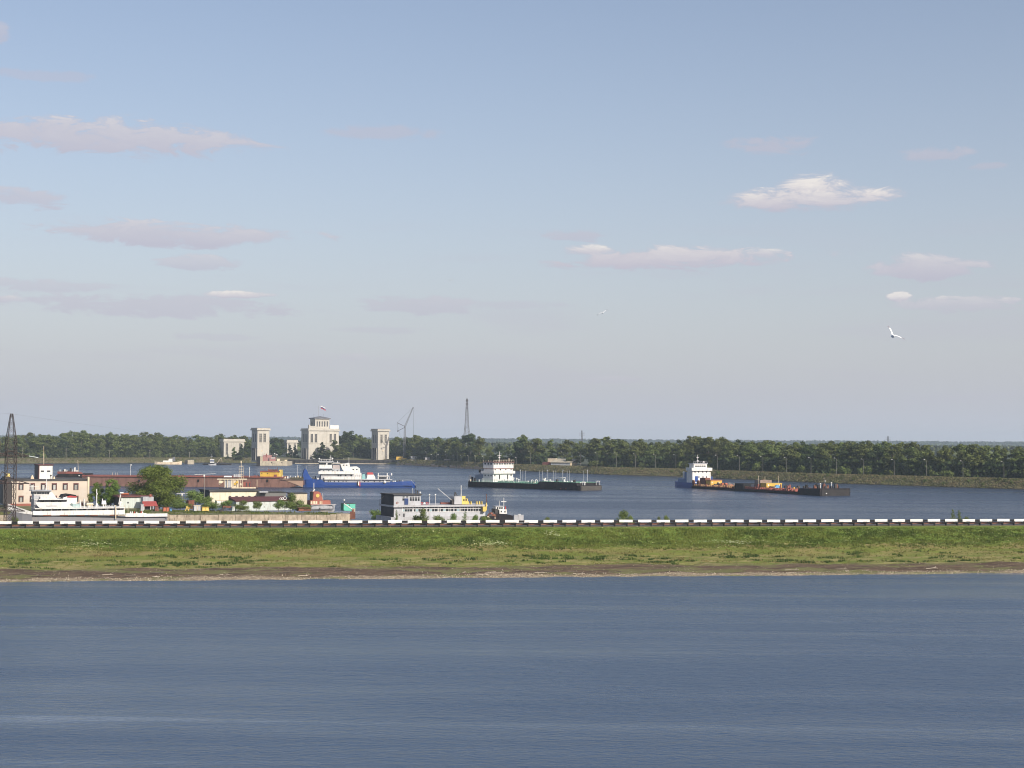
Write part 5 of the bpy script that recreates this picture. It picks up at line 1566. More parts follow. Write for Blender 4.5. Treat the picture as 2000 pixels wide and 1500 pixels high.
for i in range(9):
    m_ = MB(); yy = 1 + (i % 3) * 1.2; xx = .6 + i * .75; m_.box(xx, xx + .4, yy, yy + .4, z1_, z1_ + .9 + (i % 2) * .5, .05); m_.make('stern_gear', (M_cream, M_greywall, M_red, M_darksteel, M_white)[i % 5], tk)
for px_, kk in ((1016, 1), (1021, 0), (1026.5, 0), (1054, 0), (1059, 0), (1068.5, 1), (1080.5, 0), (1085.5, 0), (1099, 1), (1107.5, 0), (1112.5, 0), (1140, 0), (1147, 1)):
    yp = 3.0 if px_ < 1130 else 7.0
    xx = f.xz(px_, 943, yp)[0]
    zz = f.xz(px_, 917.5 if kk else 919, yp)[1]
    m_ = MB(); m_.cyl((xx, yp, z1_), (xx, yp, zz), .085 if kk else .06, 6)
    if kk: m_.box(xx - .15, xx + .15, yp - .15, yp + .15, zz - .3, zz)
    m_.make('vent_pole', M_greywall, tk)
for px_, rr in ((984, .5), (993, .4), (1039.5, .5), (1047.5, .6)):
    xx = f.xz(px_, 941, 2.2)[0]
    m_ = MB(); m_.torus((xx, 2.2, z1_ + .75), rr, .2, 'x'); m_.make('hose_reel', M_white, tk)
for px_, hh_ in ((1003, 1.6), (1009, 1.5), (1013, 1.2), (1065, 1.8), (1068, 1.0), (1077, .9), (1080, .9), (1104, .8), (1108, 1.0), (1138, .9), (1142, .9), (951, 1.1), (957, 1.0), (961, 1.0)):
    xx = f.xz(px_, 941, 2.0)[0]
    m_ = MB(); m_.cyl((xx, 2.0, z1_), (xx, 2.0, z1_ + hh_), .2, 8); m_.sphere((xx, 2.0, z1_ + hh_), .32, 8, 5); m_.make('mushroom_vent', M_white, tk)
for pa, pb_ in ((1090, 1098), (1164, 1172)):
    yq = 3.0 if pa < 1130 else 8.6
    xx0, xx1 = f.xz(pa, 943, yq)[0], f.xz(pb_, 943, yq)[0]
    xx1 = min(xx1, xe - .3); zq = z2_ + .5 if pa < 1130 else z2_ - .45
    m_ = MB()
    for xx in (xx0, xx1):
        for yy in (yq, yq + 1.5): m_.box(xx - .06, xx + .06, yy - .06, yy + .06, zq, zq + 1.4)
    m_.box(xx0 - .1, xx1 + .1, yq - .2, yq + 1.7, zq + 1.3, zq + 1.45); m_.make('winch_shelter', M_white, tk)
for i in range(6):
    m_ = MB(); xx = xe - 1.5 - i * .9; m_.box(xx, xx + .5, 1.2 + i % 3, 1.8 + i % 3, z2_ - .45, z2_ + .2 + (i % 2) * .4, .05); m_.make('bow_gear', (M_darksteel, M_white, M_deckgrey)[i % 3], tk)
for px_, yy, hh_, mm in ((918, 2.5, 2.2, M_white), (922, 4.5, 1.6, M_black), (928, 3.0, 1.3, M_redox), (934, 2.0, 1.8, M_greywall), (938, 4.0, 2.4, M_white), (944, 1.6, 1.4, M_white), (948, 2.0, 1.0, M_deckgreen),
                       (1031, 2.4, .9, M_white), (1035, 3.6, .7, M_darksteel), (1044, 2.0, 1.0, M_cream), (1062, 2.6, 1.3, M_white), (1074, 3.2, 1.1, M_white), (1088, 2.2, 1.2, M_darksteel), (1102, 3.0, 1.2, M_white), (1116, 2.2, .9, M_greywall), (1122, 3.4, 1.1, M_darksteel)):
    xx = f.xz(px_, 943, yy)[0]
    m_ = MB(); m_.box(xx - .35, xx + .35, yy - .4, yy + .4, z1_, z1_ + hh_ + (.5 if px_ > 1050 else 0), .08); m_.make('deck_gear', mm, tk)
m_ = MB(); zb_ = z1_ + 1.0
for k in range(40):
    xx = 1 + k * (xf - 2) / 40; m_.cyl((xx, .12, z1_), (xx, .12, z1_ + 1.0), .03, 4)
m_.bar((1, .12, z1_ + 1.0), (xf - 1, .12, z1_ + 1.0), .04); m_.make('hand_rail', M_greywall, tk)
for px_ in (1095, 1105):
    m_ = MB(); c_ = f.xz(px_, 954.5); m_.cyl((c_[0], -.06, c_[1]), (c_[0], .05, c_[1]), .22, 8); m_.make('hawse_pipe', M_rust, tk)
m_ = MB(); m_.box(xe - .9, xe + .12, .5, B_ - .5, -.3, z2_ - .6); m_.make('bow_transom', mat('grey_brown_hull', (.075, .068, .06), .7, .15, .5), tk)

# ================================================================== PUSHER WITH TWO BARGES
f = Fr(1316, 0, -67, py=951.2)
pu = f.thing('pusher_tug', 'blue hulled pusher tug with tall white wheelhouse behind the rusty barges', 'ship')
B_ = 9.5
xp = place_face(f, 1352, 925, .8) + 1.6
m_ = MB(); hull(m_, [(-.6, 2.3, .7), (0, 2.2, .9), (2, 1.9, 1), (xp, 1.9, 1)], B_, B_ / 2, zb=-.7, flare=.03); m_.make('hull', M_blue, pu)
XS = xp - 1.5
XS = place_face(f, 1352, 925, .8)
xp = XS + 1.6
zf = lambda py: f.yz(1370, py, XS)[1]
yf = lambda px: f.yz(px, 925, XS)[0]
m_ = MB(); m_.box(XS - 4.2, XS, yf(1352.5), yf(1388), 1.9, zf(922)); m_.make('lower_deckhouse', M_white, pu)
m_ = MB(); m_.box(XS - 4, XS - .2, yf(1353.5), yf(1386), zf(922), zf(914)); m_.make('middle_deckhouse', M_white, pu)
m_ = MB(); m_.box(XS - 3.6, XS + .6, yf(1349.5), yf(1389.5), zf(919.5), zf(913.5)); m_.make('bridge_wing', M_white, pu)
m_ = MB(); m_.box(XS - 3.6, XS - .4, yf(1356), yf(1382), zf(913.5) - .02, zf(906)); m_.make('wheelhouse', M_white, pu)
m_ = MB(); m_.box(XS - 3.8, XS - .1, yf(1354), yf(1383), zf(906), zf(905)); m_.make('wheelhouse_roof', M_greywall, pu)
m_ = MB()
for i in range(7):
    yy = yf(1355) + (yf(1382) - yf(1355)) * i / 6; m_.box(XS - .4, XS - .3, yy - .03, yy + .03, zf(905), zf(902))
m_.box(XS - .4, XS - .3, yf(1355), yf(1382), zf(902.4), zf(901.8)); m_.make('roof_rail', M_greywall, pu)
for i in range(5):
    yy = yf(1360.5 + i * 4.2); window(pu, XS - .38, yy, zf(911.6), .75, zf(909.4) - zf(911.6), axis='x')
for i, px_ in enumerate((1357.5, 1364.5, 1372.5, 1380)):
    window(pu, XS + .6, yf(px_), zf(918) , .0 + .45, .45, axis='x') if False else window(pu, XS + .02, yf(px_), zf(923), .42, .5, axis='x')
for i, px_ in enumerate((1365, 1373, 1380)):
    window(pu, XS, yf(px_), zf(933), .42, .5, axis='x')
m_ = MB(); m_.box(XS - .02, XS + .1, yf(1357.5), yf(1363), zf(941), zf(930)); m_.make('door', M_blue, pu)
m_ = MB(); m_.cyl((XS - 2, yf(1368), zf(905)), (XS - 2, yf(1368), zf(888)), .08); m_.box(XS - 2.1, XS - 1.9, yf(1365.5), yf(1370.5), zf(894), zf(893.4)); m_.box(XS - 2.2, XS - 1.8, yf(1366), yf(1370), zf(901), zf(899.8)); m_.make('mast', M_white, pu)
m_ = MB(); m_.sphere((XS - .6, yf(1376), zf(902.5)), .35, 8, 5); m_.make('radar_dome', M_white, pu)
m_ = MB(); m_.box(1.5, XS - 4.3, 1.0, B_ - 1, 1.9, 3.2); m_.make('engine_casing', mat('shade_blue', (.12, .19, .34), .6, .1, .5), pu)  # blue colour stands for shade on the tug's left side
m_ = MB(); m_.box(XS - 7.5, XS - 4.3, 2.0, B_ - 1.5, 3.2, 5.6); m_.make('aft_house', mat('shade_blue', (.12, .19, .34), .6, .1, .5), pu)  # left side again, shade put into the colour
for yy in (2.2, 4.6):
    m_ = MB(); m_.cyl((3.5, yy, 3.2), (3.5, yy, 5.2), .4, 8); m_.sphere((3.5, yy, 5.3), .5, 8, 5); m_.make('vent_cowl', M_white, pu)
m_ = MB(); m_.box(XS - 4, XS - .5, yf(1389), yf(1394), zf(941), zf(931)); m_.make('winch_house', M_bluedk, pu)

loc2 = f.loc + Vector((f.c, f.n, 0)) * (xp + .4)


class Fr2(Fr):
    def __init__(s, loc, rotdeg):
        s.rot = R(rotdeg); s.loc = loc
        s.c, s.n = math.cos(s.rot), math.sin(s.rot)
        o = CAM - loc
        s.o = Vector((o.x * s.c + o.y * s.n, -o.x * s.n + o.y * s.c, o.z))
        s.mpp = loc.y / FPX


g = Fr2(loc2, -67)
b1 = thing('rusty_barge', 'ochre and rust barge with a yellow deckhouse right in front of the pusher tug', 'barge', g.loc, g.rot)
x1e = g.xz(1437, 958)[0]
m_ = MB(); hull(m_, [(0, .7, 1), (x1e, .7, 1)], 11.5, 5.2, zb=-.6, flare=.02); m_.make('hull', M_hullblack, b1)
m_ = MB(); m_.box(.1, x1e - .1, 2.6, 2.75, .7, 1.5); m_.box(.1, x1e - .1, 9.6, 9.7, .7, 1.5); m_.make('coaming', mat('ochre_rust_paint', (.42, .24, .11), .8, .25, .8, dirt=(.2, .08, .05), dirt_amt=.5, dirt_scale=1.2), b1)
m_ = MB(); m_.box(.1, x1e - .1, -.3, 10.7, .703, .8); m_.make('deck', M_redox, b1)
for i in range(26):
    m_ = MB(); xx = i * x1e / 26 + .4; m_.box(xx, xx + .3, -.4, 2.4, .8, random.uniform(1.35, 1.75)); m_.make('sun_catch_frame', MATS['ochre_rust_paint'] if i % 4 else M_rust, b1)  # added cross plates, shaped so their bow faces catch the sun


def ybox(fr, root, pa, pb_, pt, pbm, xface, dx, m, nm):
    mm_ = MB(); r_ = fr.boxx(mm_, pa, pb_, pt, pbm, xface - dx, xface)
    mm_.make(nm, m, root)
    return r_





xf1 = place_face(g, 1388, 944, 1.0)
ya, yb, za, zb = ybox(g, b1, 1388, 1410, 938.5, 950, xf1, 3.2, M_yellow, 'deckhouse')
m_ = MB(); m_.box(xf1 - 3.3, xf1 + .1, ya - .1, yb + .1, zb + .003, zb + .2); m_.make('deckhouse_roof', M_orange, b1)
for px_ in (1391, 1404):
    window(b1, xf1, g.yz(px_, 944, xf1)[0], za + 1.1, .45, .5, M_white, axis='x')
m_ = MB(); m_.box(xf1 - 7.5, xf1 - 3.5, ya - .2, ya + 2.2, 1.3, 3.8, .2); m_.make('winch', M_rust, b1)
for i in range(13):
    xx = random.uniform(1, x1e - 1); yy = random.uniform(.2, 4); s__ = random.uniform(.25, .55)
    m_ = MB(); m_.box(xx - s__, xx + s__, yy - s__, yy + s__, 1.3, 1.3 + random.uniform(.5, 1.3), .08); m_.make('deck_gear', random.choice([M_rust, M_redox, M_cream, M_darksteel, M_orange]), b1)
for xx in (1.0, 4.5):
    m_ = MB(); m_.cyl((xx, -.6, 2.2), (xx, -.1, 2.2), .75, 10); m_.make('tyre_fender', M_rust, b1)
m_ = MB()
for i in range(8): m_.box(x1e - 6 + i * .8, x1e - 5.94 + i * .8, .6, .66, 1.3, 2.6)
m_.make('railing', M_cream, b1)

loc3 = g.loc + Vector((g.c, g.n, 0)) * (x1e + .4)
h = Fr2(loc3, -67)
b2 = thing('red_barge', 'red decked barge with black bow and yellow deckhouse at the head of the convoy', 'barge', h.loc, h.rot)
x2e = h.xz(1604, 969.5)[0]
xb_ = h.xz(1560, 966)[0]
m_ = MB(); hull(m_, [(0, .8, 1), (xb_, .7, 1), (xb_ + .8, 2.0, 1), (x2e - .3, 2.3, 1), (x2e, 2.3, .97)], 11.5, 5.2, zb=-.6, flare=.02); m_.make('hull', M_hullblack, b2)
m_ = MB(); m_.box(0, 5.5, -.6, 9, .4, 2.6); m_.make('stern_block', M_black, b2)
m_ = MB(); m_.box(5.6, xb_, 2.9, 3.0, .8, 1.6); m_.box(5.6, xb_, -.3, 10.7, .81, .95); m_.make('coaming', mat('faded_red_paint', (.34, .1, .075), .75, .2, .8, dirt=(.17, .08, .06), dirt_amt=.5, dirt_scale=1), b2)
for i in range(30):
    m_ = MB(); xx = 6 + i * (xb_ - 6.6) / 30; m_.box(xx, xx + .3, -.4, 2.7, .95, random.uniform(1.4, 1.85)); m_.make('sun_catch_frame', MATS['faded_red_paint'] if i % 4 else M_rust, b2)  # more added plates, turned to catch sun on their bow faces
xf2 = place_face(h, 1497, 950, 1.0)
ya, yb, za, zb = ybox(h, b2, 1497, 1527, 944.5, 957, xf2, 3.5, M_yellow, 'deckhouse')
m_ = MB(); m_.box(xf2 - 3.6, xf2 + .1, ya - .1, yb + .1, zb + .003, zb + .15); m_.make('deckhouse_roof', M_paleyel, b2)
for px_ in (1501, 1523):
    window(b2, xf2, h.yz(px_, 950, xf2)[0], za + 1.3, .5, .55, M_white, axis='x')
m_ = MB(); m_.box(xf2 - 7, xf2 - 3.6, ya - .3, ya + 4.5, 1.3, za + 3.2, .1); m_.make('machinery_house', mat('rusty_grey_paint', (.2, .15, .13), .8, .2, .8), b2)
m_ = MB(); c_y = h.yz(1517, 954, xf2 + .6)[0]; m_.cyl((xf2 + .5, c_y, za + 1.0), (xf2 + 1.3, c_y, za + 1.0), .75, 12); m_.make('blue_tank', M_tarp, b2)
m_ = MB(); c_y = h.yz(1509, 957, xf2 + .6)[0]; m_.box(xf2 + .5, xf2 + 1.6, c_y - 1.4, c_y + .6, 1.45, 2.0, .2); m_.make('dinghy', M_white, b2)
for px_, pt in ((1481, 929), (1494, 930), (1521, 929)):
    xx = xf2 - (4 if px_ < 1500 else 1); yy, zz = h.yz(px_, pt, xx)
    m_ = MB(); m_.cyl((xx, yy, 1.4), (xx, yy, zz), .07); m_.make('mast', M_cream, b2)
m_ = MB(); yy, zz = h.yz(1491, 941, xf2 - 5); m_.torus((xf2 - 5, yy, zz), .6, .3, 'x'); m_.make('pulley', M_orange, b2)
for i in range(26):
    xx = random.uniform(6, xb_ - .5); yy = random.uniform(.1, 5.5); s__ = random.uniform(.2, .5)
    if abs(xx - xf2 + 2) < 4 and yy > .5: continue
    m_ = MB(); m_.box(xx - s__, xx + s__, yy - s__, yy + s__, 1.4, 1.45 + random.uniform(.5, 1.5), .08); m_.make('deck_gear', random.choice([M_redox, M_rust, M_redox, M_darksteel, M_yellow, M_greywall]), b2)
for i in range(18):
    yy = random.uniform(.4, 10.2); xx = random.uniform(xb_ + 1, x2e - .6); s__ = random.uniform(.2, .5)
    m_ = MB(); m_.box(xx - s__, xx + s__, yy - s__, yy + s__, 2.1, 2.3 + random.uniform(.4, 1.3), .12); m_.make('bow_gear', random.choice([M_rust, M_darksteel, M_black, M_darksteel, M_black, M_rust]), b2)
for yy, hh_ in ((3.1, 1.2), (7.2, 1.5)):
    m_ = MB(); m_.cyl((x2e - 5, yy, 2.2), (x2e - 5, yy, 2.2 + hh_), .12, 6); m_.sphere((x2e - 5, yy, 2.3 + hh_), .28, 8, 5); m_.make('deck_light', M_white, b2)
yy, zz = h.yz(1611, 932, x2e - 6)
m_ = MB(); m_.cyl((x2e - 6, yy, 2.2), (x2e - 6, yy, zz), .06); m_.box(x2e - 6.2, x2e - 5.8, yy - .2, yy + .2, zz - 1.6, zz - .9); m_.make('signal_mast', M_galv, b2)
m_ = MB(); m_.box(x2e - .5, x2e + .12, .1, 10.3, -.2, 1.9); m_.make('bow_plate', mat('dark_brown_hull', (.018, .015, .015), .6, .2, .5), b2)
m_ = MB(); c_ = h.xz(1607, 966); m_.box(x2e + .02, x2e + .2, 1.6, 2.0, .6, .9); m_.make('draught_mark', M_white, b2)
for px_ in (1437, 1458):
    pass
# ================================================================== LOCK COMPLEX
LR = 33
_sp = [((Vector((p.x, p.y, 0))), 1000 + FPX * (Vector((p.x, p.y, -16)).dot(right)) / (Vector((p.x, p.y, -16)).dot(fwd))) for p in fine if p.y > 300]


def shore_at(px):
    best = None
    for (a, pa), (b, pb_) in zip(_sp, _sp[1:]):
        if (pa - px) * (pb_ - px) <= 0 and abs(pb_ - pa) > 1e-6 and abs(pa) < 6000:
            u = (px - pa) / (pb_ - pa)
            return a.lerp(b, u)
    return _sp[-1][0].copy()


SD = lambda px: shore_at(px).y


def recess(par, f, pa, pb_, pt, pbm, y=0.0, m=None, n=1):
    """tall window: dark glass in a stone surround"""
    xa, zb = f.xz(pa, pbm, y); xb, zt = f.xz(pb_, pt, y)
    m1 = MB(); m1.box(xa, xb, y - .05, y + .1, zb, zt); w = m1.make('window', m or M_stonedk, par)
    m1 = MB()
    m1.box(xa - .22, xa - .01, y - .22, y - .003, zb - .2, zt + .2); m1.box(xb + .01, xb + .22, y - .22, y - .003, zb - .2, zt + .2)
    m1.box(xa - .01, xb + .01, y - .22, y - .003, zt + .01, zt + .2); m1.box(xa - .01, xb + .01, y - .25, y - .003, zb - .2, zb - .01)
    m1.make('surround', M_stone, w)
    m1 = MB()
    m1.box((xa + xb) / 2 - .05, (xa + xb) / 2 + .05, y - .095, y - .052, zb, zt)
    for k in (1, 2, 3):
        zz = zb + (zt - zb) * k / 4; m1.box(xa, xb, y - .09, y - .055, zz - .05, zz + .05)
    m1.make('glazing_bar', M_concpale, w)


def lock_tower(px0, d0, lab, L, topy, x_, cor, wins, wy, ledge, base, depth_m, roofm, emb, cols=True):
    f = Fr(px0, 3.0, LR, depth=d0)
    tw = f.thing('lock_tower', lab, 'tower', 'pale stone towers of the ship lock')
    m_ = MB(); x0, x1, z0, z1 = f.box(m_, px0, x_, topy + 4.5, base, 0, depth_m); z0 = -1.0; m_ = MB(); m_.box(x0, x1, 0, depth_m, -1, z1); m_.make('shaft', M_stone, tw)
    zc0, zc1 = f.xz(px0, cor)[1], f.xz(px0, cor - 1.7)[1]
    m_ = MB(); m_.box(x0 - .75, x1 + .75, -.75, depth_m + .75, z1 + .003, zc1 + .1, -.0); m_.make('cornice', M_stone, tw)
    m_ = MB(); m_.box(x0 - .35, x1 + .35, -.35, depth_m + .35, zc1 + .103, f.xz(px0, topy)[1]); m_.make('parapet', M_stone, tw)
    m_ = MB(); m_.box(x0 - .5, x1 + .5, -.5, depth_m + .5, f.xz(px0, topy)[1] + .003, f.xz(px0, topy)[1] + .18); m_.make('roof', roofm, tw)
    for pa, pb_ in wins: recess(tw, f, pa, pb_, wy[0], wy[1])
    zl = f.xz(px0, ledge)[1]
    m_ = MB(); m_.box(x0 - .15, x1 + .15, -.15, depth_m + .15, zl - .12, zl + .15); m_.make('ledge', M_stone, tw)
    m_ = MB(); c_ = f.P(emb, 880.5, 0); m_.cyl((c_[0], -.12, c_[2]), (c_[0], -.003, c_[2]), .55, 8); m_.make('emblem', M_cream, tw)
    # left flank: long recess with dark columns, its shade put into the panel colour
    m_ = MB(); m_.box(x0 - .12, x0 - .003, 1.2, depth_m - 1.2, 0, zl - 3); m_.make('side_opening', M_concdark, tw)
    for k in range(3):
        m_ = MB(); yy = 1.8 + k * (depth_m - 3.6) / 2; m_.box(x0 - .5, x0 - .13, yy - .25, yy + .25, 0, zl - 3); m_.make('pilaster', M_stone, tw)
    m_ = MB()
    for k in range(2):
        yy = depth_m * (.33 + .34 * k); m_.box(x0 - .06, x0 - .003, yy - .45, yy + .45, f.xz(px0, wy[1])[1], f.xz(px0, wy[0])[1])
    m_.make('side_window', M_stonedk, tw)
    m_ = MB(); m_.box(x0 - 1.3, x0 - .01, depth_m * .3, depth_m * .6, zl - 4.2, zl - 4.0); m_.box(x0 - 1.3, x0 - 1.24, depth_m * .3, depth_m * .6, zl - 4, zl - 3.1); m_.make('balcony', M_darksteel, tw)
    return f, tw


lock_tower(502.7, 1006, 'pale stone lock tower on the pier at the left, with two tall windows', 'l', 836, 526, 840.3, ((506.3, 511), (514.4, 519)), (847, 863), 866.3, 897, 9.5, M_roofgrey, 511.5)
lock_tower(738, SD(738) + 6, 'pale stone lock tower on the quay right of the flagged control house', 'r', 838, 760, 842.6, ((743, 746.8), (751.3, 755)), (849, 865), 867, 900, 9.5, M_roofred, 748)

f = Fr(603, 3.0, LR, depth=SD(603) + 6)
mh = f.thing('control_house', 'large pale stone lock control house with roof turret and flag', 'building')
x0, z1 = f.xz(603, 841); x1 = f.xz(662, 870)[0]; xm = f.xz(638, 870)[0]
D_ = 12.0
m_ = MB(); m_.box(x0, xm - .15, 0, D_, -1, z1); m_.box(xm - .15, xm + .35, .6, D_, -1, z1); m_.box(xm + .35, x1, .35, D_, -1, z1); m_.make('wall', M_stone, mh)
zc = f.xz(603, 839)[1]
m_ = MB(); m_.box(x0 - .7, xm, -.7, D_ + .7, z1 + .003, zc); m_.box(xm + .003, x1 + .7, -.35, D_ + .7, z1 + .003, zc); m_.make('cornice', M_stone, mh)
zp = f.xz(603, 836.6)[1]
m_ = MB(); m_.box(x0 - .2, xm - .1, -.2, D_ + .2, zc + .003, zp); m_.box(xm - .097, x1 + .2, .15, D_ + .2, zc + .003, zp); m_.make('parapet', M_stone, mh)
for pa, pb_ in ((606.8, 611), (615, 619.3)): recess(mh, f, pa, pb_, 847.5, 863.5)
for pa, pb_ in ((643.8, 647.6), (652.2, 656)): recess(mh, f, pa, pb_, 847.5, 863.5, .35)
zl = f.xz(603, 866)[1]
m_ = MB(); m_.box(x0 - .15, xm - .16, -.15, D_ + .1, zl - .12, zl + .14); m_.box(xm + .36, x1 + .15, .2, D_ + .1, zl - .12, zl + .14); m_.make('ledge', M_stone, mh)
tx0, tz1 = f.xz(615.5, 818, 2.0); tx1 = f.xz(643.3, 830, 2.0)[0]
m_ = MB(); m_.box(tx0, tx1, 2.0, D_ - 2, zp + .003, tz1); tr_ = m_.make('turret', M_stone, mh)
m_ = MB(); rz = f.xz(615, 816.3, 2.0)[1]; m_.box(tx0 - .8, tx1 + .8, 1.2, D_ - 1.2, tz1 + .003, rz)
cx_, cy_ = (tx0 + tx1) / 2, D_ / 2
rp = f.xz(629, 812.8, D_ / 2)[1]
m_.add([(tx0 - .8, 1.2, rz), (tx1 + .8, 1.2, rz), (tx1 + .8, D_ - 1.2, rz), (tx0 - .8, D_ - 1.2, rz), (cx_, cy_, rp)], [(0, 1, 4), (1, 2, 4), (2, 3, 4), (3, 0, 4)])
m_.make('turret_roof', M_roofgrey, mh)
for pc in (619.5, 624.3, 629.2, 634.2, 639.2):
    xa, zb = f.xz(pc - 1.15, 833, 2.0); xb, zt = f.xz(pc + 1.15, 823, 2.0)
    m1 = MB(); m1.box(xa, xb, 1.95, 2.05, zb, zt); w_ = m1.make('window', M_stonedk, tr_)
for k in range(3):
    m1 = MB(); yy = 3.4 + k * 2.3; m1.box(tx0 - .05, tx0 + .05, yy - .4, yy + .4, f.xz(620, 833, 2)[1], f.xz(620, 823, 2)[1]); m1.make('window', M_stonedk, tr_)
m_ = MB(); m_.box(tx1 + .05, x1 + .1, .8, .95, zp + .003, f.xz(650, 830.5, .8)[1]); m_.box(x1, x1 + .12, .95, D_, zp + .003, f.xz(650, 830.5, .8)[1]); m_.make('terrace_screen', M_white, mh)
m_ = MB(); m_.box(x0, x0 + 1.2, 0, 1.2, zp + .003, f.xz(604, 829.5)[1]); m_.box(x0 + 1.22, tx0 - .05, .5, .6, zp + .003, f.xz(604, 831)[1] - .3); m_.make('terrace_parapet', M_stone, mh)
m_ = MB(); m_.box(x0 - .1, x0 - .003, 2, D_ - 1.5, 0, zl - 3.5); m_.make('side_opening', M_concdark, mh)  # flank recess as a flat panel, its shade put into the colour
for k in range(4):
    m_ = MB(); yy = 2.3 + k * 2.5; m_.box(x0 - .5, x0 - .11, yy - .3, yy + .3, 0, zl - 3.5); m_.make('pilaster', M_stone, mh)
for k in range(3):
    m_ = MB(); yy = 2.8 + k * 3; m_.box(x0 - .06, x0 - .003, yy - .55, yy + .55, f.xz(603, 863.5)[1], f.xz(603, 847.5)[1]); m_.make('side_window', M_stonedk, mh)
m_ = MB(); m_.box(x0 + 1.2, x0 + 1.9, -.12, -.003, .2, 1.3); m_.make('plaque', M_darksteel, mh)
m_ = MB(); m_.cyl((cx_ - 1.2, cy_, rp - .6), (cx_ - 1.2, cy_, f.xz(626.5, 793, cy_)[1]), .06, 6); m_.make('flagpole', M_galv, mh)
for dx in (-5.2, 2.6):
    m_ = MB(); m_.cyl((cx_ + dx, cy_ - 1, rz), (cx_ + dx, cy_ - 1, rz + 3.0), .05); m_.make('lightning_rod', M_darksteel, mh)
fl = f.thing('flag', 'white, blue and red striped flag flying over the control house turret', 'flag')
fx0, fz = f.xz(626.3, 792.6, cy_); fx1 = f.xz(636, 796, cy_)[0]
for bi, (nm, mm) in enumerate((('white_stripe', M_white), ('blue_stripe', M_bluedk), ('red_stripe', M_red))):
    b_ = MB(); n_ = 8; hh = 2.1 / 3
    pts_t, pts_b = [], []
    for i in range(n_ + 1):
        u = i / n_; x = fx0 + (fx1 - fx0) * u
        z = fz - 1.25 * u + .22 * math.sin(u * 6.3) - bi * hh
        y = cy_ + .3 * math.sin(u * 7)
        pts_t.append((x, y, z)); pts_b.append((x + .1 * bi, y + .05, z - hh))
    vv = pts_t + pts_b + [(p[0], p[1] + .03, p[2]) for p in pts_t + pts_b]
    n1 = n_ + 1; fs = []
    for i in range(n_):
        fs += [(i, i + 1, n1 + i + 1, n1 + i), (2 * n1 + i, 3 * n1 + i, 3 * n1 + i + 1, 2 * n1 + i + 1),
               (i, 2 * n1 + i, 2 * n1 + i + 1, i + 1), (n1 + i, n1 + i + 1, 3 * n1 + i + 1, 3 * n1 + i)]
    b_.add(vv, fs); b_.make(nm, mm, fl)

for (pa, pb_, pt, wn, dd, lab) in ((436, 478, 857.3, ((441, 445.3), (467, 471)), SD(440) + 24, 'low wide stone gate pavilion left of the lock towers'),
                                   (559.5, 581.5, 859.3, ((563, 565.5), (574.5, 577)), 1160, 'small distant stone pavilion between the left tower and the control house')):
    f = Fr(pa, 3.4, LR, depth=dd)
    pv = f.thing('pavilion', lab, 'pavilion')
    m_ = MB(); x0, x1, z0, z1 = f.box(m_, pa + 1, pb_ - 1, pt + 5.5, 897, 0, 7); m_ = MB(); m_.box(x0, x1, 0, 7, -1, z1); m_.make('wall', M_stone, pv)
    m_ = MB(); m_.box(x0 - .7, x1 + .7, -.7, 7.7, z1 + .003, f.xz(pa, pt + 3.3)[1]); m_.make('cornice', M_stone, pv)
    m_ = MB(); m_.box(x0 - .3, x1 + .3, -.3, 7.3, f.xz(pa, pt + 3.3)[1] + .003, f.xz(pa, pt)[1]); m_.make('parapet', M_stone, pv)
    m_ = MB(); m_.box(x0 - .4, x1 + .4, -.4, 7.4, f.xz(pa, pt)[1] + .003, f.xz(pa, pt)[1] + .15); m_.make('roof', M_roofred, pv)
    for a, b in wn: recess(pv, f, a, b, 866, 888)
    for k in range(3):
        xx = x0 + (x1 - x0) * (.38 + .12 * k); m_ = MB(); m_.box(xx - .25, xx + .25, -.2, -.003, -1, z1); m_.make('pilaster', M_stone, pv)

# lock quay walls
f = Fr(580, 0, 0.5, depth=SD(600) - 5)
lq = f.thing('lock_quay', 'dark stained lock quay wall below the control house', 'quay wall')
m_ = MB(); x0 = f.xz(562, 900)[0]; x1 = f.xz(768, 900)[0]; zt = f.xz(660, 898.3)[1]; m_.box(x0, x1, 0, 14, -1.5, zt); m_.make('wall', M_concdark, lq)
m_ = MB(); m_.box(x0 + 5, x1 + 1, -.12, .003, -.4, .5); m_.make('waterline_course', M_concpale, lq)
m_ = MB(); m_.prism([(x1, -1.5), (x1 + 7.5, -1.5), (x1 + 7.5, .8), (x1 + 4, 2.0), (x1, zt - .1)], 0, 10); m_.make('wing_wall', M_concdark, lq)
for k in range(22):
    m_ = MB(); xx = x0 + 1.5 + k * (x1 - x0 - 2) / 22; m_.box(xx, xx + .5, -.25, -.003, .5, zt - .4); m_.make('fender_timber', M_black, lq)
m_ = MB(); m_.box(x0, x1, .2, .8, zt + .003, zt + .2); m_.make('coping', M_dkgrey, lq)
f = Fr(501, 0, 2, depth=978)
pr = f.thing('pier', 'beige concrete pier head below the left lock tower', 'pier')
m_ = MB(); xa, xb, za, zb = f.box(m_, 508, 561, 900.8, 910, 0, 9); m_.box(xa, xb, 9, 30, -1, zb - .3); m_.make('pier_head', M_concpale, pr)
m_ = MB(); f.box(m_, 501, 507.8, 891.5, 910, -.3, 12); m_.make('guide_wall', M_black, pr)
m_ = MB(); f.box(m_, 508.1, 511, 891.5, 900.5, 0, 8); m_.make('pillar', M_concpale, pr)
for k in range(7):
    m_ = MB(); xx = xa + 1.2 + k * (xb - xa - 2) / 7; m_.box(xx, xx + 1.6, -.1, -.003, .3, zb - .3); m_.make('wall_panel', M_concpale, pr)
for pc in (530.5, 550.5):
    m_ = MB(); f.box(m_, pc - .8, pc + .8, 902.5, 904.5, -.2, -.105); m_.make('ring', M_darksteel, pr)
f = Fr(510, f.loc.z + zb, 2, depth=984)
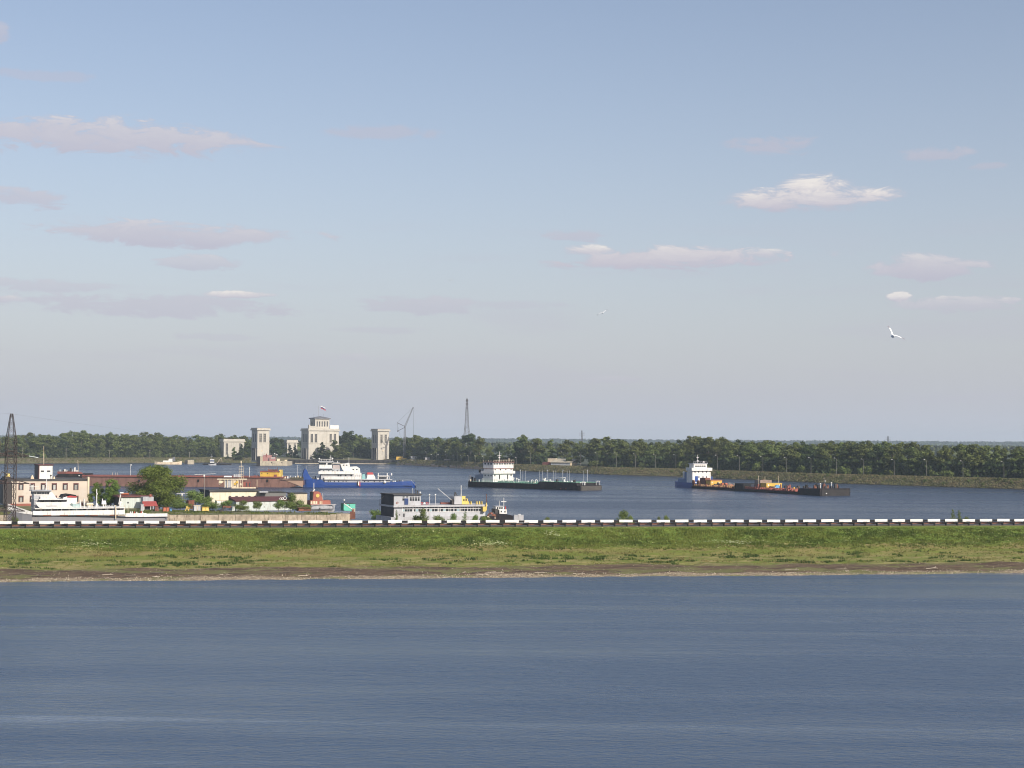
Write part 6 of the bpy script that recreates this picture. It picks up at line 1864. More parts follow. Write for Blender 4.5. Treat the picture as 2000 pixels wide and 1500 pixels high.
dr = f.thing('dredger', 'pinkish red dredger superstructure with lattice gear behind the pier head', 'dredger')
mpk = mat('faded_pink_red', (.36, .19, .18), .8, .15, .4)
m_ = MB(); f.box(m_, 511, 538, 893, 901, 0, 4); m_.make('deckhouse', mpk, dr)
m_ = MB(); f.box(m_, 514, 530, 889, 893, .5, 3.5); m_.make('upper_house', mpk, dr)
m_ = MB(); f.box(m_, 519.5, 521.5, 886, 893, .2, .6); m_.make('funnel', M_redox, dr)
m_ = MB(); f.box(m_, 541, 546, 896, 901, .2, 2.0); f.box(m_, 556, 560, 898, 901, .5, 2); m_.make('hut', M_cream, dr)
m_ = MB()
for k in range(7):
    f.pole(m_, 513 + k * 4, 884 + (k * 5) % 4, 893, 1.5, .07)
f.box(m_, 512, 540, 888.5, 889, 1.4, 1.6); m_.bar(f.P(527, 901, 1), f.P(537, 886, 1), .15); m_.bar(f.P(537, 886, 1), f.P(545, 899, 1), .12)
m_.make('gantry', mat('grey_pink_steel', (.3, .25, .25), .8, .1, .5), dr)
m_ = MB(); m_.box(*[f.xz(524, 896)[0], f.xz(526, 896)[0]], -.1, -.004, 0.1, 1.8); m_.make('door', M_stonedk, dr)
for pc, pz in ((536.5, 886), (540.7, 888)):
    m_ = MB(); m_.sphere(f.P(pc, pz, .5), .4, 8, 5); m_.make('lamp', M_white, dr)
m_ = MB(); f.box(m_, 529, 537, 893.8, 895.3, -.3, -.1); m_.make('awning', M_white, dr)

# timber dolphins along the right of the quay
f = Fr(775, 0, 0, depth=SD(775))
dl = f.thing('mooring_stage', 'row of dark timber mooring stubs below the embankment right of the lock', 'mooring stage')
for k in range(20):
    px_ = 778 + k * 8.4 + random.uniform(-1.5, 1.5)
    d_ = ray(px_, 907.5 + (px_ - 775) * .058)
    p = CAM + d_ * (-CAM.z / d_.z) - f.loc
    hh = random.uniform(.9, 1.8)
    m_ = MB(); w_ = random.uniform(.8, 1.8); m_.box(-w_, w_, -.5, 1.2, -.8, hh, .15); o_ = m_.make('mooring_stub', M_concdark, dl); o_.location = (p.x, p.y, 0)


def lattice(mb, p, q, w0, w1, n, t=.1, axis_y=True):
    p, q = Vector(p), Vector(q)
    d = (q - p).normalized()
    a = Vector((0, 1, 0)) if abs(d.y) < .9 else Vector((1, 0, 0))
    b = d.cross(a).normalized()
    a = b.cross(d).normalized()
    C_ = []
    for k in range(n + 1):
        c = p.lerp(q, k / n); w = (w0 + (w1 - w0) * k / n) / 2
        C_.append([c + a * (sx * w) + b * (sy * w) for sx, sy in ((-1, -1), (1, -1), (1, 1), (-1, 1))])
    for k in range(n):
        for i in range(4):
            j = (i + 1) % 4
            mb.bar(C_[k][i], C_[k + 1][i], t)
            mb.bar(C_[k][i], C_[k + 1][j], t * .6)
            mb.bar(C_[k][j], C_[k + 1][i], t * .6)
            mb.bar(C_[k + 1][i], C_[k + 1][j], t * .6)


f = Fr(788, 3.4, 0, depth=SD(788) + 14)
cr = f.thing('tower_crane', 'slender grey lattice crane with raised jib right of the lock tower', 'crane')
ms_ = mat('pale_steel_lattice', (.16, .16, .17), .7, .1, .5)
m_ = MB(); lattice(m_, f.P(789.5, 893), f.P(791, 833), 1.3, 1.1, 16, .16); m_.make('mast', ms_, cr)
m_ = MB(); lattice(m_, f.P(791, 833), f.P(806.5, 796.5), 1.0, .5, 12, .14); m_.sphere(f.P(807, 796.5), .5, 6, 4); m_.make('jib', ms_, cr)
m_ = MB(); m_.bar(f.P(791, 833), f.P(775.5, 825.5), .3); m_.bar(f.P(776.5, 842), f.P(791, 834.5), .3); m_.bar(f.P(776.5, 841), f.P(777.5, 843.5), .6); m_.make('strut', M_lattice, cr)
m_ = MB(); m_.bar(f.P(775.5, 825.5), f.P(805, 798), .08); m_.bar(f.P(775.5, 825.5), f.P(776.5, 842), .1); m_.bar(f.P(775.8, 826), f.P(788, 880), .06); m_.bar(f.P(807, 797), f.P(807.6, 852), .12); m_.make('cable', M_lattice, cr)
m_ = MB(); f.box(m_, 773.5, 787, 892, 898, -1.2, 1.8, .15); m_.make('machine_house', M_yellow, cr)
m_ = MB(); f.box(m_, 787.2, 794, 894.5, 898, -1.2, 1.8, .1); m_.make('cab', M_yellow, cr)
m_ = MB(); f.box(m_, 774, 793, 898.1, 900.5, -1.4, 2.0); m_.make('crawler', M_black, cr)
m_ = MB()
f.pole(m_, 787.5, 855, 893, 2, .08); f.pole(m_, 789.5, 848, 855, 2, .06, px2=789); m_.make('ladder', ms_, cr)

f = Fr(911, 3.4, 20, depth=1250)
lm = f.thing('radio_mast', 'tall tapering lattice radio mast rising behind the big round tree', 'mast')
m_ = MB(); lattice(m_, (0, 0, 0), (0, 0, f.xz(911, 830)[1]), 7.0, 2.6, 6, .2); lattice(m_, (0, 0, f.xz(911, 830)[1]), (0, 0, f.xz(911, 779)[1]), 2.6, .9, 7, .17); m_.make('lattice', mat('mast_steel', (.09, .08, .085), .7, .1, .3), lm)
m_ = MB()
for py_ in (783, 789, 797): m_.box(-.9, .9, -.9, .9, f.xz(911, py_)[1] - .3, f.xz(911, py_)[1] + .3)
m_.cyl((0, 0, f.xz(911, 780)[1]), (0, 0, f.xz(911, 777)[1]), .25); m_.make('platform', M_lattice, lm)
for (px_, pt, pbm, dd, lab) in ((1136, 841, 861, 2600, 'small distant transmission pylon above the forest in mid picture'), (1734.5, 852, 866, 4000, 'tiny faint pylon on the far ridge at the right')):
    f = Fr(px_, 8.0, 10, depth=dd)
    fm = f.thing('distant_pylon', lab, 'pylon')
    H_ = f.xz(px_, pt)[1]
    m_ = MB(); lattice(m_, (0, 0, 0), (0, 0, H_), dd * .0013, dd * .0005, 7, dd * .00012); m_.make('lattice', M_lattice, fm)
    m_ = MB()
    for k in (.72, .84): m_.box(-dd * .0018, dd * .0018, -.3, .3, H_ * k, H_ * k + dd * .0002)
    m_.make('crossarm', M_lattice, fm)

f = Fr(804, 3.4, 15, depth=SD(804) + 13)
ht = f.thing('white_hut', 'small white hut on the embankment right of the yellow crane', 'hut')
m_ = MB(); x0, x1, z0, z1 = f.box(m_, 803.5, 815.5, 892, 900.5, 0, 3); m_.make('wall', M_white, ht)
m_ = MB(); m_.box(x0 - .5, x1 + .3, -.5, 3.4, z1 + .003, z1 + .25); m_.make('roof', M_greywall, ht)
m_ = MB(); m_.box((x0 + x1) / 2, (x0 + x1) / 2 + .9, -.06, -.003, 0, 1.9); m_.make('door', M_grey, ht)
f = Fr(830, 3.4, 5, depth=SD(830) + 12)
kb = f.thing('grey_kiosk', 'small grey kiosk beside the lamp posts on the embankment', 'kiosk')
m_ = MB(); x0, x1, z0, z1 = f.box(m_, 830, 839, 894, 901, 0, 2.5); m_.make('wall', mat('pinkish_kiosk', (.33, .29, .27), .8, .1, .5), kb)
m_ = MB(); m_.box(x0 - .2, x1 + .2, -.2, 2.7, z1 + .003, z1 + .15); m_.make('roof', M_greywall, kb)
m_ = MB(); m_.box(x0 + .4, x0 + 1.2, -.06, -.003, .1, 1.8); m_.make('door', M_grey, kb)
f = Fr(867, 3.4, 5, depth=SD(867) + 12)
kb = f.thing('parked_trailer', 'long low pale trailer parked on the embankment under the lamps', 'trailer')
m_ = MB(); x0, x1, z0, z1 = f.box(m_, 867, 887, 896.5, 901.5, 0, 2.2); m_ = MB(); m_.box(x0, x1, 0, 2.2, .5, z1); m_.make('body', mat('pinkish_kiosk', (.33, .29, .27), .8, .1, .5), kb)
m_ = MB()
for xx in (x0 + .8, x0 + 1.8, x1 - 1): m_.cyl((xx, -.1, .4), (xx, .3, .4), .4, 10)
m_.make('wheel', M_black, kb)

f = Fr(1076, 3.4, -28, depth=SD(1076) + 18)
rs = f.thing('low_barn', 'low barn with pale roof and maroon rear roof at the foot of the trees', 'barn')
x0 = f.xz(1076, 905)[0]; x1 = f.xz(1113, 907)[0]
zw = f.xz(1095, 903.5)[1]; zr = f.xz(1095, 899)[1]
m_ = MB(); m_.box(x0, x1, 0, 9, -.3, zw); m_.make('wall', M_greywall, rs)
m_ = MB(); m_.box(x1 + .01, x1 + .12, .2, 8.8, -.2, zw - .1); m_.make('gable_wall', M_cream, rs)
m_ = MB()
m_.add([(x0 - .4, -.5, zw), (x1 + .8, -.5, zw), (x1 + .8, 9.5, zr + .6), (x0 - .4, 9.5, zr + .6), (x0 - .4, -.5, zw + .2), (x1 + .8, -.5, zw + .2), (x1 + .8, 9.5, zr + .8), (x0 - .4, 9.5, zr + .8)],
       [(0, 3, 2, 1), (4, 5, 6, 7), (0, 1, 5, 4), (1, 2, 6, 5), (2, 3, 7, 6), (3, 0, 4, 7)]); m_.make('roof', M_concpale, rs)
m_ = MB(); m_.box(x0 - 6, x0 - .5, 1, 9, -.3, zw + .2, .3); m_.make('annexe', M_roofred, rs)
m_ = MB(); m_.box(x0 - 5.5, x0 - .6, 7, 9, zw + .2, zr + .9); m_.make('rear_wall', M_cream, rs)

# moored craft on the left far shore
f = Fr(301, 0, 3, py=907)
mb_ = f.thing('moored_cutter', 'small cream cutter moored on the far left shore', 'boat')
X_ = f.xz(354, 904)[0]
m_ = MB(); hull(m_, [(0, f.xz(301, 901.5)[1], .1), (2, f.xz(307, 902)[1], .75), (X_ * .4, f.xz(322, 903)[1], 1), (X_ * .7, f.xz(340, 903)[1], 1), (X_ - 2, f.xz(348, 901.8)[1], .75), (X_, f.xz(353, 900.5)[1], .1)], 4, 2, zb=-.5); m_.make('hull', M_cream, mb_)
m_ = MB(); f.box(m_, 318, 330, 899.5, 902.8, .8, 3, .1); f.box(m_, 329, 337, 896, 902.5, 1, 3, .1); m_.make('cabin', M_white, mb_)
m_ = MB(); f.box(m_, 336, 342, 893, 901, 1, 3, .3); f.pole(m_, 334, 892, 897, 2, .08); f.pole(m_, 341, 892, 897, 2, .08); m_.make('gear', M_roofgrey, mb_)
f = Fr(366, 0, 3, py=906.5)
bx = f.thing('shore_hut', 'square beige shed at the waterline of the far left shore', 'shed')
m_ = MB(); f.box(m_, 366.5, 378, 898, 906.5, 0, 3); m_.make('wall', M_concpale, bx)
m_ = MB(); f.box(m_, 366, 378.5, 897.4, 897.9, -.2, 3.2); m_.make('roof', M_dkgrey, bx)
m_ = MB(); f.box(m_, 360, 366.2, 899, 906.5, .1, 2.5, .2); m_.make('lean_to', M_concdark, bx)
f = Fr(395, 0, 2, py=908)
bt = f.thing('push_barge', 'low black barge moored at the far left shore', 'barge')
X_ = f.xz(450, 905)[0]
m_ = MB(); hull(m_, [(0, .8, .8), (2, .9, 1), (X_ - 3, .9, 1), (X_, 1.1, .6)], 6, 3.4, zb=-.5); m_.make('hull', M_hullblack, bt)
m_ = MB()
f.box(m_, 422, 428, 902, 905, 1, 3, .2); f.box(m_, 432, 441, 903, 905, 1, 3, .2); m_.make('deck_gear', M_darksteel, bt)
m_ = MB(); m_.bar(f.P(424, 904, 1), f.P(432, 894, 1), .2); m_.bar(f.P(432, 894, 1), f.P(434, 903, 1), .15); m_.make('crane', M_cream, bt)
f = Fr(407, 0, 2, py=908.8)
tt = f.thing('harbour_tug', 'small white and blue tug beside the low black barge', 'boat')
X_ = f.xz(422, 905)[0]
m_ = MB(); hull(m_, [(0, .9, .6), (1, .8, 1), (X_ - 1.5, .9, .9), (X_, 1.3, .1)], 2.8, 1.0, zb=-.5); m_.make('hull', M_greywall, tt)
m_ = MB(); f.box(m_, 410, 418, 897, 904, .3, 1.8, .1); m_.make('wheelhouse', M_white, tt)
m_ = MB(); f.box(m_, 410, 418.3, 899, 901.2, .2, .29); m_.make('window', M_bluedk, tt)
m_ = MB(); f.pole(m_, 413.5, 887, 897, 1, .07); f.box(m_, 411, 416, 891, 891.5, .9, 1.1); m_.make('mast', M_greywall, tt)

# ================================================================== PYLONS
for (pc, dd, dx, topx, lab, mm, hw, z0_, sc_) in (
        (20.5, 246, 0, 17.8, 'dark steel lattice pylon at the left edge just behind the guardrail', M_lattice, .72, 2.8, 1.0),
        (-11, 262, 0, -14, 'rusty lattice pylon partly cut off by the left edge of the picture', M_latticered, .8, 2.2, 1.0)):
    f = Fr(pc, z0_, 34 if dd == 246 else 20, depth=dd)
    pyn = f.thing('power_pylon', lab, 'pylon')
    zt = f.xz(pc, 808)[1]; zm = f.xz(pc, 862)[1]
    m_ = MB(); lattice(m_, (0, 0, -.3), (0, 0, zm), hw * 2, hw * 2, 9 if dd == 246 else 7, .085 if dd == 246 else .07)
    m_.make('shaft', mm, pyn)
    m_ = MB(); lattice(m_, (0, 0, zm), (0, 0, zt), hw * 2, .32, 4, .075); m_.make('peak', mm, pyn)
    for py_, ln in ((890.5, 2.9), (944, 3.0), (998, 2.4)):
        zz = f.xz(pc, py_)[1]
        m_ = MB()
        dv_ = Vector((math.cos(-f.rot), math.sin(-f.rot), 0))      # along the picture
        for s_ in (-1, 1):
            for oy in (-.35, .35):
                p0 = Vector((0, 0, zz)) + Vector((-dv_.y, dv_.x, 0)) * oy
                tip = dv_ * (s_ * ln) + Vector((0, 0, zz))
                m_.bar(p0, tip, .15)
                m_.bar(p0 + Vector((0, 0, .75)), tip, .09)
                for k in range(1, 4):
                    a = p0.lerp(tip, k / 4); b_ = (p0 + Vector((0, 0, .75))).lerp(tip, k / 4)
                    m_.bar(a, b_, .045)
        m_.make('crossarm', mm, pyn)
        for s_ in (-1, 1):
            tip = dv_ * (s_ * ln) + Vector((0, 0, zz))
            e_ = tip + dv_ * (s_ * 1.5 if s_ > 0 else -1.7) + Vector((0, 0, -.25))
            if dd == 246 and (s_ > 0 and py_ < 900 or s_ < 0):
                st_ = tip if s_ > 0 else tip
                m_ = MB(); nn = 12
                for k in range(nn):
                    a = st_.lerp(e_, k / nn); m_.cyl(a, st_.lerp(e_, (k + .6) / nn), .075, 6)
                m_.bar(st_, e_, .03)
                m_.make('insulator', M_insul, pyn)
# thin power lines from the pylon head into the distance
def wire(name, a, b, sag, r, lab):
    mb2 = MB(); n_ = 40; prev = None
    for i in range(n_ + 1):
        u = i / n_; p = Vector(a).lerp(Vector(b), u); p.z -= sag * 4 * u * (1 - u)
        if prev is not None: mb2.cyl(prev, p, r, 4)
        prev = p
    o = mb2.make(name, M_lattice); return tag(o, lab, 'power line')


pa_ = CAM + ray(18, 807.5) * (246 / ray(18, 807.5).y)
pb2_ = CAM + ray(492, 846) * (1100 / ray(492, 846).y)
wire('power_line', pa_, pb2_, 3.0, .008, 'very thin power line sloping from the left pylon top across the sky')
for k, (x1_, y1_) in enumerate(((60, 812),)):
    pc_ = CAM + ray(-300, 800) * (250 / ray(-300, 800).y)
    wire('power_line', pa_, pc_, .6, .008, 'thin wire running left out of the picture from the pylon peak')

# ================================================================== SHORE HELPERS
def on_bank(px, back):
    p = shore_at(px)
    d = Vector((p.x, p.y, 0)).normalized()
    return p + d * back


def height_for(px, py_top, p, z0=3.5):
    d = ray(px, py_top)
    return 16 + d.z / d.y * p.y - z0


# ---- street lamps
def lamp_proto(name, hgt, arm, lab, grp, m=None, head=.28):
    t = thing(name, lab, 'street lamp', (0, 0, 0), 0, grp)
    a = MB(); a.cyl((0, 0, -.3), (0, 0, hgt * .93), .075, 6, .045); a.make('pole', m or M_galv, t)
    a = MB(); a.cyl((0, 0, hgt * .92), (-arm, -.2, hgt), .04, 5); a.make('arm', m or M_galv, t)
    a = MB(); a.box(-arm - head * 1.7, -arm + head * .2, -.2 - head * .7, -.2 + head * .7, hgt - head * .4, hgt + head * .4, .08); a.make('lamp_head', M_white, t)
    return t


lamps_r = [(1036, 881, 1), (1099.5, 882.5, 1), (1133, 884, .5), (1166, 883.7, 1), (1204, 884.3, .5), (1241, 886.3, 1.1), (1280, 887.3, .5), (1320, 888, 1.1),
           (1401, 889, 1.1), (1444, 890, .5), (1490, 892, 1.1), (1536.5, 893.3, .6), (1584, 893.7, 1.1), (1634, 894.6, .7), (1687, 896.4, 1.1), (1746.5, 897, .7), (1810, 897.6, 1.1), (1881, 900, .6), (1961, 901.5, 1.1)]
proto = None
for i, (px, pt, br) in enumerate(reversed(lamps_r)):
    p = on_bank(px, 12.5)
    H_ = height_for(px, pt, p)
    lab = 'tall street lamp on the right embankment, %s from the right edge of the picture' % ORD[i]
    if proto is None:
        proto = o = lamp_proto('street_lamp', 10.0, .75, lab, 'street lamps along the embankment road')
        p1 = o
    else:
        o = copy_tree(proto); o['label'] = lab
    o.location = (p.x, p.y, 3.5); s_ = H_ / 10.0
    o.scale = (1, 1, s_)
lock_l = [(571, 882), (584, 882), (690, 883.5), (704.5, 885), (781, 880.5), (833.7, 882.5), (852.7, 882.5), (872.7, 882), (893.3, 882.5)]
lk = ['between the left lock tower and the control house, left of two', 'just left of the control house', 'right of the control house, left of two',
      'midway between control house and right lock tower', 'behind the yellow crane cab', 'beside the small grey kiosk', 'right of the small grey kiosk',
      'above the pale trailer', 'right of the pale trailer']
for i, (px, pt) in enumerate(lock_l):
    p = on_bank(px, 13 if i > 4 else 18)
    H_ = height_for(px, pt, p)
    o = copy_tree(proto); o['label'] = 'pale lamp post ' + lk[i]; o['group'] = 'lamp posts around the lock'
    o.location = (p.x, p.y, 3.4); o.scale = (1.1, 1, H_ / 10.0)
sproto = None
for i, px in enumerate((843.5, 857, 871.5, 886, 900.7, 914.8, 929, 943.7, 1009)):
    p = on_bank(px, 9)
    lab = 'short lamp on the embankment edge, %s in its row from the left' % ORD[i]
    if sproto is None:
        sproto = o = lamp_proto('short_lamp', 4.4, .3, lab, 'short lamps on the embankment edge', None, .3)
    else:
        o = copy_tree(sproto); o['label'] = lab
    o.location = (p.x, p.y, 3.1)
pproto = None
for i, (px, pt) in enumerate(((44, 873), (128.7, 875), (213, 878), (292.5, 878), (370, 882))):
    p = on_bank(px, 11)
    H_ = height_for(px, pt, p)
    lab = 'wooden utility pole on the far left shore, %s from the left' % ORD[i]
    if pproto is None:
        pproto = o = thing('utility_pole', lab, 'utility pole', (0, 0, 0), 0, 'utility poles on the far left shore')
        a = MB(); a.cyl((0, 0, -.3), (0, 0, 8), .14, 6, .1); a.make('pole', mat('grey_timber', (.3, .27, .23), .9, .1, 1), o)
        a = MB(); a.box(-.7, .7, -.08, .08, 7.2, 7.4); a.make('crossbar', M_galv, o)
    else:
        o = copy_tree(pproto); o['label'] = lab
    o.location = (p.x, p.y, 3.4); o.scale = (1, 1, H_ / 8.0)

# ================================================================== TREES


def crown_mesh(name, H_, rad, n, leaf, kind, seed, m, base=.12):
    r_ = np.random.default_rng(seed)
    C_, Rr = [], []
    if kind == 'round':
        k = 38
        for i in range(k):
            u = r_.uniform(0, 1); z = H_ * (base + .08 + (.82 - base) * u)
            w = rad * math.sqrt(max(.1, 1 - ((u - .38) / .7) ** 2)) * .85
            a = r_.uniform(0, 6.28); rr = w * math.sqrt(r_.uniform(0, 1))
            C_.append((rr * math.cos(a), rr * math.sin(a), z)); Rr.append(rad * r_.uniform(.16, .36))
        C_.append((rad * .1, 0, H_ * .93)); Rr.append(rad * .22)
    elif kind == 'tall':
        k = 15
        for i in range(k):
            u = (i + .5) / k; z = H_ * (base + (.93 - base) * u)
            w = rad * (.35 + .65 * math.sin(min(1, u * 1.05 + .1) * math.pi)) * .5
            a = r_.uniform(0, 6.28)
            C_.append((w * math.cos(a) * .7, w * math.sin(a) * .7, z)); Rr.append(rad * r_.uniform(.36, .52) * (1.1 - .5 * u))
    elif kind == 'cone':
        k = 16
        for i in range(k):
            u = (i + .5) / k; z = H_ * (base + (.96 - base) * u)
            w = rad * (1 - u) * .6; a = r_.uniform(0, 6.28)
            C_.append((w * math.cos(a), w * math.sin(a), z)); Rr.append(rad * (.5 - .38 * u))
    else:  # bush
        k = 9
        for i in range(k):
            a = r_.uniform(0, 6.28); rr = rad * math.sqrt(r_.uniform(0, 1)) * .7
            C_.append((rr * math.cos(a), rr * math.sin(a), H_ * r_.uniform(.25, .7))); Rr.append(min(rad * .42, H_ * .35))
    C_ = np.array(C_); Rr = np.array(Rr)
    pr_ = Rr ** 2; pr_ /= pr_.sum()
    idx = r_.choice(len(C_), n, p=pr_)
    d = r_.normal(size=(n, 3)); d /= np.linalg.norm(d, axis=1)[:, None]
    rf = r_.uniform(.2, 1.25, n) ** .6
    P = C_[idx] + d * (Rr[idx] * rf)[:, None] * np.array([1, 1, .85])
    P[:, 2] = np.maximum(P[:, 2], .15)
    nn = d + r_.normal(0, .55, (n, 3)) + np.array([0, 0, .25]); nn /= np.linalg.norm(nn, axis=1)[:, None]
    t1 = np.cross(nn, r_.normal(size=(n, 3))); t1 /= np.linalg.norm(t1, axis=1)[:, None]
    t2 = np.cross(nn, t1)
    L = leaf * r_.uniform(.6, 1.35, n)
    a = t1 * L[:, None] * .6; b = t2 * L[:, None] * .45
    V = np.stack([P - a, P - b * .9 + a * .1, P + a, P + b], 1).reshape(-1, 3)
    F = np.arange(n * 4).reshape(-1, 4)
    me = bpy.data.meshes.new(name)
    me.vertices.add(n * 4); me.vertices.foreach_set('co', V.astype(np.float32).ravel())
    me.loops.add(n * 4); me.loops.foreach_set('vertex_index', F.astype(np.int32).ravel())
    me.polygons.add(n); me.polygons.foreach_set('loop_start', np.arange(0, n * 4, 4, dtype=np.int32)); me.polygons.foreach_set('loop_total', np.full(n, 4, dtype=np.int32))
    me.materials.append(m); me.update(calc_edges=True)
    return me, C_


def trunk_mesh(name, H_, r0_, C_, m, nl=5):
    b = MB(); top = H_ * .75
    b.cyl((0, 0, -.4), (0, 0, top * .45), r0_, 7, r0_ * .75); b.cyl((0, 0, top * .45), (.1, 0, top), r0_ * .75, 6, r0_ * .3)
    for c in C_[:nl]:
        z = max(top * .25, c[2] * .6)
        b.cyl((0, 0, z), (c[0], c[1], c[2]), r0_ * .38, 5, r0_ * .12)
    return b.mesh(name, m)


TR = {}
for k in range(5):
    cm, cc = crown_mesh('crown', 16, 4.6, 3000, .62, 'round', 10 + k, M_leaf, .06); TR['r%d' % k] = (cm, trunk_mesh('trunk', 16, .22, cc, M_bark), 16)
for k in range(2):
    cm, cc = crown_mesh('crown', 16, 4.4, 3000, .62, 'round', 40 + k, M_leafdk, .06); TR['d%d' % k] = (cm, trunk_mesh('trunk', 16, .22, cc, M_bark), 16)
for k in range(3):
    cm, cc = crown_mesh('crown', 16, 3.3, 2200, .58, 'tall', 20 + k, M_leaf, .1); TR['t%d' % k] = (cm, trunk_mesh('trunk', 16, .18, cc, mat('birch_bark', (.42, .4, .36), .9, .3, 3)), 16)
cm, cc = crown_mesh('crown', 14, 3.4, 1700, .6, 'cone', 31, M_leafdk, .05); TR['c0'] = (cm, trunk_mesh('trunk', 14, .18, cc, M_bark, 0), 14)
for k in range(3):
    cm, cc = crown_mesh('crown', 3, 2.6, 900, .5, 'bush', 50 + k, M_leaf, 0); TR['b%d' % k] = (cm, trunk_mesh('stem', 3, .07, cc, M_bark, 4), 3)


def tree(kind, p, H_, lab, grp=None, name='tree', cat='tree', wid=1.0, z0=3.4):
    cm, tm, h0 = TR[kind]
    o = thing(name, lab, cat, (p[0], p[1], z0), random.uniform(0, 6.28), grp)
    s = H_ / h0
    for nm, me in (('crown', cm), ('trunk' if h0 > 5 else 'stem', tm)):
        link(nm, me, o, scale=(s * wid, s * wid, s))
    return o


def interp(tab, x):
    for (a, ya), (b, yb) in zip(tab, tab[1:]):
        if x <= b: return ya + (yb - ya) * max(0, (x - a)) / (b - a)
    return tab[-1][1]


top_r = [(1005, 850), (1016, 847.5), (1040, 851), (1050, 854), (1100, 855), (1140, 857), (1168, 852), (1185, 855), (1200, 857), (1250, 860), (1320, 861), (1338, 855), (1360, 851.5), (1400, 853), (1440, 860), (1500, 862.5),
         (1600, 862.5), (1640, 860), (1690, 858.5), (1720, 861), (1780, 866), (1830, 867.5), (1900, 868), (1960, 871), (2120, 872)]
top_l = [(-120, 848), (0, 851), (30, 850), (60, 846), (95, 848), (110, 848.5), (130, 843), (160, 843), (185, 841.5), (205, 846), (235, 844), (262, 845), (290, 846.5), (320, 849), (345, 850), (362, 853), (368, 854), (380, 852), (400, 850.5), (430, 849), (470, 850), (492, 855)]
top_c = [(655, 848), (680, 843.5), (695, 846), (705, 850), (730, 852), (762, 855), (775, 853), (800, 850.5), (820, 853), (838, 855), (870, 854), (885, 852), (897, 858)]
random.seed(21)


KW = {'r': 'broad leafy', 't': 'slender pale-trunked', 'd': 'dark leafy', 'c': 'pointed'}


def lab_r(px, k, ri):
    sec = ('left of the low barn' if px < 1070 else 'above the low barn' if px < 1150 else 'left of the pusher tug' if px < 1250 else 'behind the pusher tug' if px < 1400 else
           'behind the rusty barge' if px < 1500 else 'behind the red barge' if px < 1600 else 'just right of the barge bow' if px < 1720 else 'midway between barge bow and right edge' if px < 1850 else 'near the right edge')
    return '%s tree %s, %s row of right forest' % (KW[k[0]], sec, ('front', 'middle', 'back')[ri])


def lab_l(px, k, ri):
    sec = ('at the far left behind the pylons' if px < 60 else 'beyond the peach building' if px < 175 else 'left of the big yard tree' if px < 250 else
           'beyond the big yard tree' if px < 360 else 'right of the big yard tree' if px < 430 else 'around the gate pavilion')
    return '%s tree on the far shore %s, %s row' % (KW[k[0]], sec, ('first', 'second', 'third', 'rearmost')[ri])


def lab_c(px, k, ri):
    sec = 'above the yellow crane' if px < 800 else 'above the white hut and kiosk' if px < 850 else 'left of the big round tree'
    return '%s tree %s, %s row behind the lamps' % (KW[k[0]], sec, ('front', 'back')[ri])


def treeline(tab, x0, x1, step, backs, lab, grp, kinds, far=0):
    for ri, back in enumerate(backs):
        px = x0 + random.uniform(0, step)
        while px < x1:
            p = on_bank(px, back + random.uniform(-3, 3))
            if back < 45 and (1066 < px < 1152 or 432 < px < 484):
                px += step * .5; continue
            t_ = interp(tab, px)
            last = ri >= len(backs) - 2
            H_ = height_for(px, t_ + (random.uniform(-3.4, 4.5) if last else random.uniform(2, 12)), p, 3.4)
            H_ = max(5, H_ / .985)
            yield_kind = random.choice(kinds)
            lb_x = lab
            if callable(lab): lb_x = lab(px, yield_kind, ri)
            tree(yield_kind, p, H_, lb_x, grp, 'forest_tree', 'tree', random.uniform(1.15, 1.65) * (1.1 if yield_kind[0] == 't' else 1))
            px += step * random.uniform(.75, 1.3) * 700 / p.y


K1 = ['r0', 'r1', 'r2', 'r3', 'r4', 't0', 't1', 'd0']
treeline(top_r, 1012, 2110, 31, (26, 36, 48), lab_r, 'forest trees behind the right embankment', K1)
treeline(top_l, -90, 496, 33, (24, 34, 48, 56), lab_l, 'trees behind the far left shore', K1)
treeline(top_c, 662, 724, 28, (26, 38), lambda px, k, ri: '%s tree between control house and right lock tower, %s row' % (KW[k[0]], ('front', 'back')[ri]), 'trees between control house and right tower', ['r0', 'r2', 'd0', 't1'])
treeline(top_c, 768, 892, 27, (30, 42), lab_c, 'trees right of the lock', ['r1', 'r3', 't0', 't2', 'd1'])
treeline([(528, 858), (548, 853), (556, 856), (600, 870)], 532, 560, 22, (70,), 'dark tree between the left lock tower and the small pavilion', 'trees beside the left tower', ['d0', 'd1'])
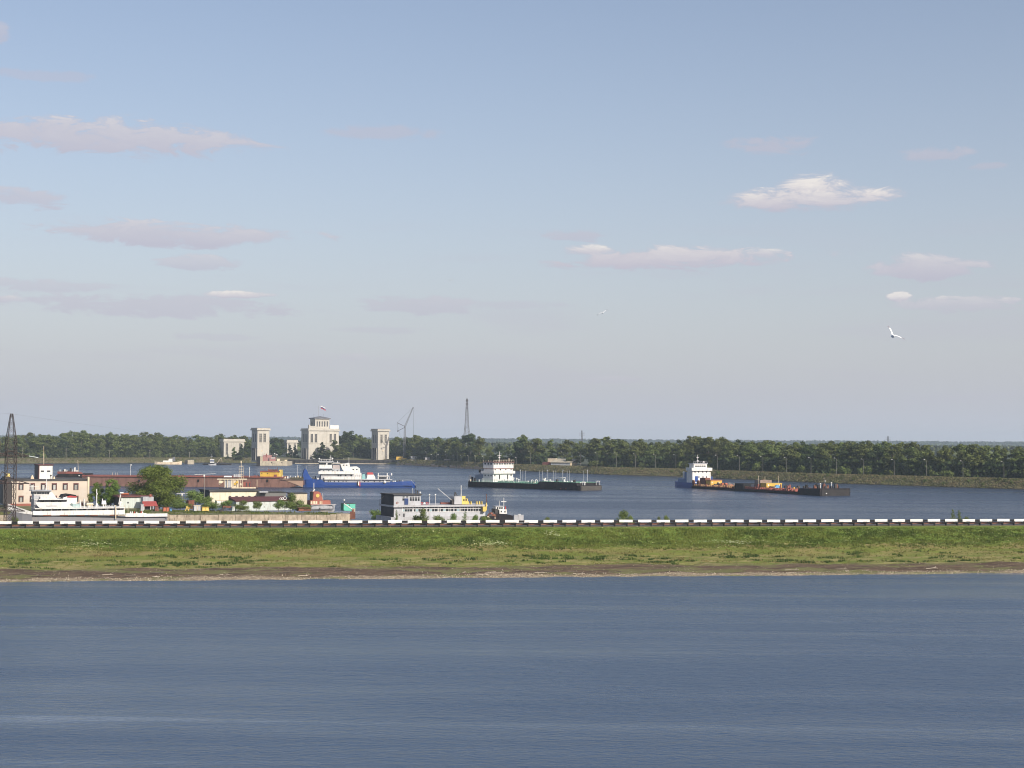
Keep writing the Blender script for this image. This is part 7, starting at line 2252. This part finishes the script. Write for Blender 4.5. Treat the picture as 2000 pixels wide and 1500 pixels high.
# individual trees one can point at
for (kind, px, back, pt, w_, lab) in (
        ('d1', 918, 28, 845.5, 1.45, 'big round dark tree below the radio mast'),
        ('r2', 936, 31, 851, 1.0, 'tree leaning against the right side of the big round tree'),
        ('r3', 903, 30, 853, .9, 'tree on the left side of the big round tree'),
        ('d0', 975, 25, 866, 1.2, 'low dark round tree in the gap behind the tanker'),
        ('r1', 993, 25, 872, 1.1, 'low bushy tree in the gap right of the low dark tree'),
        ('r4', 957, 26, 872, 1.1, 'low bushy tree in the gap beside the big round tree'),
        ('c0', 629, 3, 862, 2.3, 'dark conical spruce in front of the control house'),
        ('c0', 615, 2.5, 880, 2.0, 'smaller spruce left of the conical spruce'),
        ('t1', 654, 5, 857, 2.0, 'tall birch at the right corner of the control house'),
        ('t2', 671, 9, 863, 2.8, 'broad light green tree right of the control house'),
        ('r1', 641, 4, 878, 1.5, 'small tree between the spruce and the birch'),
        ('t0', 457, 8, 872, 1.7, 'slim tree in front of the gate pavilion'),
        ('c0', 471, 8, 866, 1.8, 'pointed tree at the right corner of the gate pavilion'),
        ('c0', 445, 8, 886, 1.6, 'small fir at the foot of the gate pavilion'),
        ('d0', 486, 20, 876, 1.0, 'dark tree between the gate pavilion and the left lock tower'),
        ('r3', 424, 16, 878, 1.2, 'bushy tree left of the gate pavilion'),
        ('c0', 566, 24, 868, 1.5, 'slim dark fir in front of the small pavilion'),
        ('c0', 576, 22, 868, 1.5, 'second slim fir in front of the small pavilion'),
        ('d1', 540, 26, 862, 1.3, 'dark rounded tree right of the left lock tower'),
        ('r0', 1112, 34, 884, 1.0, 'small tree above the low barn roof'),
        ('b0', 1158, 14, 898, 1.2, 'low bush right of the low barn')):
    p = on_bank(px, back)
    tree(kind, p, max(3, height_for(px, pt, p, 3.4)), lab, None, 'tree', 'tree', w_)

# yard trees: nearer, so finer leaves
TR['Y1'] = (*[(lambda a: (a[0], trunk_mesh('trunk', 8, .28, a[1], M_bark, 8)))(crown_mesh('crown', 8, 5.2, 24000, .21, 'round', 71, M_leafyard, .02))][0], 8)
TR['Y2'] = (*[(lambda a: (a[0], trunk_mesh('trunk', 8, .2, a[1], M_bark, 6)))(crown_mesh('crown', 8, 3.0, 12000, .2, 'round', 72, M_leafyard, .02))][0], 8)
TR['YB0'] = (*[(lambda a: (a[0], trunk_mesh('stem', 3, .05, a[1], M_bark, 6)))(crown_mesh('crown', 3, 1.6, 3600, .12, 'bush', 73, M_leafbush, 0))][0], 3)
TR['YB1'] = (*[(lambda a: (a[0], trunk_mesh('stem', 3, .05, a[1], M_bark, 6)))(crown_mesh('crown', 3, 1.3, 2600, .12, 'bush', 74, M_leafbush, 0))][0], 3)
TR['YB2'] = (*[(lambda a: (a[0], trunk_mesh('stem', 4, .05, a[1], M_bark, 6)))(crown_mesh('crown', 4, 1.1, 1500, .12, 'tall', 75, M_leafbush, .02))][0], 4)


def at_depth(px, dd):
    d = ray(px, 990)
    return CAM + d * (dd / d.y)


def dtree(kind, px, dd, pt, wpx, z0, lab, cat='tree', name='tree'):
    p = at_depth(px, dd)
    d = ray(px, pt)
    H_ = 16 + d.z / d.y * dd - z0
    cm, tm, h0 = TR[kind]
    dims = {'Y1': 10.8, 'Y2': 6.2, 'YB0': 3.6, 'YB1': 3.0, 'YB2': 2.3}
    w = (wpx / FPX * dd) / (dims[kind] * H_ / h0)
    o = tree(kind, p, H_ * 1.03, lab, None, name, cat, w, z0)
    return o


dtree('Y1', 309, 332, 914, 122, YZ, 'big round green tree in the middle of the boatyard')
dtree('Y2', 216, 329, 936, 40, YZ, 'bright green tree just right of the peach building')
dtree('Y2', 190, 331, 943, 34, YZ, 'smaller green tree against the corner of the peach building')
for i, (k, px, dd, pt, wp, z0, lab) in enumerate((
        ('YB0', 352, 316, 972, 40, YZ, 'green bush under the right side of the big yard tree'),
        ('YB0', 409, 312, 967, 34, YZ, 'dark green bush at the left corner of the cream hall'),
        ('YB1', 382, 322, 953, 34, YZ, 'bush on the right of the big yard tree in front of the barge'),
        ('YB1', 441, 313, 975, 24, YZ, 'bush below the cream hall wall'),
        ('YB0', 470, 312, 976, 30, YZ, 'bush in front of the left garages'),
        ('YB1', 501, 311, 977, 18, YZ, 'light green bush in front of the second garage'),
        ('YB1', 544, 312, 974, 22, YZ, 'dark bush in front of the right garages'),
        ('YB0', 567, 314, 960, 30, YZ, 'tall bush between the garages and the beige shed'),
        ('YB0', 590, 310, 975, 34, YZ, 'round willow bush left of the grey boat hull'),
        ('YB1', 735, 300, 993, 24, -.1, 'light bush at the rounded end of the quay wall'),
        ('YB1', 748, 298, 999, 16, -.1, 'small bush between quay end and office pontoon'),
        ('YB2', 775, 262, 997, 10, 1.0, 'thin sapling in front of the left end of the office pontoon'),
        ('YB0', 826, 261, 988, 24, 1.0, 'tallest bush in front of the office pontoon'),
        ('YB1', 812, 262, 1003, 26, .8, 'low bush left of the tallest bush before the pontoon'),
        ('YB1', 858, 261, 1003, 20, .8, 'grey-green bush before the middle windows of the pontoon'),
        ('YB0', 886, 261, 999, 24, .9, 'wide bush before the pontoon below its tank house'),
        ('YB2', 908, 261, 1000, 14, .9, 'slim bush before the pontoon below its yellow cabin'),
        ('YB1', 926, 261, 1002, 16, .9, 'bush before the right end of the pontoon'),
        ('YB1', 950, 262, 1005, 20, .9, 'bush at the foot of the yellow locker'),
        ('YB0', 1220, 258, 993, 36, 1.2, 'bushy green willow standing alone behind the guardrail'),
        ('YB1', 1234, 258, 1003, 14, 1.2, 'small right-hand companion of the lone willow'),
        ('YB1', 1286, 258, 1006, 8, 1.2, 'tiny bush tip showing above the guardrail, left of two'),
        ('YB1', 1303, 258, 1003, 11, 1.2, 'small bush tip showing above the guardrail, right of two'),
        ('YB1', 1068, 258, 1007, 10, 1.2, 'tiny bush behind the guardrail right of the skiff'),
        ('YB2', 1861, 256, 995, 13, 1.2, 'thin sparse sapling behind the guardrail at the right'),
        ('YB2', 1873, 256, 998, 15, 1.2, 'second sparse sapling behind the guardrail at the right'),
        ('YB1', 1885, 256, 1005, 12, 1.2, 'low sparse bush beside the two right-hand saplings'),
        ('YB1', 29, 254, 1006, 12, 1.0, 'small weed bush at the foot of the dark pylon'),
        ('YB1', 288, 294, 1004, 10, -.1, 'small bush at the stern of the white boat'))):
    dtree(k, px, dd, pt - 2, wp * 1.35, z0, lab, 'bush', 'bush')
random.seed(5)
# bushes along the tops of the far embankments
for k in range(46):
    px = random.choice([random.uniform(1140, 2040), random.uniform(1140, 2040), random.uniform(30, 430)])
    p = on_bank(px, random.uniform(2, 8.5)); z_ = interp([(0, 0), (4, 1.5), (9.5, 3.4), (20, 3.5)], (p - shore_at(px)).length) - .3
    tree('b%d' % (k % 3), p, random.uniform(.8, 1.9), 'low bush on the slope of the far embankment', 'low bushes on the far embankment', 'slope_bush', 'bush', random.uniform(.4, .8), z_)
for k in range(40):
    px = random.uniform(1120, 2080) if k % 3 else random.uniform(20, 490)
    p = on_bank(px, random.uniform(17, 22))
    if 1060 < px < 1155 or 430 < px < 490: continue
    tree('b%d' % (k % 3), p, random.uniform(2.5, 4.5), 'undergrowth bush at the foot of the forest edge', 'undergrowth at the forest edge', 'undergrowth', 'bush', random.uniform(.7, 1.1), 3.3)


# ---- far woods: one mass per ridge
def woods(name, n, y0, y1, xr, zfun, size, m, lab):
    r_ = np.random.default_rng(3)
    y = r_.uniform(y0, y1, n); x = r_.uniform(-1, 1, n) * xr * y
    z = np.array([zfun(a, b) for a, b in zip(x, y)])
    base = np.array([(1, 0, .25), (.3, .95, .3), (-.8, .6, .2), (-.8, -.6, .3), (.3, -.95, .2), (0.15, 0.1, 1.15), (0.5, .2, .85), (-.4, -.1, .95), (0, 0, -1)])
    fc = []
    for i in range(5):
        j = (i + 1) % 5; fc += [(i, j, 5 + i % 3), (j, i, 8)]
    fc += [(5, 6, 7), (0, 6, 5), (3, 7, 5), (1, 6, 5), (4, 5, 7), (2, 5, 7), (4, 5, 6)]
    fc = np.array(fc)
    sc = size * r_.uniform(.6, 1.3, (n, 1, 1)) * np.array([.75, .75, 1.15])
    vb = base[None] * sc + r_.normal(0, size * .14, (n, 9, 3))
    an = r_.uniform(0, 6.28, n); ca, sa = np.cos(an)[:, None], np.sin(an)[:, None]
    X = vb[:, :, 0] * ca - vb[:, :, 1] * sa; Y = vb[:, :, 0] * sa + vb[:, :, 1] * ca
    V = np.stack([X, Y, vb[:, :, 2]], 2) + np.stack([x, y, z], 1)[:, None, :]
    F = fc[None] + (np.arange(n) * 9)[:, None, None]
    o = scatter_mesh(name, V.reshape(-1, 3), F.reshape(-1, 3), m, Vector((0, 0, 0)), 0)
    return tag(o, lab, 'woods')


def gz(y):
    return 3.5 + (y - 900) * .0011 if y > 900 else 3.4


woods('distant_forest', 9000, 4300, 5000, .44, lambda x, y: 17.5 + 2.0 * fbm(x, 0, .0016, 3, 4.0) + 1.0 * fbm(x, 0, .009, 2, 8.0) - (5000 - y) * .005, 7.0, M_leafdk, 'bluish dark forest ridge along the horizon')
woods('middle_forest', 7000, 1500, 3200, .42, lambda x, y: gz(y) + 3.0 + 1.2 * fbm(x, y, .004, 3, 6.0), 4.8, M_leaf, 'lower hazy woods between the near trees and the horizon ridge')
# dark understorey behind the near trees
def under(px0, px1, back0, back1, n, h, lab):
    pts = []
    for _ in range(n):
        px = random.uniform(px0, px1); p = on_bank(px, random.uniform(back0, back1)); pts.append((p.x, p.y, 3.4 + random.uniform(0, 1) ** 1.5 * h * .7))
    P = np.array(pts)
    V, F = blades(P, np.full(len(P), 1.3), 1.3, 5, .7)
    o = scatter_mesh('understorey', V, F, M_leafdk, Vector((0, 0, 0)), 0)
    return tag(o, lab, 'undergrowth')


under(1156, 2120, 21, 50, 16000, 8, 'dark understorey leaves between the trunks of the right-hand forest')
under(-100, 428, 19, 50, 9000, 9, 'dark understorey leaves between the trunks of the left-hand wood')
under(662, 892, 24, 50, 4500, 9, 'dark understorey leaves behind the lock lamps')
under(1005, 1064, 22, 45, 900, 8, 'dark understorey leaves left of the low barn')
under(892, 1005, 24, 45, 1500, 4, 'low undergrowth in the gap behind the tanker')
# reeds and rough grass on the far embankment slope
P = []
for _ in range(26000):
    px = random.uniform(775, 2060) if random.random() < .8 else random.uniform(10, 500)
    s_ = random.uniform(.8, 13)
    p = on_bank(px, s_)
    P.append((p.x, p.y, interp([(0, -.15), (1.6, .5), (4, 1.5), (7, 2.7), (9.5, 3.4), (13, 3.5), (30, 3.5)], s_)))
P = np.array(P)
V, F = blades(P, np.full(len(P), .45), .5, 2)
go_ = scatter_mesh('rough_grass', V, F, grass_mat('rough_grass', (.19, .165, .085), (.12, .14, .05), (.23, .19, .12)), Vector((0, 0, 0)), 0)
tag(go_, 'brownish rough grass covering the slope of the far embankment', 'grass')


# ================================================================== GULLS
def gull(px, py, dd, wl, wr, br, lab, wingm):
    mpp = dd / FPX
    d = ray(px, py); c = CAM + d * (dd / d.y)
    b = MB()
    b.cur = 0
    secs = []
    for y, r_ in ((-2.6, .12), (-2.2, .5), (-1.6, .72), (-.6, 1), (.6, .95), (2, .5), (3.2, .3), (3.8, .3)):
        rr = br * mpp * r_
        fl_ = .35 if y > 3 else 1
        secs.append([(rr * math.cos(t), y * br * mpp, rr * fl_ * math.sin(t)) for t in [2 * math.pi * k / 10 for k in range(10)]])
    b.loft(secs)
    for w_ in (wl, wr):
        n_ = len(w_)
        secs = []
        for i, (wx, wy) in enumerate(w_):
            u = i / (n_ - 1)
            ch = .14 * (1 - .75 * u ** 1.5) + .01
            th = .012 * (1 - .8 * u)
            x, z = wx * mpp, -wy * mpp
            yo = .06 * u
            tx_ = ch * .32 if abs(w_[-1][1]) > abs(w_[-1][0]) else 0.0
            secs.append([(x - tx_, yo - ch * .5, z + th * .2 - .02), (x, yo, z + th + .014), (x + tx_, yo + ch * .5, z + .035), (x, yo, z - th * .4)])
        k = max(1, int(n_ * .6))
        b.cur = 0; b.loft(secs[:k + 1])
        b.cur = 1; b.loft(secs[k:])
    b.cur = 0
    o = b.make('gull', [mat('gull_white', (.85, .85, .84), .7, .03, 5), wingm])
    o.location = c
    return tag(o, lab, 'gull', 'gulls in the sky')


gw = mat('gull_grey_wing', (.22, .22, .25), .7, .05, 5)
gd = mat('dark_bird', (.08, .08, .1), .7, .05, 5)
gull(1744, 656.5, 80, [(-.5, -2), (-1.5, -6), (-3.2, -11), (-6, -16), (-9.5, -20)], [(2, -1), (6, -1.5), (11, .5), (17, 3), (24, 6)], 3.3, 'white gull flying at the right with wings raised in a V', gw)
gull(1177, 611, 150, [(-.5, -.3), (-3, 0), (-6, 1), (-9, 3.5), (-11, 5)], [(.5, -1), (2, -2.5), (4, -3.5), (7, -5), (9, -6)], 1.6, 'smaller gull gliding with tilted grey wings in the middle of the sky', gw)
o_ = gull(881, 547.5, 260, [(-.4, 0), (-2, .1), (-4, 0)], [(.4, 0), (2, -.6), (5, -1)], 1.1, 'tiny dark bird high over the lock', gd)

# ================================================================== HAZE
hb = MB(); hb.box(-5600, 5600, -700, 6400, -4.6, 64)
hazem = bpy.data.materials.new('haze_air'); hazem.use_nodes = True
ht_ = hazem.node_tree
ht_.nodes.clear()
ho = ht_.nodes.new('ShaderNodeOutputMaterial'); hv = ht_.nodes.new('ShaderNodeVolumePrincipled')
hv.inputs['Color'].default_value = (0.72, 0.86, 1.0, 1)
hv.inputs['Density'].default_value = HAZE_D
hv.inputs['Anisotropy'].default_value = 0.0
ht_.links.new(hv.outputs[0], ho.inputs['Volume'])
hz_ = hb.make('haze', hazem)
hz_['kind'] = 'stuff'
tag(hz_, 'thin blue-grey summer haze over the whole view', 'haze')
SC.cycles.volume_step_rate = 4.0
